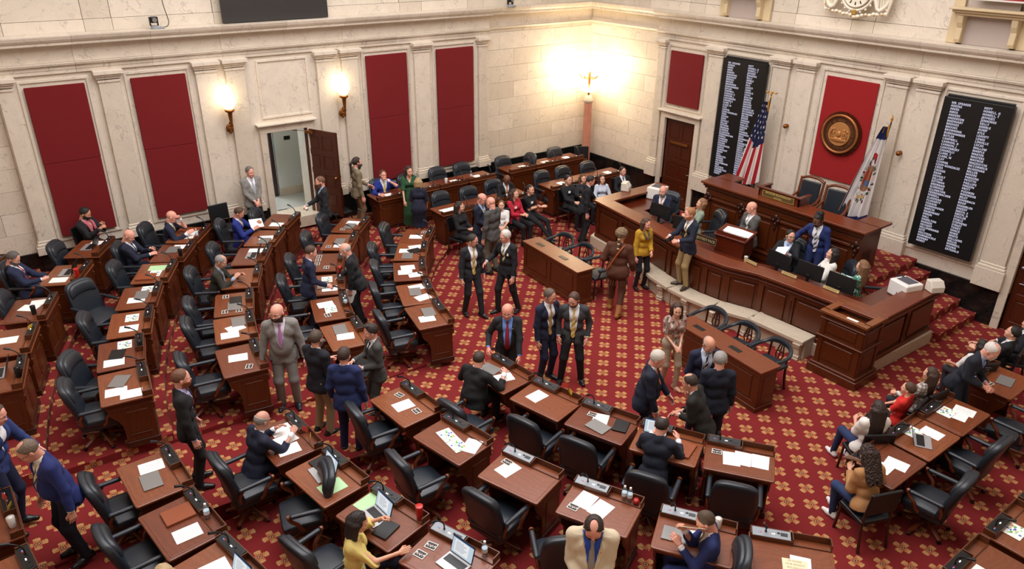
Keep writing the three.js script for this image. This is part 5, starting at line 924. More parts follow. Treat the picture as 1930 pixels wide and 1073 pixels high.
  const skin = lin(o.skin ?? '#d9a084'), lip = lin(o.lip ?? '#b06a5c');
  const geos = [tint(nets(bf, lo, hi, 0.024), () => skin)];
  // head
  const ht = o.headType ?? (fem ? 'woman' : 'man'), [hy, hp2, hr] = o.head ?? [0, 8, 0], hq = Rt.clone().multiply(Q(-(o.lean ?? 0) * rad * 0.8, 0, 0)).multiply(Q(hp2 * rad, hy * rad, (hr ?? 0) * rad));
  const hs = s * (o.headScale ?? 1), hm = new THREE.Matrix4().compose(nk1, hq, V(hs, hs, hs)), brow = lin(o.brow ?? o.hairColor ?? '#3a2a20');
  const hg = tint(headGeo(ht).clone(), (x, y, z) => {
    const ax = Math.abs(x); let c = skin;
    if (z > 0.08 && ax < 0.026 && Math.abs(y - 0.0125) < 0.0115) c = mixc(skin, lip, clamp(1.3 - Math.abs(y - 0.0125) / 0.011));
    if (z > 0.06 && ax > 0.01 && ax < 0.05 && Math.abs(y - 0.1 + (ax - 0.03) ** 2 * 9) < 0.0065) c = mixc(skin, brow, 0.75);
    if (!fem && !o.beard && ht !== 'child' && y < 0.035 && z > 0.0) c = mixc(c, [0.12, 0.08, 0.07], 0.08);
    if (z > 0.05 && ax > 0.022 && ax < 0.056 && y > 0.03 && y < 0.062) c = mixc(c, [0.8, 0.3, 0.24], 0.1);
    return c;
  });
  geos.push(moved(hg, hm));
  for (const sg of [-1, 1]) geos.push(moved(eyeGeo(lin(o.iris ?? '#33261c')), hm.clone().multiply(new THREE.Matrix4().makeTranslation(sg * 0.0305 * HF[ht].w, 0.077, 0.0915))));
  // hands
  const handM = {};
  for (const [k, sg] of [['L', 1], ['R', -1]]) {
    const a = arm[k], fdir = o['fing' + k] ? V(...o['fing' + k]).normalize() : a.wr.clone().sub(a.el).normalize();
    const pal = V(...(o['palm' + k] ?? (sit || o[k] ? [-sg * 0.75, -0.65, 0.0] : [-sg, 0, -0.1]))); pal.addScaledVector(fdir, -pal.dot(fdir)).normalize();
    const th = sg > 0 ? pal.clone().cross(fdir) : fdir.clone().cross(pal);
    const m = new THREE.Matrix4().makeBasis(th, fdir, pal); m.scale(V(s, s, s).multiplyScalar(fem ? 0.92 : 1.02)); m.setPosition(a.wr.clone().addScaledVector(fdir, 0.012)); handM[k] = m;
    geos.push(tint(moved(handGeo(o['hand' + k] ?? 'relax'), m), () => mixc(skin, [0.75, 0.3, 0.24], 0.06)));
  }
  for (const q of geos) { for (const n of Object.keys(q.attributes)) if (!['position', 'normal', 'color'].includes(n)) q.deleteAttribute(n); }
  part(t, 'body', [mergeGeometries(geos)], skinMat);
  // clothes
  const W = o.wear ?? {}, q = V(), loc = (x, y, z) => { q.set(x, y, z).sub(pel).applyQuaternion(Ri).divideScalar(s); return q; };
  const cl = (bones, k, cut, cell, name, m, pad = 0.03) => { const [a, b] = bounds(bones, pad), f = field(bones, k), fn = cut ? (x, y, z) => cut(f(x, y, z), x, y, z) : f; return part(t, name, nets(fn, a, b, cell), m); };
  const wristCut = (x, y, z, back) => { let e = -9; for (const k of ['L', 'R']) { const a = arm[k], dx = a.wr.x - a.el.x, dy = a.wr.y - a.el.y, dz = a.wr.z - a.el.z, l = Math.hypot(dx, dy, dz), w = ((x - a.wr.x) * dx + (y - a.wr.y) * dy + (z - a.wr.z) * dz) / l; if (Math.hypot(x - a.wr.x, y - a.wr.y, z - a.wr.z) < 0.14 * s) e = Math.max(e, w + back); } return e; };
  const cloth = (h, rg = 0.85) => mat(h, rg);
  const ankleCut = (y, x, z) => { let e = -9; for (const k of ['L', 'R']) if (Math.hypot(x - leg[k].an.x, y - leg[k].an.y, z - leg[k].an.z) < 0.16 * s) { const a = leg[k].an, b = leg[k].kn, d = b.clone().sub(a).normalize(); e = Math.max(e, -((x - a.x) * d.x + (y - a.y) * d.y + (z - a.z) * d.z) + (W.hem ?? -0.035) * s); } return e; };
  if (W.trousers) cl([...core(0.002).slice(0, 1), ...legs(fem ? 0.004 : 0.011), ...core(0.0).slice(1, 2)], 0.04, (d, x, y, z) => { const p = loc(x, y, z); return Math.max(d, p.y - 0.12, ankleCut(y, x, z)); }, 0.019, 'trousers', cloth(W.trousers));
  if (W.skirt) { const kn = leg.L.kn.clone().add(leg.R.kn).multiplyScalar(0.5), an = leg.L.an.clone().add(leg.R.an).multiplyScalar(0.5), end = W.skirtLong ? an.clone().lerp(kn, 0.25) : kn.clone().lerp(an, 0.15); cl([...core(0.008).slice(0, 2), bone(A3(pel), A3(kn), r(0.16), r(0.17), 0.85, fz), bone(A3(kn), A3(end), r(0.17), r(0.19), 0.85, fz)], 0.06, (d, x, y, z) => { const p = loc(x, y, z); return Math.max(d + Math.sin(Math.atan2(x, z) * 11) * 0.006, p.y - 0.16, end.y - y - (sit ? 0.05 : 0)); }, 0.02, 'skirt', cloth(W.skirt)); }
  const vHalf = (y, bot, open) => open ? 0.035 + Math.max(0, y + 0.1) * 0.085 : Math.max(-0.02, (y - bot) * 0.235);
  if (W.suit) {
    const bot = W.bot ?? 0.13, open = W.open, hem = W.hemY ?? (sit ? -0.1 : -0.17);
    const vm = (p) => { const w = vHalf(p.y, bot, open) - Math.abs(p.x); return p.z > 0 && p.y > (open ? -0.3 : bot - 0.01) ? clamp(w / 0.012 + 0.5) : 0; };
    const bones = [...core(0.014), bone(A3(T(-hipW, -0.12, 0)), A3(T(hipW, -0.12, 0)), r(0.118) + 0.016, r(0.118) + 0.016, 0.95, fz), ...arms(0.014), bone(A3(T(0, 0.47, -0.03)), A3(T(0, 0.495, -0.028)), neckR + 0.014, neckR + 0.01)];
    const lapel = (p) => { if (p.z < 0 || p.y < bot) return 0; const e = Math.abs(p.x) - vHalf(p.y, bot, open), wl = Math.min(0.055, 0.012 + (p.y - bot) * 0.16) * (p.y > 0.4 ? clamp((0.47 - p.y) / 0.07) : 1); return wl > 0 ? 0.006 * clamp(Math.min(e + 0.004, wl - e) / 0.006) : 0; };
    const fold = (p) => 0.0022 * Math.sin(p.y * 40 + p.x * 25 + p.z * 18) + 0.003 * n3(p.x * 9 + 5, p.y * 7, p.z * 9);
    cl(bones, 0.03 * s, (d, x, y, z) => { const p = loc(x, y, z); let e = d + 0.03 * vm(p) - lapel(p) + fold(p); e = Math.max(e, hem - p.y - (Math.abs(p.x) < 0.03 && p.z > 0 ? -0.04 : 0), wristCut(x, y, z, 0.004), (p.y - 0.515 + p.z * 0.5)); return Math.max(e, -(Math.hypot(p.x, (p.z + 0.012)) - neckR / s * 1.02 - Math.max(0, p.z) * 0.12 + (p.y < 0.43 ? 1 : 0))); }, 0.0142, 'jacket', cloth(W.suit, W.rough ?? 0.85));
    const shB = [...core(0.0), bone(A3(T(0, 0.44, -0.016)), A3(T(0, 0.512, -0.006)), neckR * 1.16 + 0.006, neckR * 1.1 + 0.005)];
    cl(shB, 0.03 * s, (d, x, y, z) => { const p = loc(x, y, z), w = Math.abs(p.x) - vHalf(p.y, bot, open) - 0.02; return Math.max(d, p.y > 0.44 ? -9 : Math.max(w, (open ? -0.08 : bot - 0.03) - p.y), p.y > 0.44 ? p.y - 0.527 + p.z * 0.3 : -p.z, p.y > 0.4 && p.z < -0.02 ? 0.46 - p.y : -9); }, 0.012, 'shirt', cloth(W.shirt ?? '#e9e9ee', 0.8));
    cl(['L', 'R'].map((k) => { const a = arm[k], u = a.wr.clone().sub(a.el).normalize(); return bone(A3(a.wr.clone().addScaledVector(u, -0.03)), A3(a.wr.clone().addScaledVector(u, 0.012)), r(0.034) + 0.003, r(0.034) + 0.003); }), 0.01, (d, x, y, z) => Math.max(d, wristCut(x, y, z, -0.014)), 0.011, 'shirt_cuffs', cloth(W.shirt ?? '#e9e9ee', 0.8));
    if (W.tie) {
      const f = field(core(0.0), 0.03 * s), pos = [], idx = [], rows = [[0.475, 0.017], [0.448, 0.024], [0.43, 0.017], [0.36, 0.026], [0.26, 0.033], [Math.max(0.15, bot), 0.038], ...(open ? [[0.06, 0.042], [-0.01, 0.044], [-0.05, 0.004]] : [])];
      rows.forEach(([y, w], i) => { let z = 0.3; for (let k = 0; k < 40; k++) { const p = T(0, y, z), d = f(p.x, p.y, p.z); if (d < 0.003) break; z -= Math.max(0.003, d * 0.7) / s; } if (i < 2) z = Math.max(z, 0.045) + 0.012; for (const [xx, zz] of [[-w, -0.004], [-w * 0.6, 0.012], [w * 0.6, 0.012], [w, -0.004]]) { const p = T(xx, y, z + zz); pos.push(p.x, p.y, p.z); } if (i) for (let j = 0; j < 3; j++) { const a = (i - 1) * 4 + j, b = i * 4 + j; idx.push(a, b, b + 1, a, b + 1, a + 1); } });
      const tg = new THREE.BufferGeometry(); tg.setAttribute('position', new THREE.BufferAttribute(new Float32Array(pos), 3)); tg.setIndex(idx); const uv = []; for (let i = 0; i < rows.length; i++) for (const u of [0, 0.3, 0.7, 1]) uv.push(u * 0.35, rows[i][0] * 3.2); tg.setAttribute('uv', new THREE.BufferAttribute(new Float32Array(uv), 2)); tg.computeVertexNormals();
      part(t, 'tie', tg, tieMat(W.tie, W.tie2));
    }
    if (W.pin) part(t, 'lapel_pin', SP(0.009, ...A3(surf(T, field(bones, 0.045 * s), 0.085, 0.37, s)), 1, 1, 1, 8, 6), M.gold);
    if (W.badge) { const p = surf(T, field(bones, 0.045 * s), 0.11, 0.33, s), b = BX(0.055, 0.05, 0.006).applyQuaternion(Rt).translate(p.x, p.y, p.z); part(t, 'name_badge', b, M.paper); }
  }
  if (W.top) { // a shirt, sweater or blouse
    const slv = W.sleeve ?? 1, lenCut = (x, y, z) => { if (slv >= 1) return wristCut(x, y, z, 0.01); let e = -9; for (const k of ['L', 'R']) { const a = arm[k].sh, b = arm[k].el, d = b.clone().sub(a), l = d.length(); d.divideScalar(l); const w = (x - a.x) * d.x + (y - a.y) * d.y + (z - a.z) * d.z, off2 = Math.hypot(x - a.x - d.x * w, y - a.y - d.y * w, z - a.z - d.z * w); if (off2 < 0.1 * s && w > 0) e = Math.max(e, w - l * slv * 2); const c = arm[k].wr; if (Math.min(Math.hypot(x - c.x, y - c.y, z - c.z), Math.hypot(x - (b.x + c.x) / 2, y - (b.y + c.y) / 2, z - (b.z + c.z) / 2)) < 0.1 * s) e = Math.max(e, 0.02); } return e; };
    const hem = W.hemY ?? -0.06, ab = slv >= 1 ? arms(W.loose ?? 0.012) : arms(W.loose ?? 0.012).filter((b, i) => i % 2 === 0);
    const bones = [...core(W.loose ?? 0.01), bone(A3(T(-hipW, -0.07, 0)), A3(T(hipW, -0.07, 0)), r(0.115) + (W.loose ?? 0) + 0.016, r(0.115) + (W.loose ?? 0) + 0.016, 0.92, fz), ...ab, bone(A3(T(0, 0.46, -0.02)), A3(T(0, 0.49, -0.02)), neckR + 0.012, neckR + 0.01)];
    const m = W.pattern ?? cloth(W.top), geo = cl(bones, 0.03 * s, (d, x, y, z) => { const p = loc(x, y, z), vn = W.vneck ? Math.max(0, p.z) * 0 + (p.z > 0 && p.y > 0.34 && Math.abs(p.x) < (p.y - 0.34) * 0.5 ? 0.03 : 0) : 0; return Math.max(d + vn + 0.003 * n3(p.x * 9, p.y * 7, p.z * 9) + 0.002 * Math.sin(p.y * 38 + p.x * 20), hem - p.y, lenCut(x, y, z), p.y - 0.5 + p.z * (W.vneck ? 0.9 : 0.5)); }, 0.017, W.name ?? 'shirt', m);
    if (W.pattern) { const pp = geo.geometry.attributes.position, uv = new Float32Array(pp.count * 2); for (let i = 0; i < pp.count; i++) { const p = loc(pp.getX(i), pp.getY(i), pp.getZ(i)); uv[i * 2] = p.x + p.z * 0.6; uv[i * 2 + 1] = p.y; } geo.geometry.setAttribute('uv', new THREE.BufferAttribute(uv, 2)); }
    if (W.band) { const f = field(bones, 0.045 * s); for (const [y, hh, c] of W.band) { const pts = []; for (let a = -6; a <= 6; a++) pts.push(A3(surf(T, f, a * 0.018, y, s))); part(t, 'chest_stripe', TU(pts, hh, 20, 6), mat(c, 0.9)); } }
    if (W.badge) { const p = surf(T, field(bones, 0.045 * s), -0.07, 0.34, s); part(t, 'name_sticker', BX(0.075, 0.055, 0.005).applyQuaternion(Rt).translate(p.x, p.y, p.z), M.paper); }
    if (W.tie) { const f = field(bones, 0.045 * s), P = [0.47, 0.4, 0.3, 0.18].map((y) => A3(surf(T, f, 0, y, s))); part(t, 'tie', TU(P, 0.026, 12, 6), mat(W.tie)); }
  }
  // shoes
  for (const [k, sg] of [['L', 1], ['R', -1]]) {
    const l = leg[k], dir = V(Math.sin(l.dir * rad), 0, Math.cos(l.dir * rad)), kx = l.kn.clone().sub(l.an).setY(0); if (o.footFree) dir.copy(kx.normalize());
    const m = part(t, 'shoe', shoeGeo(), W.shoeMat ?? mat(W.shoes ?? '#141416', 0.35)); m.position.copy(l.an); m.rotation.y = Math.atan2(dir.x, dir.z); if (o['pitch' + k]) m.rotation.x = o['pitch' + k] * rad; m.rotation.order = 'YXZ'; m.scale.setScalar(s * (fem ? 0.9 : 1.02));
  }
  const onHead = (name, geo, m) => { const x = part(t, name, geo, m); x.position.copy(nk1); x.quaternion.copy(hq); x.scale.setScalar(hs); return x; };
  if (o.hair) onHead('hair', hairGeo(o.hair, ht), mat(o.hairColor ?? '#3a2a20', 0.62));
  if (o.beard) onHead('beard', beardGeo(o.beard, ht), mat(o.beardColor ?? o.hairColor ?? '#3a2a20', 0.75));
  if (o.glasses) onHead('glasses', glassesGeo(), mat('#1b1a19', 0.3));
  const rec = { t, handM, T, nk1, hq, s, onHead, arm, leg, Rt }; PEOPLE.push(rec); return rec;
}
function surf(T, f, x, y, s) { let z = 0.35, p; for (let k = 0; k < 60; k++) { p = T(x, y, z); const d = f(p.x, p.y, p.z); if (d < 0.004) break; z -= Math.max(0.003, d * 0.7) / s; } return p; }
let GL; const glassesGeo = () => GL ??= join([...[-1, 1].map((k) => plain(new THREE.TorusGeometry(0.021, 0.0022, 5, 18)).scale(1.1, 0.85, 1).translate(k * 0.032, 0.076, 0.111)), TU([[-0.01, 0.08, 0.112], [0, 0.083, 0.114], [0.01, 0.08, 0.112]], 0.002, 4, 4), ...[-1, 1].map((k) => TU([[k * 0.055, 0.08, 0.108], [k * 0.076, 0.082, 0.05], [k * 0.08, 0.08, 0.0]], 0.002, 6, 4))]);
const ties = new Map();
function tieMat(a, b) { const k = a + b; if (!ties.has(k)) { if (!b) ties.set(k, std({ color: C(a), roughness: 0.5 })); else { const tx = canvas(64, 64, (c) => { c.fillStyle = a; c.fillRect(0, 0, 64, 64); c.strokeStyle = b; c.lineWidth = 17; for (const d of [-64, 0, 64]) { c.beginPath(); c.moveTo(d - 10, 74); c.lineTo(d + 74, -10); c.stroke(); } }); tx.repeat.set(3, 3); ties.set(k, std({ map: tx, roughness: 0.55 })); } } return ties.get(k); }
// something held: placed at a hand's grip, in the world
function inHand(rec, k, name, geo, m, label, category, { off = [0, 0.06, 0.02], rot = [0, 0, 0] } = {}) {
  const M4 = rec.handM[k].clone(), e = M4.elements, X = V(e[0], e[1], e[2]).normalize(), Y = V(e[4], e[5], e[6]).normalize(), Zc = V(e[8], e[9], e[10]).normalize();
  rec.t.updateMatrixWorld(true); const p = V(e[12], e[13], e[14]).addScaledVector(X, off[0]).addScaledVector(Y, off[1]).addScaledVector(Zc, off[2]);
  const basis = new THREE.Matrix4().makeBasis(Y.clone().cross(Zc), Y, Zc), qh = new THREE.Quaternion().setFromRotationMatrix(basis).multiply(Q(...rot));
  const o = mesh(numbered(name), geo, m); o.position.copy(rec.t.localToWorld(p)); o.quaternion.copy(rec.t.quaternion).multiply(qh); scene.add(o); return tag(o, label, category);
}
// ================= the people in the chamber =================
function canvasTex(w, fn, rx = 4) { const t = canvas(w, w, fn); t.repeat.set(rx, rx); return t; }
const blobs = (bg, cols, n, r0, r1) => canvasTex(256, (c, w) => { c.fillStyle = bg; c.fillRect(0, 0, w, w); for (let i = 0; i < n; i++) { c.fillStyle = cols[Math.floor(rnd() * cols.length)]; c.beginPath(); c.ellipse(rnd() * w, rnd() * w, rr(r0, r1), rr(r0, r1) * 0.6, rnd() * 6, 0, 7); c.fill(); } }, 2.2);
const PAT = {
  floral: std({ map: blobs('#9c8578', ['#c9a99c', '#6f5a52', '#d8c3b6', '#8a4f4a', '#54473f'], 90, 6, 22), roughness: 0.9 }),
  green: std({ map: blobs('#3f7a66', ['#bfe0cf', '#1d4a3c', '#6fae95', '#e6efe6'], 110, 5, 20), roughness: 0.9 }),
  plaid: std({ map: canvasTex(128, (c, w) => { c.fillStyle = '#cfc6ba'; c.fillRect(0, 0, w, w); c.fillStyle = 'rgba(90,84,80,.55)'; for (const q of [10, 60, 100]) { c.fillRect(q, 0, 14, w); c.fillRect(0, q, w, 14); } }, 5), roughness: 0.9 }),
  tweed: std({ map: canvasTex(128, (c, w) => { c.fillStyle = '#7d6f58'; c.fillRect(0, 0, w, w); for (let i = 0; i < 900; i++) { c.fillStyle = rnd() < 0.5 ? '#5f5443' : '#988a70'; c.fillRect(rnd() * w, rnd() * w, 3, 2); } }, 3), roughness: 0.95 }),
  camo: std({ map: blobs('#6b6857', ['#4b4a3e', '#86816a', '#5a5344'], 60, 10, 30), roughness: 0.95 }),
};
const NAVY = '#141b30', BLUE = '#1d2b5c', BLACK = '#131316', CHAR = '#2a2a2c', GREY = '#77736e', TRB = '#111115', FAIR = '#dda88c', PINK = '#e0a08a', TAN = '#c98f6f';
const suit = (c, tie, o = {}) => ({ suit: c, trousers: o.tr ?? c, shirt: o.sh ?? '#e8e8ec', tie, tie2: o.t2, ...o });
const cast = {};
const P = (id, x, y, z, turn, label, o) => cast[id] = person({ at: [x, y, z], turn, label, ...o });
const phoneG = BX(0.072, 0.145, 0.009, 0, 0, 0, 0.003), sheetG = BX(0.216, 0.279, 0.0015);
const SIT = 0.47;
// --- left block ---
P('p1', -14.85, 0.6, -0.4, 159, 'grey bearded man in navy suit and red tie seated at far left with phone', { sit: SIT, lean: -12, head: [-10, 32, 0], L: [0.12, 0.72, 0.34], R: [-0.1, 0.78, 0.3], handR: 'grip', wear: suit('#1b2440', '#8c2530', { pin: 1 }), hair: 'short', hairColor: '#5b5450', beard: 'full', beardColor: '#6d6560', skin: PINK, footL: [0.14, 0, 0.5], footR: [-0.06, 0, 0.42] });
inHand(cast.p1, 'R', 'mobile_phone', phoneG, M.blackPlastic, 'dark phone in the hand of the seated man at far left', 'phone');
P('p2', -16.55, 0.6, -1.78, 128, 'dark haired man in black suit and pink scarf seated against the red panel', { sit: SIT, lean: -8, head: [25, 25, 0], L: [0.08, 0.98, 0.28], R: [-0.06, 0.93, 0.3], handL: 'grip', handR: 'grip', wear: suit(BLACK, '#c46a74', { sh: '#c98a90', pin: 1 }), hair: 'short', hairColor: '#17130f', beard: 'full', beardColor: '#2c2622', skin: TAN });
inHand(cast.p2, 'L', 'mobile_phone', phoneG, M.blackPlastic, 'phone held by the man with the pink scarf', 'phone');
{ const r = cast.p2; part(r.t, 'scarf', [TU([[-0.07, 0.47, -0.01], [-0.075, 0.44, 0.09], [-0.06, 0.34, 0.135], [-0.05, 0.2, 0.15]].map(([x, y, z]) => A3(r.T(x, y, z))), 0.028, 12, 6), TU([[0.07, 0.47, -0.01], [0.075, 0.44, 0.09], [0.06, 0.34, 0.135], [0.055, 0.12, 0.15]].map(([x, y, z]) => A3(r.T(x, y, z))), 0.028, 12, 6), TU([[-0.07, 0.47, 0], [0, 0.5, -0.085], [0.07, 0.47, 0]].map(([x, y, z]) => A3(r.T(x, y, z))), 0.026, 10, 6)], mat('#b8626a', 0.9)); }
P('p3', -15.14, 0.48, -2.24, 146, 'bald man in navy suit and dark tie seated looking at his phone', { sit: SIT, lean: -4, head: [0, 30, 0], L: [0.12, 0.88, 0.32], R: [-0.02, 0.82, 0.34], handL: 'grip', handR: 'grip', wear: suit('#171d31', '#25304c'), skin: PINK, headType: 'broad', brow: '#8a6a58' });
inHand(cast.p3, 'L', 'mobile_phone', phoneG, M.blackPlastic, 'phone in the hand of the bald man in the fourth left row', 'phone');
P('p4', -15.82, 0.48, -3.05, 158, 'bald man in navy suit and yellow tie resting his face on one hand', { sit: SIT, lean: 12, head: [10, 15, 0], L: [0.03, 1.13, 0.3], R: [-0.16, 0.86, 0.42], poleL: [0.5, -1, 0.4], handL: 'fist', wear: suit('#161d36', '#d9b958'), skin: PINK, headType: 'broad', brow: '#8a6a58' });
P('p5', -15.55, 0.36, -4.4, 150, 'man in bright blue suit and yellow tie seated reading a paper', { sit: SIT, lean: 4, head: [0, 26, 0], L: [0.14, 0.93, 0.4], R: [-0.1, 0.86, 0.36], handL: 'grip', handR: 'grip', wear: suit('#1c2c7c', '#e0c05a'), hair: 'crop', hairColor: '#4a3426', skin: '#c98a70' });
inHand(cast.p5, 'R', 'paper_sheet', sheetG, M.paper, 'white sheet held by the man in the bright blue suit', 'paper', { off: [0.1, 0.12, 0.03], rot: [0.4, 0, 0.3] });
P('p6', -16.6, 0.5, -5.15, 96, 'older man in grey jacket and black trousers standing against the marble wall', { h: 1.75, head: [12, 4, 0], L: [0.03, 0.93, 0.22], R: [-0.05, 0.94, 0.21], poleL: [0.6, -0.3, -0.5], poleR: [-0.6, -0.3, -0.5], belly: 0.7, g: 1.1, wear: suit('#85827c', '#9aa0a8', { tr: TRB, pin: 1 }), hair: 'short', hairColor: '#6a645e', skin: PINK, glasses: 0 });
P('p7', -13.3, 0.36, -3.2, 152, 'grey haired man in dark olive suit typing at a tablet', { sit: SIT, lean: 14, head: [-5, 22, 0], L: [0.1, 0.86, 0.44], R: [-0.14, 0.9, 0.4], handL: 'relax', handR: 'grip', wear: suit('#2c2922', '#8a8f98', { sh: '#a9b4c4' }), hair: 'thin', hairColor: '#8f8a84', skin: '#c6927a', belly: 0.5 });
P('p8', -15.5, 0.3, -6.4, -14, 'man in dark suit standing by the open door holding a white cup', { h: 1.78, head: [-5, 5, 0], R: [-0.1, 1.05, 0.36], L: [0.25, 0.72, 0.1], handR: 'grip', handL: 'grip', wear: suit('#191a1e', null, { sh: '#9fb6d4' }), hair: 'crop', hairColor: '#6a4a34', beard: 'full', skin: PINK });
inHand(cast.p8, 'R', 'paper_cup', LA([[0, -0.055], [0.028, -0.055], [0.037, 0.05], [0.039, 0.056], [0, 0.056]], 16).rotateX(1.57), M.white, 'white paper cup held by the man at the open door', 'cup', { off: [0.02, 0.07, 0.045], rot: [0, 0, 1.2] });
inHand(cast.p8, 'L', 'paper_folder', BX(0.2, 0.28, 0.012), M.white, 'white papers in the lowered hand of the man at the door', 'paper', { off: [0, 0.16, 0.02] });
P('p9', -16.2, 0.3, -7.55, 172, 'man with brown ponytail, beard and tan tweed jacket standing by the wall', { h: 1.86, head: [14, 3, 0], L: [0.1, 1.0, 0.3], R: [-0.24, 0.85, 0.05], wear: suit('#857355', null, { tr: '#6b5036', sh: '#cfc8bb' }), hair: 'ponytail', hairColor: '#2e2119', beard: 'long', beardColor: '#4a4038', skin: PINK });
cast.p9.t.children.find((c) => c.name === 'jacket').material = mat('#7b6d56', 0.95);
P('p10', -16.5, 0.24, -8.42, 80, 'man in royal blue suit and yellow tie seated with hand at his mouth', { sit: SIT, lean: 0, head: [0, 2, 0], L: [0.06, 1.12, 0.2], R: [-0.22, 0.82, 0.34], poleL: [0.8, -0.6, 0.2], handL: 'fist', wear: suit('#1e2f86', '#d9c468'), hair: 'crop', hairColor: '#5a3a28', skin: PINK });
P('p11', -15.5, 0.24, -8.6, 74, 'smiling woman with long brown hair in a dark green dress standing', { fem: 1, h: 1.7, head: [14, 3, 0], L: [0.22, 0.98, 0.28], R: [-0.2, 0.88, 0.26], wear: { top: '#1f4a2c', skirt: '#1f4a2c', skirtLong: 1, sleeve: 0.5, vneck: 1, hemY: -0.05 }, hair: 'long', hairColor: '#33221a', skin: FAIR });
P('p12', -14.9, 0.12, -8.5, -126, 'blonde woman in a navy dress seen from behind beside the green dress', { fem: 1, h: 1.66, lean: 10, head: [0, 8, 0], L: [0.16, 0.95, 0.28], R: [-0.18, 0.92, 0.26], wear: { top: '#12142a', skirt: '#12142a', sleeve: 0.5, hemY: -0.05 }, hair: 'bob', hairColor: '#a58a62', skin: FAIR });
// --- visitors and men before the far rows ---
P('p13', -13.93, 0, -9.06, 105, 'dark haired young woman in black seated by the two talking men', { fem: 1, sit: 0.46, head: [30, 6, 0], L: [0.06, 0.74, 0.3], R: [-0.08, 0.76, 0.3], wear: { top: '#15151a', trousers: '#15151a' }, hair: 'long', hairColor: '#2a1c16', skin: FAIR });
P('p14', -13.2, 0, -9.1, 110, 'balding man in glasses and navy suit facing the grey jacket', { h: 1.8, head: [10, 12, 0], R: [-0.05, 1.02, 0.28], L: [0.1, 0.98, 0.28], handR: 'grip', wear: suit('#161c30', '#c9b45a', { sh: '#a8bce0', t2: '#2a3050' }), hair: 'ring', hairColor: '#8a6a58', glasses: 1, headType: 'broad', skin: '#e39a86', belly: 0.5 });
P('p15', -12.68, 0, -9.08, -76, 'bald man in grey jacket and patterned trousers turned away in conversation', { h: 1.84, head: [-5, 12, 0], R: [-0.12, 0.98, 0.24], wear: suit('#4b4a48', null, { tr: '#5d5b4d', sh: '#d6d2c8' }), headType: 'broad', skin: PINK, brow: '#7a5a48', g: 1.1 });
P('p16', -13.75, 0, -10.1, 54, 'boy in a white shirt and tan trousers seated between the talking men', { h: 1.5, sit: 0.44, headType: 'child', headScale: 1.1, head: [0, 0, 0], L: [0.08, 0.76, 0.32], R: [-0.08, 0.76, 0.32], wear: { top: '#dedcd8', trousers: '#a08a68', sleeve: 0.5 }, hair: 'short', hairColor: '#6a4a2e', skin: FAIR });
P('p17', -14.9, 0.12, -11.02, 85, 'bald man in black suit and orange tie seated looking down at his desk', { sit: SIT, lean: 10, head: [-10, 30, 0], L: [0.14, 0.86, 0.36], R: [-0.12, 0.86, 0.36], handR: 'grip', wear: suit('#16161a', '#c87a24', { t2: '#e0a860' }), skin: '#6b4530', lip: '#5a342a', headType: 'broad', brow: '#1a1210' });
P('p18', -13.92, 0, -10.65, 96, 'young woman in a red top and black trousers seated in front of the far row', { fem: 1, sit: 0.46, head: [28, -2, 0], L: [0.04, 0.78, 0.32], R: [-0.05, 0.78, 0.3], wear: { top: '#b01a30', trousers: '#141318', badge: 1 }, hair: 'long', hairColor: '#3a241a', skin: FAIR });
P('p19', -13.99, 0, -11.2, 100, 'young woman in a black t-shirt seated with legs stretched and arms folded', { fem: 1, sit: 0.46, head: [5, 6, 0], L: [-0.02, 0.85, 0.26], R: [0.06, 0.82, 0.28], footL: [0.1, 0, 0.62], footR: [-0.02, 0, 0.7], wear: { top: '#121216', trousers: '#121216', sleeve: 0.42, badge: 1 }, hair: 'ponytail', hairColor: '#2e1f18', skin: FAIR });
P('p20', -14.0, 0, -12.5, 92, 'young man with dark hair in a black jacket and white name sticker seated', { sit: 0.46, lean: -12, head: [0, 0, 0], L: [0.06, 0.84, 0.34], R: [-0.1, 0.72, 0.3], wear: { top: '#16181c', trousers: '#141416', badge: 1, loose: 0.016 }, hair: 'short', hairColor: '#17110e', skin: FAIR });
P('p21', -14.05, 0, -13.0, 77, 'brown haired girl seated half hidden behind the standing man in black', { fem: 1, h: 1.6, sit: 0.46, head: [0, 0, 0], wear: { top: '#2a2a30', trousers: '#15151a' }, hair: 'long', hairColor: '#5a3a24', skin: FAIR });
P('p22', -12.84, 0, -11.92, 147, 'man in black suit standing at the rostrum corner with a hand on it', { h: 1.8, lean: 10, head: [5, 12, 0], L: [0.2, 0.96, 0.4], wear: suit('#14161c', null), hair: 'short', hairColor: '#2a221e', glasses: 1, skin: PINK });
P('p23', -13.7, 0, -13.35, 66, 'girl with very long hair in a pale top and dark vest seated', { fem: 1, h: 1.62, sit: 0.46, head: [0, -4, 0], wear: { top: '#c3cbd8', trousers: '#17171c' }, hair: 'long', hairColor: '#2a1a14', skin: FAIR });
P('p24', -13.85, 0, -14.25, 74, 'boy in a black suit with white sticker seated nearest the door', { h: 1.68, sit: 0.46, head: [10, 0, 0], wear: suit('#141418', '#22222a', { badge: 1 }), hair: 'short', hairColor: '#2a1a12', skin: FAIR });
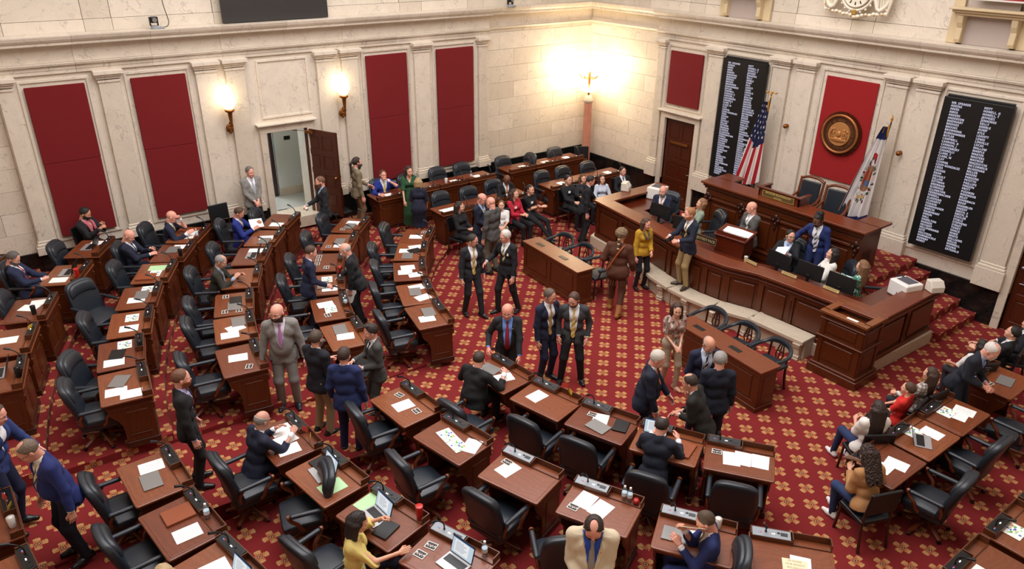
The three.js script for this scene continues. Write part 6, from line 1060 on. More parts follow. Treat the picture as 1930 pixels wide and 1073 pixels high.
// --- on the rostrum ---
P('p25', -11.49, 0.28, -13.25, 20, 'bald bearded man in navy suit seated at the left end of the rostrum', { sit: SIT, lean: 6, head: [0, 4, 0], L: [0.08, 0.86, 0.36], R: [-0.1, 0.84, 0.34], wear: suit('#161d36', '#b8653a', { t2: '#e6c8b0' }), headType: 'broad', beard: 'full', beardColor: '#9a8a80', skin: PINK, brow: '#7a5a48', belly: 0.6, g: 1.1 });
P('p26', -10.34, 0.28, -13.15, -42, 'woman with light brown hair in a sage jacket seated on the rostrum', { fem: 1, sit: SIT, head: [-8, 0, 0], L: [0.1, 0.9, 0.26], R: [-0.02, 1.05, 0.24], poleR: [-0.5, -1, 0.3], handR: 'fist', wear: { top: '#8d9a88', trousers: '#2a2a30' }, hair: 'bob', hairColor: '#8a6240', skin: FAIR });
P('p27', -9.08, 0.41, -11.36, -12, 'photographer in navy blazer and khaki trousers standing on the marble bench', { h: 1.78, head: [-18, 6, 0], L: [0.14, 1.12, 0.36], R: [-0.08, 1.16, 0.42], handL: 'grip', handR: 'fist', feet: 1, wear: suit('#141a2c', '#b8964a', { tr: '#a18a5e', shoes: '#3b3026', t2: '#6a4a28' }), hair: 'short', hairColor: '#9a6a42', beard: 'full', beardColor: '#b07a50', skin: PINK, footL: [0.1, 0, 0.02, 20], footR: [-0.13, 0, 0.0, -25] });
P('p28', -8.78, 0.28, -12.95, -16, 'bald man in grey suit and striped tie standing at the lectern', { h: 1.8, head: [-38, 6, 0], L: [0.05, 1.02, 0.3], R: [-0.05, 1.02, 0.3], handL: 'grip', wear: suit('#55534f', '#e4e4e0', { t2: '#5c6c58' }), headType: 'broad', skin: PINK, brow: '#9a7a68', g: 1.06 });
P('p29', -7.95, 0.28, -13.1, 20, 'dark haired man in glasses and black suit seated reading a white sheet', { sit: SIT, head: [38, 4, 0], L: [0.12, 0.96, 0.34], R: [-0.14, 0.94, 0.36], handL: 'grip', handR: 'grip', wear: suit('#15161c', '#8a96b4', { sh: '#b8c8e4' }), hair: 'short', hairColor: '#1c1512', glasses: 1, skin: FAIR, belly: 0.6 });
inHand(cast.p29, 'R', 'paper_sheet', sheetG, M.paper, 'white sheet read by the seated man in black on the rostrum', 'paper', { off: [0.1, 0.1, 0.02], rot: [0.5, 0, -0.5] });
P('p30', -7.55, 0.28, -13.52, 6, 'man with pinned-up dreadlocks in blue suit leaning over on the rostrum', { h: 1.84, lean: 12, head: [-14, 24, 0], R: [-0.46, 1.0, 0.2], L: [0.26, 0.82, 0.1], poleR: [-0.5, -0.3, -0.6], wear: suit('#1b2a62', '#e0e0e4', { open: 1, t2: '#3a3e48', tr: '#182450' }), hair: 'dreads', hairColor: '#14100e', skin: '#6a4430', lip: '#5a3028', brow: '#16100e', beard: 'goatee', beardColor: '#18110e' });
P('p31', -6.95, 0.28, -12.95, -42, 'dark haired woman in a white sweater with tan chest band seated', { fem: 1, sit: SIT, head: [-20, -4, 0], L: [0.06, 0.88, 0.3], R: [-0.1, 0.84, 0.34], wear: { top: '#e6e2d8', trousers: '#1c1c24', loose: 0.022, band: [[0.3, 0.022, '#b0804a'], [0.33, 0.014, '#44618a'], [0.265, 0.012, '#b0804a']] }, hair: 'shoulder', hairColor: '#1e1512', skin: FAIR });
P('p32', -6.3, 0.28, -12.9, -84, 'woman with long light brown hair in a green and white print top', { fem: 1, sit: SIT, head: [-8, 2, 0], L: [0.12, 0.88, 0.34], R: [-0.1, 0.88, 0.36], wear: { top: '#3f7a66', pattern: PAT.green, trousers: '#20242a', loose: 0.016 }, hair: 'long', hairColor: '#7a5638', skin: FAIR });
// --- in the well ---
P('p33', -9.62, 0, -9.95, -151, 'person in brown leather frontier costume and striped fur cap seen from behind', { h: 1.86, lean: 4, head: [0, 4, 0], L: [0.24, 1.02, 0.2], R: [-0.26, 0.9, 0.16], footL: [0.14, 0, 0.16, 10], footR: [-0.12, 0.03, -0.2, -8], g: 1.12, wear: { top: '#4f2a17', trousers: '#4a2816', hemY: -0.2, loose: 0.024, shoes: '#93602f', name: 'leather_tunic', hem: 0.28 } , skin: TAN });
{ const r = cast.p33, W3 = (x, y, z) => A3(r.T(x, y, z));
  r.onHead('fur_cap', nets((x, y, z) => Math.max(ell(x, y, z, [0, 0.135, 0], [0.112, 0.1, 0.122]) + n3(x * 40, y * 40, z * 40) * 0.008, 0.075 - y), [-0.15, 0.05, -0.16], [0.15, 0.26, 0.16], 0.009), mat('#7d6950', 0.98));
  for (let i = 0; i < 6; i++) r.onHead('fur_tail', LA([[0, 0], [0.024, 0.004], [0.027, 0.024], [0.022, 0.046], [0, 0.05]], 10).translate(0.0, 0.06 - i * 0.046, -0.125), mat(i % 2 ? '#b3a184' : '#4a3a2a', 0.98));
  part(r.t, 'shoulder_strap', TU([[-0.15, 0.46, 0.05], [-0.12, 0.5, -0.04], [-0.05, 0.4, -0.145], [0.06, 0.2, -0.155], [0.16, 0.0, -0.12], [0.21, -0.06, 0.02]].map((p) => W3(...p)), 0.016, 20, 6), mat('#a04e1c', 0.6));
  part(r.t, 'powder_horn', TU([[-0.2, -0.06, -0.02], [-0.22, -0.12, 0.06], [-0.2, -0.14, 0.14]].map((p) => W3(...p)), 0.024, 8, 7), mat('#d6c8a8', 0.5));
  for (const k of ['L', 'R']) { const l = r.leg[k], e = l.kn.clone().lerp(l.an, 0.35); part(r.t, 'boot_shaft', TU([A3(e), A3(l.an)], 0.062, 4, 10), mat('#93602f', 0.7)); }
  part(r.t, 'fringe', Array.from({ length: 26 }, (_, i) => { const a = i / 26 * Math.PI * 2, p = W3(0.2 * Math.cos(a), -0.2, 0.155 * Math.sin(a)), q = W3(0.205 * Math.cos(a), -0.3, 0.16 * Math.sin(a)); return TU([p, q], 0.008, 2, 4); }), mat('#5e351d', 0.9)).userData.kind = 'stuff'; }
P('p34', -10.15, 0, -11.2, 78, 'woman in mustard cardigan with leopard scarf talking to the costumed figure', { fem: 1, h: 1.68, head: [18, 4, 0], L: [0.06, 1.0, 0.26], R: [-0.22, 0.86, 0.08], g: 1.06, wear: { top: '#b58a1e', trousers: '#15151a', hemY: -0.1, loose: 0.016, shoes: '#15110f' }, hair: 'shoulder', hairColor: '#4a3424', skin: PINK });
{ const r = cast.p34; part(r.t, 'scarf', [TU([[-0.05, 0.47, 0.03], [-0.055, 0.42, 0.1], [-0.02, 0.33, 0.15]].map((p) => A3(r.T(...p))), 0.024, 8, 6), TU([[0.05, 0.47, 0.03], [0.055, 0.42, 0.1], [0.02, 0.31, 0.15]].map((p) => A3(r.T(...p))), 0.024, 8, 6)], std({ map: blobs('#3a2a20', ['#c9b48a', '#17110c'], 60, 6, 16), roughness: 0.9 })); }
P('p35', -11.28, 0, -7.56, 85, 'man in dark suit and yellow patterned tie with glasses standing in the well', { h: 1.8, head: [35, 8, 0], R: [-0.27, 0.8, 0.08], L: [0.25, 0.8, 0.05], wear: suit('#1d1e24', '#b99b3e', { open: 1, t2: '#e0d2a0' }), hair: 'short', hairColor: '#2e2620', glasses: 1, beard: 'goatee', skin: '#cf957c', footL: [0.12, 0, 0.18], footR: [-0.12, 0, -0.08] });
P('p36', -10.95, 0, -8.19, 12, 'white haired man in black suit with name badge standing in the well', { h: 1.85, head: [-24, 8, 0], L: [0.24, 0.82, 0.1], R: [-0.3, 1.06, 0.24], wear: suit('#14141a', '#d2c480', { badge: 1, t2: '#3a3a30' }), hair: 'short', hairColor: '#c6c0b6', glasses: 1, skin: PINK, footL: [0.14, 0, -0.18, 20], footR: [-0.12, 0, 0.12, -10] });
P('p37', -11.97, 0.12, -5.46, -32, 'bald man with striped tie bending over a desk, papers in his hand', { h: 1.78, lean: 16, head: [-4, 14, 0], R: [-0.2, 0.95, 0.34], L: [0.18, 0.8, 0.14], handL: 'grip', wear: suit('#15161a', '#d0b04a', { badge: 1, t2: '#191a20', open: 1 }), hair: 'ring', hairColor: '#b8aa9c', skin: PINK, headType: 'broad' });
inHand(cast.p37, 'L', 'paper_sheet', BX(0.216, 0.279, 0.004), M.paper, 'white papers hanging from the hand of the bending bald man', 'paper', { off: [0, 0.14, 0.02] });
P('p38', -12.07, 0.24, -4.51, 166, 'young man in navy suit standing between the second and third left rows', { h: 1.77, lean: 8, head: [6, 14, 0], L: [0.24, 0.84, 0.14], R: [-0.2, 0.98, 0.3], wear: suit('#151c38', null), hair: 'crop', hairColor: '#4a3426', skin: PINK });
P('p39', -10.06, 0.2, -3.25, 66, 'large bald bearded man in light grey suit and pink tie standing', { h: 1.88, head: [-28, 6, 0], g: 1.2, belly: 0.5, L: [0.3, 0.82, 0.06], R: [-0.3, 0.82, 0.06], wear: suit('#807d78', '#a06a98', { sh: '#d8d2dc', pin: 1, shoes: '#23262c' }), headType: 'broad', beard: 'full', beardColor: '#3a2a22', skin: PINK, brow: '#4a3426' });
P('p40', -9.14, 0.15, -3.41, -158, 'man in dark blazer and khaki trousers with glasses and grey beard', { h: 1.8, head: [14, 4, 0], L: [0.1, 1.1, 0.3], R: [-0.24, 0.84, 0.06], handL: 'point', wear: suit('#12141f', null, { tr: '#93815f', sh: '#e0dccc' }), hair: 'short', hairColor: '#4a3a2e', beard: 'long', beardColor: '#6a645e', glasses: 1, skin: PINK, g: 1.1, belly: 0.4 });
P('p41', -8.54, 0.1, -3.57, -130, 'man in blue suit seen from behind in the aisle group', { h: 1.8, head: [-6, 4, 0], R: [-0.24, 0.84, 0.06], L: [0.24, 0.88, 0.1], wear: suit('#1d2a58', null, { tr: '#161f44' }), hair: 'short', hairColor: '#3a2a20', skin: PINK });
P('p42', -9.02, 0.1, -4.29, -10, 'smiling young man in charcoal suit holding a black folder and phone', { h: 1.76, head: [-10, 6, 0], R: [-0.1, 1.1, 0.32], L: [0.08, 1.05, 0.22], handR: 'grip', handL: 'grip', wear: suit('#43423f', '#23262e'), hair: 'quiff', hairColor: '#2a1e18', skin: PINK });
inHand(cast.p42, 'R', 'mobile_phone', phoneG, M.blackPlastic, 'phone held up by the young man in charcoal', 'phone'); inHand(cast.p42, 'L', 'black_folder', BX(0.24, 0.31, 0.02, 0, 0, 0, 0.004), M.blackPlastic, 'black folder under the arm of the young man in charcoal', 'folder', { off: [0.03, 0.02, 0.03], rot: [0, 0.2, 0.6] });
P('p43', -8.57, 0, -6.43, 52, 'man in black suit, blue shirt and red tie leaning on the front desk', { h: 1.78, lean: 6, head: [-6, 10, 0], L: [0.2, 0.86, 0.34], R: [-0.3, 1.0, 0.2], wear: suit('#1b1c1f', '#8c1c2c', { sh: '#6f94dc', pin: 1, open: 1 }), hair: 'ring', hairColor: '#8f857c', headType: 'broad', skin: '#e0947e', belly: 0.5 });
P('p44', -8.53, 0, -7.22, 92, 'man in navy suit and tan tie talking to the bearded man in the well', { h: 1.81, head: [12, 10, 0], wear: suit('#161c34', '#b99a62', { open: 1, bot: 0 }), hair: 'short', hairColor: '#5a4a3e', skin: '#cf9078', L: [0.22, 0.84, 0.1], R: [-0.24, 0.8, 0.06] });
P('p45', -8.22, 0, -7.55, 47, 'bearded man in charcoal jacket and yellow striped tie standing in the well', { h: 1.79, head: [-24, 20, 0], L: [0.24, 0.9, 0.03], R: [-0.24, 0.9, 0.03], g: 1.12, wear: suit('#37383b', '#d0a93e', { tr: '#121216', open: 1, t2: '#efe3b8', pin: 1 }), hair: 'short', hairColor: '#4a3226', beard: 'full', beardColor: '#6a4028', skin: PINK, footL: [0.17, 0, 0.0, 18], footR: [-0.17, 0, 0.04, -12] });
P('p46', -7.11, 0, -8.79, 64, 'young woman with long hair in floral blouse and beige trousers standing', { fem: 1, h: 1.66, head: [-14, 4, 0], L: [0.04, 0.98, 0.24], R: [-0.06, 0.98, 0.24], footL: [0.09, 0, 0.12, 20], footR: [-0.1, 0, -0.06, -10], wear: { top: '#9c8578', pattern: PAT.floral, trousers: '#a3937c', sleeve: 0.42, loose: 0.016, vneck: 1, shoes: '#c8937a' }, hair: 'long', hairColor: '#3a251b', skin: FAIR });
P('p47', -6.16, 0, -7.11, 132, 'white haired man in navy suit and orange tie reaching out a hand', { h: 1.82, lean: 10, head: [0, 16, 0], g: 1.15, belly: 0.8, L: [0.16, 0.92, 0.34], R: [-0.22, 0.84, 0.18], wear: suit('#141a2e', '#d9824a'), hair: 'short', hairColor: '#bdb4a8', skin: '#e09a86', headType: 'broad' });
P('p48', -5.96, 0, -8.16, 56, 'balding man in navy suit and black striped tie laughing in the group', { h: 1.8, head: [10, 22, 0], wear: suit('#151c36', '#17181c', { sh: '#ccd8ec', t2: '#d8d8d8', open: 1, pin: 1 }), hair: 'ring', hairColor: '#9a938c', skin: '#d09478', beard: 'goatee', beardColor: '#8a837c' });
P('p49', -5.48, 0, -7.87, -130, 'grey haired man in navy suit with his back turned in the group', { h: 1.8, head: [-10, 8, 0], wear: suit('#121828', null, { sh: '#b8c8e6' }), hair: 'short', hairColor: '#8f8a84', skin: PINK, headType: 'broad', g: 1.1 });
P('p50', -5.22, 0, -7.31, -62, 'man in dark olive suit and green tie leaning forward, hands together', { h: 1.78, lean: 22, head: [-4, 10, 0], L: [0.03, 1.0, 0.34], R: [-0.05, 1.0, 0.36], g: 1.15, belly: 0.6, wear: suit('#191813', '#7d8c5c'), hair: 'thin', hairColor: '#33261e', skin: '#cf927a', headType: 'broad' });
P('p51', -7.9, 0.12, -5.28, -164, 'heavy man in black suit seated from behind at the first near desk', { sit: SIT, lean: 14, head: [22, 14, 0], g: 1.35, belly: 1, L: [0.24, 0.88, 0.36], R: [-0.26, 0.9, 0.44], handR: 'grip', wear: suit('#121214', null), hair: 'crop', hairColor: '#3a2c22', headType: 'broad', skin: PINK, glasses: 1 });
P('p52', -5.12, 0.12, -6.25, -152, 'balding man in dark navy suit seated from behind at a laptop', { sit: SIT, lean: 16, head: [-6, 16, 0], g: 1.15, L: [0.16, 0.86, 0.42], R: [-0.2, 0.86, 0.42], wear: suit('#161b2b', null), hair: 'thin', hairColor: '#2e241e', headType: 'broad', skin: PINK });
P('p53', -8.89, 0.3, -1.5, 168, 'red bearded man in black suit standing side-on in the aisle', { h: 1.84, head: [8, 4, 0], L: [0.26, 0.8, 0.1], R: [-0.26, 0.82, 0.06], wear: suit('#141416', '#8a80b0', { sh: '#b9aede', t2: '#e0dcf0' }), hair: 'crop', hairColor: '#6a4630', beard: 'full', beardColor: '#8a4a28', skin: PINK });
P('p54', -8.1, 0.28, -2.05, -172, 'grey balding man in navy suit seated writing at a near desk', { sit: SIT, lean: 16, head: [10, 12, 0], L: [0.16, 0.86, 0.4], R: [-0.12, 0.88, 0.5], handR: 'grip', wear: suit('#141a30', null), hair: 'ring', hairColor: '#8f8a84', skin: '#c6927e', glasses: 1 });
P('p55', -8.29, 0.4, -0.01, 14, 'balding man in bright navy suit stooping in the aisle at lower left', { h: 1.84, lean: 14, head: [-12, 26, 0], g: 1.15, belly: 0.7, R: [-0.24, 0.86, 0.14], L: [0.28, 0.84, 0.06], wear: suit('#1a2660', '#c8b88a', { tr: '#0e1120', t2: '#2a2a30', pin: 1, sh: '#ddd8cc' }), hair: 'thin', hairColor: '#6a5a4a', glasses: 1, skin: '#cf927a' });
P('p56', -9.15, 0.46, 0.55, 150, 'man in blue suit at the left picture edge, hand on a desk', { h: 1.86, lean: 14, head: [0, 16, 0], g: 1.15, L: [0.34, 0.86, 0.3], wear: suit('#27396e', null, { tr: '#131a38' }), hair: 'short', hairColor: '#4a3a30', skin: PINK });
P('p57', -5.8, 0.28, -2.3, 148, 'dark haired woman in pale yellow blazer seated at an open laptop', { fem: 1, sit: SIT, lean: 6, head: [18, 14, 0], L: [0.3, 0.98, 0.3], R: [-0.1, 0.86, 0.5], poleL: [0.8, -0.6, 0.1], handL: 'grip', wear: { top: '#d9c574', trousers: '#171d33', vneck: 1, loose: 0.02, hemY: -0.12, name: 'blazer' }, hair: 'shoulder', hairColor: '#1f1410', skin: '#d9a284' });
P('p58', -4.07, 0.2, -4.15, 46, 'bearded man in cream suit and blue shirt standing looking at his phone', { h: 1.84, lean: 6, head: [0, 34, 0], g: 1.25, belly: 0.9, L: [0.06, 1.02, 0.32], R: [-0.1, 1.02, 0.3], handL: 'grip', handR: 'grip', wear: suit('#cdbfa2', '#8a8478', { sh: '#2347a8', open: 0, bot: 0.1, pin: 1 }), hair: 'thin', hairColor: '#2e221b', beard: 'full', beardColor: '#3a261c', headType: 'broad', skin: PINK });
inHand(cast.p58, 'L', 'mobile_phone', phoneG, M.blackPlastic, 'black phone in the hands of the man in the cream suit', 'phone', { off: [0.0, 0.07, 0.03] });
P('p59', -3.58, 0.2, -5.5, -50, 'man in blue suit seated with back to us reading a yellow booklet', { sit: SIT, lean: 6, head: [-4, 26, 0], R: [-0.02, 1.02, 0.32], L: [0.14, 0.92, 0.34], handR: 'grip', wear: suit('#1c2a5e', '#b9a24c', { t2: '#22283c' }), hair: 'crop', hairColor: '#4a3828', skin: '#d0927c' });
P('p68', -6.14, 0.36, -0.56, -85, 'blond person at the bottom edge, only the top of the head showing', { fem: 1, sit: SIT, wear: { top: '#4a4a52', trousers: '#22222a' }, hair: 'shoulder', hairColor: '#b39a72', skin: FAIR });
// --- right side visitors ---
P('p60', -3.2, 0, -8.15, -112, 'woman with curly brown hair in tan sweater and jeans reading a sheet', { fem: 1, sit: 0.46, lean: 14, head: [-6, 26, 0], L: [0.06, 0.82, 0.34], R: [-0.14, 0.86, 0.3], handR: 'grip', footL: [0.12, 0, 0.4], footR: [-0.02, 0, 0.56], wear: { top: '#b08050', trousers: '#24365c', loose: 0.02, shoes: '#e4e0d8' }, hair: 'curly', hairColor: '#33211a', skin: FAIR });
inHand(cast.p60, 'R', 'paper_sheet', sheetG, M.paper, 'printed sheet read by the curly haired woman', 'paper', { off: [-0.02, 0.12, 0.03], rot: [0.5, 0.3, 0] });
P('p61', -3.85, 0, -9.25, -124, 'dark haired woman in white puff-sleeved top and jeans seated, back turned', { fem: 1, sit: 0.46, head: [-6, 4, 0], L: [0.06, 0.78, 0.3], R: [-0.12, 0.76, 0.32], footL: [0.16, 0, 0.5], footR: [-0.04, 0, 0.45], wear: { top: '#e9e4dc', trousers: '#1f2f55', sleeve: 0.5, loose: 0.024, shoes: '#e4e0d8' }, hair: 'long', hairColor: '#2e1e17', skin: '#d39a80' });
P('p62', -3.95, 0, -10.3, -84, 'boy in a red polo shirt seated at the front right row', { h: 1.45, sit: 0.44, headType: 'child', headScale: 1.1, head: [0, 2, 0], L: [0.1, 0.72, 0.32], R: [-0.1, 0.72, 0.34], wear: { top: '#c9241c', trousers: '#17171c', sleeve: 0.42, loose: 0.016 }, hair: 'short', hairColor: '#4a3020', skin: FAIR });
P('p63', -3.92, 0, -10.85, -100, 'girl with long half-up hair and plaid top seated beside the red shirt', { fem: 1, h: 1.6, sit: 0.46, head: [6, 0, 0], wear: { top: '#cfc6ba', pattern: PAT.plaid, trousers: '#2a2a30', loose: 0.018 }, hair: 'halfup', hairColor: '#3e291d', skin: FAIR });
P('p64', -3.66, 0, -11.4, 88, 'white haired man in dark navy suit bending forward at far right', { h: 1.84, lean: 24, head: [4, 22, 0], L: [0.06, 0.98, 0.34], R: [-0.04, 0.98, 0.34], handL: 'grip', wear: suit('#171b28', '#5c76b0', { sh: '#a9c0e4' }), hair: 'thin', hairColor: '#cfc8be', beard: 'goatee', beardColor: '#cfc8be', headType: 'broad', skin: PINK });
P('p65', -3.85, 0, -12.37, -120, 'dark haired girl in a white top seated behind the bending man', { fem: 1, h: 1.6, sit: 0.46, head: [0, 0, 0], wear: { top: '#e0dcd4', trousers: '#2a2a30', sleeve: 0.5 }, hair: 'long', hairColor: '#20140f', skin: '#c98f74' });
P('p66', -3.72, 0, -13.1, -80, 'dark haired young man in black suit seated near the right edge', { h: 1.74, sit: 0.46, head: [0, -6, 0], L: [0.14, 0.8, 0.34], R: [-0.04, 0.82, 0.36], wear: suit('#14151a', null), hair: 'short', hairColor: '#15100d', skin: FAIR });
P('p67', -3.7, 0, -13.75, -60, 'fair haired person in dark clothes at the right picture edge', { h: 1.66, sit: 0.46, head: [0, 0, 0], wear: suit('#17181e', null), hair: 'short', hairColor: '#a88a5e', skin: FAIR });
// ================= loose things: visitors' chairs, rostrum equipment, papers and laptops on the desks =================
const SIDE = (() => { const t = new THREE.Group(); t.name = 'side_chair';
  part(t, 'seat', BX(0.46, 0.06, 0.44, 0, 0.44, 0, 0.02), M.leatherBlack); part(t, 'backrest', at(BX(0.44, 0.36, 0.04, 0, 0, 0, 0.015), 0, 0.76, -0.24, -0.12), M.leatherBlack);
  for (const sx of [-1, 1]) { part(t, 'leg', TU([[sx * 0.2, 0.43, 0.19], [sx * 0.21, 0, 0.22]], 0.02, 3, 6), M.dark); part(t, 'leg', TU([[sx * 0.2, 0.9, -0.26], [sx * 0.2, 0.45, -0.2], [sx * 0.21, 0, -0.26]], 0.02, 6, 6), M.dark); } return t; })();
for (const [k, who] of [['p2', 'the man with the pink scarf'], ['p13', 'the young woman in black by the two talking men'], ['p16', 'the boy in the white shirt'], ['p18', 'the young woman in the red top'], ['p19', 'the young woman with folded arms'], ['p20', 'the young man with the white sticker'], ['p21', 'the half hidden brown haired girl'], ['p23', 'the girl in the dark vest'], ['p24', 'the boy in the black suit'], ['p60', 'the curly haired woman'], ['p61', 'the woman in the white puff-sleeved top'], ['p62', 'the boy in the red shirt'], ['p63', 'the girl in the plaid top'], ['p65', 'the girl in the white top behind the bending man'], ['p66', 'the young man in black at right'], ['p67', 'the fair haired person at right edge']]) {
  const c = SIDE.clone(), t = cast[k].t; c.name = numbered('side_chair'); c.position.copy(t.position); c.rotation.y = t.rotation.y; scene.add(c); tag(c, 'black side chair under ' + who, 'chair', 'black side chairs of the visitors');
}
for (const [x, y, z, a, l] of [[-16.2, 0.24, -14.9, 60, 'empty black side chair by the corner column lamp'], [-16.5, 0.3, -7.2, 90, 'empty black side chair right of the open door'], [-16.45, 0.5, -4.4, 95, 'black side chair against the wall left of the grey jacket']]) { const c = SIDE.clone(); c.name = numbered('side_chair'); c.position.set(x, y, z); c.rotation.y = a * Math.PI / 180; scene.add(c); tag(c, l, 'chair'); }
for (const [x, z, a, l] of [[-11.55, -13.4, 20, 'navy swivel chair under the bearded man at the rostrum left end'], [-10.2, -13.35, -30, 'navy swivel chair of the sage jacket woman on the rostrum'], [-9.4, -13.4, -10, 'empty low navy chair beside the lectern'], [-7.95, -13.25, 20, 'navy swivel chair of the man reading on the rostrum'], [-6.85, -13.15, -42, 'navy swivel chair of the white sweater woman'], [-5.95, -13.2, -50, 'navy swivel chair beside the green print top']]) { const c = chairProto.clone(); c.name = numbered('swivel_chair'); c.position.set(x, 0.28, z); c.rotation.y = a * Math.PI / 180; scene.add(c); tag(c, l, 'chair'); }
for (const [x, z, a, l] of [[-10.9, -12.5, 0.1, 'black monitor before the bearded man on the rostrum'], [-10.0, -12.3, 0.2, 'black monitor before the sage jacket woman'], [-7.6, -12.3, -0.1, 'black monitor before the man reading'], [-6.95, -12.35, 0, 'black monitor before the white sweater woman'], [-6.3, -12.35, 0, 'black monitor before the green print woman']]) {
  const t = thing('monitor', l, 'monitor', [x, 1.03, z], a); part(t, 'screen', at(BX(0.54, 0.3, 0.03, 0, 0, 0, 0.006), 0, 0.27, 0, -0.15), M.blackPlastic); part(t, 'stand', [BX(0.06, 0.2, 0.03, 0, 0.1, 0.03, 0.006), BX(0.22, 0.015, 0.16, 0, 0.008, 0.02, 0.005)], M.blackPlastic);
}
for (const [x, z, a, l] of [[-12.1, -13.7, 0.3, 'white office printer at the left end of the rostrum'], [-5.6, -13.35, -0.3, 'white office printer at the right end of the rostrum']]) { const t = thing('printer', l, 'printer', [x, 1.032, z], a); part(t, 'case', BX(0.42, 0.3, 0.4, 0, 0.15, 0, 0.03), M.white); part(t, 'output_tray', BX(0.28, 0.012, 0.24, 0, 0.304, -0.02, 0.004), mat('#55545a', 0.5)); }
for (const [x, y, z, a, l] of [[-12.6, 1.22, -13.1, 0.5, 'cream wedge speaker box at the rostrum left end'], [-5.2, 1.22, -13.6, -0.5, 'cream wedge speaker box at the rostrum right end']]) one('speaker_box', EX([[-0.1, 0], [0.1, 0], [0.1, 0.1], [0.03, 0.2], [-0.1, 0.2]], 0.26, 0.01).translate(0, 0, -0.13), mat('#d9d2c2', 0.6), l, 'speaker', [x, y, z], a);
one('water_cup', LA([[0, 0], [0.03, 0], [0.04, 0.12], [0, 0.12]], 14), mat('#e8e4dc', 0.4), 'cup beside the lectern on the rostrum counter', 'cup', [-8.3, 1.03, -12.25]);
// things on the members' desks, in each desk's own axes: x to the sitter's left, z to the front
const textTex = canvas(256, 330, (c, w, h) => { c.fillStyle = '#f3f1ec'; c.fillRect(0, 0, w, h); c.fillStyle = '#b9b7b2'; for (let i = 0; i < 13; i++) c.fillRect(26, 40 + i * 20, 120 + ((i * 53) % 84), 4); });
const photoTex = canvas(128, 96, (c) => { c.fillStyle = '#ece9e2'; c.fillRect(0, 0, 128, 96); c.fillStyle = '#26221f'; c.fillRect(8, 8, 112, 80); for (let i = 0; i < 7; i++) { c.fillStyle = ['#d8d2c8', '#8a8480', '#b9a394'][i % 3]; c.beginPath(); c.ellipse(20 + i * 15, 52 - (i % 2) * 12, 8, 12, 0, 0, 7); c.fill(); } });
const mapTex = canvas(256, 200, (c) => { c.fillStyle = '#f2f2ee'; c.fillRect(0, 0, 256, 200); for (let i = 0; i < 16; i++) { c.fillStyle = ['#2f62b8', '#63a95a', '#9fcf94', '#c9a860'][i % 4]; c.fillRect(rnd() * 210, rnd() * 170, 18 + rnd() * 30, 12 + rnd() * 20); } });
const scrTex = canvas(256, 160, (c) => { c.fillStyle = '#cfe2f2'; c.fillRect(0, 0, 256, 160); c.fillStyle = '#ffffff'; c.fillRect(30, 22, 170, 120); c.fillStyle = '#2c3e66'; c.fillRect(0, 0, 256, 14); c.fillStyle = '#8aa0b8'; for (let i = 0; i < 8; i++) c.fillRect(44, 36 + i * 12, 90 + (i * 37) % 50, 4); });
function onDesk(key, name, geo, m, label, cat, x, z, a, y = 0.784) { const d = DESK[key]; if (!d) return; const o = one(name, geo, m, `${label}, ${d.name.replace(' desk from the ', ' from ')}`, cat), c = Math.cos(d.turn), s = Math.sin(d.turn); o.position.set(d.x + x * c + z * s, d.y + y, d.z - x * s + z * c); o.rotation.y = d.turn + a * Math.PI / 180; return o; }
const flat = (w, h, t = 0.002) => { const g = new THREE.BoxGeometry(w, t, h); return plain(g); };
const SH = flat(0.216, 0.279), PH = flat(0.13, 0.1), paperM = std({ map: textTex, roughness: 0.85 }), photoM = std({ map: photoTex, roughness: 0.5 }), mapM = std({ map: mapTex, roughness: 0.7 }), greenM = mat('#b5dca8', 0.85), grey = mat('#8a8885', 0.4, 0.4), silver = mat('#b4b4b4', 0.35, 0.5);
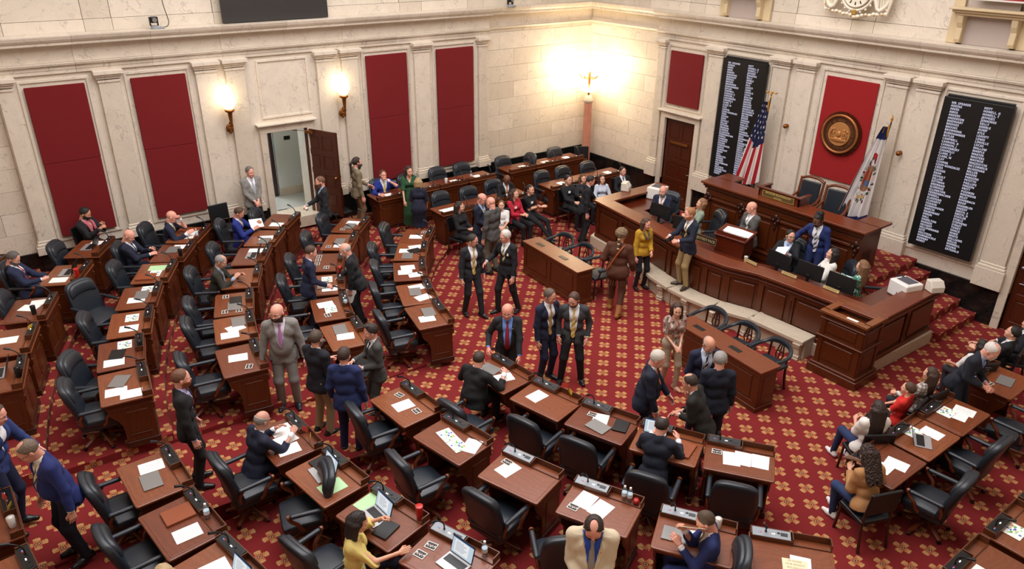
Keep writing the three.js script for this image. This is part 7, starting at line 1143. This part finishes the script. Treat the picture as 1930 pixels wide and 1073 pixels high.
const IT = {
  s: (k, x, z, a) => onDesk(k, 'paper_sheet', SH, M.paper, 'blank white sheet', 'paper', x, z, a), t: (k, x, z, a) => onDesk(k, 'printed_sheet', SH, paperM, 'printed white sheet', 'paper', x, z, a, 0.787), p: (k, x, z, a) => onDesk(k, 'photo_card', PH, photoM, 'black and white photo card', 'photo', x, z, a, 0.79), m: (k, x, z, a) => onDesk(k, 'colour_leaflet', flat(0.26, 0.2), mapM, 'colourful leaflet', 'leaflet', x, z, a, 0.79),
  g: (k, x, z, a) => onDesk(k, 'green_folder', flat(0.23, 0.3, 0.004), greenM, 'pale green folder', 'folder', x, z, a), c: (k, x, z, a) => onDesk(k, 'closed_laptop', BX(0.31, 0.018, 0.22, 0, 0.009, 0, 0.005), grey, 'closed grey laptop', 'laptop', x, z, a), n: (k, x, z, a) => onDesk(k, 'black_notebook', BX(0.2, 0.025, 0.26, 0, 0.012, 0, 0.005), M.blackPlastic, 'black notebook', 'notebook', x, z, a),
  r: (k, x, z, a) => onDesk(k, 'brown_folder', BX(0.26, 0.03, 0.32, 0, 0.015, 0, 0.004), mat('#8a4420', 0.6), 'brown leather folder', 'folder', x, z, a), u: (k, x, z) => onDesk(k, 'tumbler', LA([[0, 0], [0.034, 0], [0.043, 0.17], [0.044, 0.185], [0, 0.185]], 18), mat('#b9221c', 0.35), 'red drinking tumbler', 'tumbler', x, z, 0), w: (k, x, z) => onDesk(k, 'white_cup', LA([[0, 0], [0.033, 0], [0.042, 0.13], [0, 0.13]], 18), M.white, 'white cup', 'cup', x, z, 0), k: (k, x, z) => onDesk(k, 'black_cup', LA([[0, 0], [0.035, 0], [0.04, 0.15], [0, 0.155]], 18), M.blackPlastic, 'black travel cup', 'cup', x, z, 0),
  b: (k, x, z) => { const o = onDesk(k, 'water_bottle', LA([[0, 0], [0.031, 0], [0.032, 0.12], [0.028, 0.15], [0.012, 0.185], [0, 0.185]], 16), phys({ color: C('#eef4f6'), roughness: 0.08, transmission: 1, thickness: 0 }), 'clear water bottle', 'bottle', x, z, 0); if (o) { part(o, 'cap', CY(0.014, 0.014, 0.02, 0, 0.195, 0, 10), M.white); part(o, 'label', CY(0.0325, 0.0325, 0.05, 0, 0.09, 0, 16), mat('#c9d8e4', 0.5)); } },
  a: (k, x, z) => onDesk(k, 'red_apple', LA([[0, 0.006], [0.03, 0], [0.04, 0.035], [0.03, 0.066], [0, 0.058]], 14), mat('#a81c1a', 0.35), 'red apple', 'apple', x, z, 0),
  f: (k, x, z) => { const d = DESK[k], c = Math.cos(d.turn), s = Math.sin(d.turn), t = thing('mini_flag', `small red and gold desk flag, ${d.name.replace(' desk from the ', ' from ')}`, 'flag', [d.x + x * c + z * s, d.y + 0.784, d.z - x * s + z * c], d.turn); part(t, 'stick', TU([[0, 0, 0], [0.05, 0.22, 0]], 0.004, 3, 5), M.brass); part(t, 'cloth', at(BX(0.11, 0.07, 0.004), 0.1, 0.18, 0, 0.2, 0.3), mat('#b3362a', 0.8)); part(t, 'cloth', at(BX(0.1, 0.06, 0.004), 0.02, 0.1, 0.02, 0.2, -0.5), mat('#c9a22e', 0.8)); },
  L: (k, x, z, a) => { const d = DESK[k], c = Math.cos(d.turn), s = Math.sin(d.turn), t = thing('open_laptop', `open silver laptop, ${d.name.replace(' desk from the ', ' from ')}`, 'laptop', [d.x + x * c + z * s, d.y + 0.785, d.z - x * s + z * c], d.turn + a * Math.PI / 180); part(t, 'base', BX(0.32, 0.014, 0.22, 0, 0.007, 0, 0.004), silver); part(t, 'keyboard', BX(0.27, 0.003, 0.1, 0, 0.015, 0.03, 0.001), M.blackPlastic); part(t, 'lid', at(BX(0.32, 0.21, 0.008, 0, 0.105, 0, 0.003), 0, 0.01, 0.115, 0.3), M.blackPlastic); part(t, 'screen', at(plain(new THREE.PlaneGeometry(0.3, 0.19).rotateY(Math.PI)).translate(0, 0.108, -0.006), 0, 0.01, 0.115, 0.3), std({ color: C('#000'), emissive: C('#fff'), emissiveMap: scrTex, emissiveIntensity: 0.8 })); },
};
const LIST = 'nearA0 c.2,-.02,8 t-.12,-.02,-20 p.02,.1,10|nearA1 s.16,-.02,-8 f-.25,.25,0|nearA2 c0,-.14,-12 t.05,.03,15 p.2,.08,5 n-.26,.04,10|nearA3 L.2,.0,4 r-.22,-.04,-8|nearA4 t.1,-.03,4 s-.04,.02,-3 p.29,.06,0 t-.26,.02,-2|nearB0 s0,-.04,-6 p.25,.06,10 p-.24,.02,-5|nearB1 m.12,0,-14 m-.14,-.06,-12 s-.28,.06,20|nearB2 s.2,0,-12 p.28,.1,-6|nearB3 s.2,.02,-8 t-.02,-.04,-14 p.28,-.16,-6 b-.2,.25,0 b-.27,.25,0 a-.35,.25,0|nearB4 c.2,-.06,0 m-.08,0,10 w-.22,.24,0|nearB5 s-.08,-.1,-3|nearC0 t.22,.04,0 s0,0,6 s-.22,-.06,-8 f-.3,.2,0|nearC1 L.1,-.02,-8 n.28,.1,0 g-.2,-.06,-4|nearC2 L.08,-.06,-10 g.3,.06,0 n-.18,-.12,8 u-.34,.25,0|nearC3 L-.08,-.04,-8 p.28,.04,6 p.3,-.12,0 b-.28,.25,0|nearD0 t.2,.02,-6 c-.08,-.06,-4|nearD1 r.16,.02,-4 t-.18,-.02,-6 b-.1,.24,0|nearD2 s.1,0,-10 L-.2,0,0|nearE0 w-.22,.24,0 f0,.24,0 p-.3,0,0|leftA0 c.1,.02,-6 s-.12,-.08,-6|leftA1 s.26,.04,8 c.06,-.02,-4 s-.2,.08,20|leftA2 t.16,-.04,4 s-.06,-.1,0 s-.2,.1,8|leftA3 s.24,.06,20 n.02,.06,30 s.04,-.12,0 c-.24,-.06,0|leftA4 s-.02,-.02,4 p.26,.1,0|leftB0 c.2,-.04,-6 s-.06,-.02,-10|leftB1 t.16,-.08,6 m-.06,-.02,0 p-.26,-.1,8 b.0,.25,0|leftB2 c-.04,-.08,0 s-.2,.04,0 m.2,0,0 u.34,.24,0|leftB3 p.28,-.2,0 p.1,-.2,0 p-.1,-.2,0 p-.28,.0,0|leftB4 c0,0,0 s-.2,.06,0 p-.28,-.18,0|leftB5 t.14,0,0 c-.08,0,0 p-.28,-.1,0|leftC0 s.06,-.04,-8 p-.28,.06,-20|leftC1 c.2,.06,0 s.0,.0,20 t-.22,-.1,0|leftC2 n.1,.02,90 c-.12,0,0 p.3,-.15,0 p-.3,-.15,0 p-.3,.08,0|leftC4 L.0,.0,0 s.26,.02,0|leftC5 s.0,.02,10 c-.2,.04,0|leftC6 s-.22,0,4|leftD0 c.12,-.06,-24 s-.14,-.12,-4 s-.28,.06,-4|leftD1 m.26,.04,0 n-.02,-.06,80 s-.24,-.1,0 k.02,.26,0|leftD2 m.18,.0,0 s-.18,-.02,0|leftD3 c.06,.02,0 s-.12,-.04,0 m.28,.08,0|leftD4 g.2,0,0 m-.06,.02,0 r-.22,-.1,0|leftD5 c.12,-.04,0 k-.2,.2,0 s.28,.06,0|leftD6 s.1,.02,0 t-.14,0,10 b-.2,.24,0|leftE0 L.1,-.04,0 k-.1,.25,0|leftE1 s.06,-.06,0 f.2,.22,0|leftE2 s.06,-.04,-20 k-.2,.1,0 s.24,.08,5|leftE3 L.06,-.02,0 s-.24,-.06,0 u-.2,.24,0|leftE4 L.04,-.04,0 s.26,.04,0|rightW0 t.14,.0,4 s-.08,-.1,10 w.1,.24,0|rightW1 L.1,-.06,30 s-.2,-.04,0 m.0,.12,0|rightW2 m.04,.08,0 s.0,-.04,10 t-.2,-.06,10|rightW3 c-.02,-.06,10 p.26,.06,-10 k.1,.24,0 f.0,.26,0|rightV1 s.1,0,0|rightV2 m.1,.1,0 c-.1,-.1,0|farP0 s.2,.06,0 s0,.06,4 s-.22,.06,0|farP2 s.1,.05,0|farP3 s.1,.04,0|farP4 s0,.05,0|farP5 s0,.04,0|farQ0 s.0,.06,0|farQ2 s.16,.06,0 w-.1,.04,0|farQ3 s0,.05,0 b-.25,.1,0|farQ4 s.2,.05,0|farQ5 m.1,.05,0|farQ6 s0,.05,0';
const near = (s) => s.map(Number);
for (const row of LIST.split('|')) { const [k, ...its] = row.split(' '); const seen = {}; for (const it of its) { const f = IT[it[0]], o = f(k, ...near(it.slice(1).split(','))); if (o && o.userData) { const n = seen[it[0]] = (seen[it[0]] ?? 0) + 1; if (n > 1) { o.userData.label = o.userData.label.replace(/^(\S+ \S+)/, (['', '', 'second ', 'third ', 'fourth ', 'fifth '][n]) + '$1'); } } } }
onDesk('nearB5', 'notice_card', flat(0.26, 0.2, 0.004), std({ map: plateTex([['IN NAME', 40], ['OUR MONEY', 40], ['BELONGED', 40], ['CREATOR', 40]], '#ecdcb8', '#6a5238', 320, 260, 'italic') }), 'cream notice card with brown italic lettering', 'card', -0.02, -0.12, 180);
{ const b = canvas(320, 420, (c, w, h) => { c.fillStyle = '#f3efdf'; c.fillRect(0, 0, w, h); c.fillStyle = '#d9c56a'; c.fillRect(0, 220, w, 130); c.fillStyle = '#c2bb3a'; c.fillRect(24, 30, 60, 60); c.fillStyle = '#a8a59c'; for (let i = 0; i < 9; i++) c.fillRect(110, 30 + i * 18, 170, 4); c.fillStyle = '#3a4a7a'; for (let i = 0; i < 10; i++) c.fillRect(20 + i * 28, 362 + (i % 3) * 12, 22, 14); }); inHand(cast.p59, 'R', 'yellow_booklet', plain(new THREE.BoxGeometry(0.3, 0.4, 0.006)), std({ map: b, roughness: 0.7 }), 'open white and yellow booklet held by the seated man in blue', 'booklet', { off: [0.14, 0.1, 0.03], rot: [0.5, 0, -0.3] }); }
{ const r = cast.p27; inHand(r, 'R', 'camera', [BX(0.13, 0.1, 0.07, 0, 0, 0, 0.015), CY(0.035, 0.035, 0.08, 0, 0, 0).rotateX(1.57).translate(0, 0, 0.07), BX(0.07, 0.12, 0.06, 0, 0.11, 0, 0.01)], M.blackPlastic, 'black camera with flash in the hands of the photographer', 'camera', { off: [0.03, 0.06, 0.06] }); }
renderer.render(scene, camera);
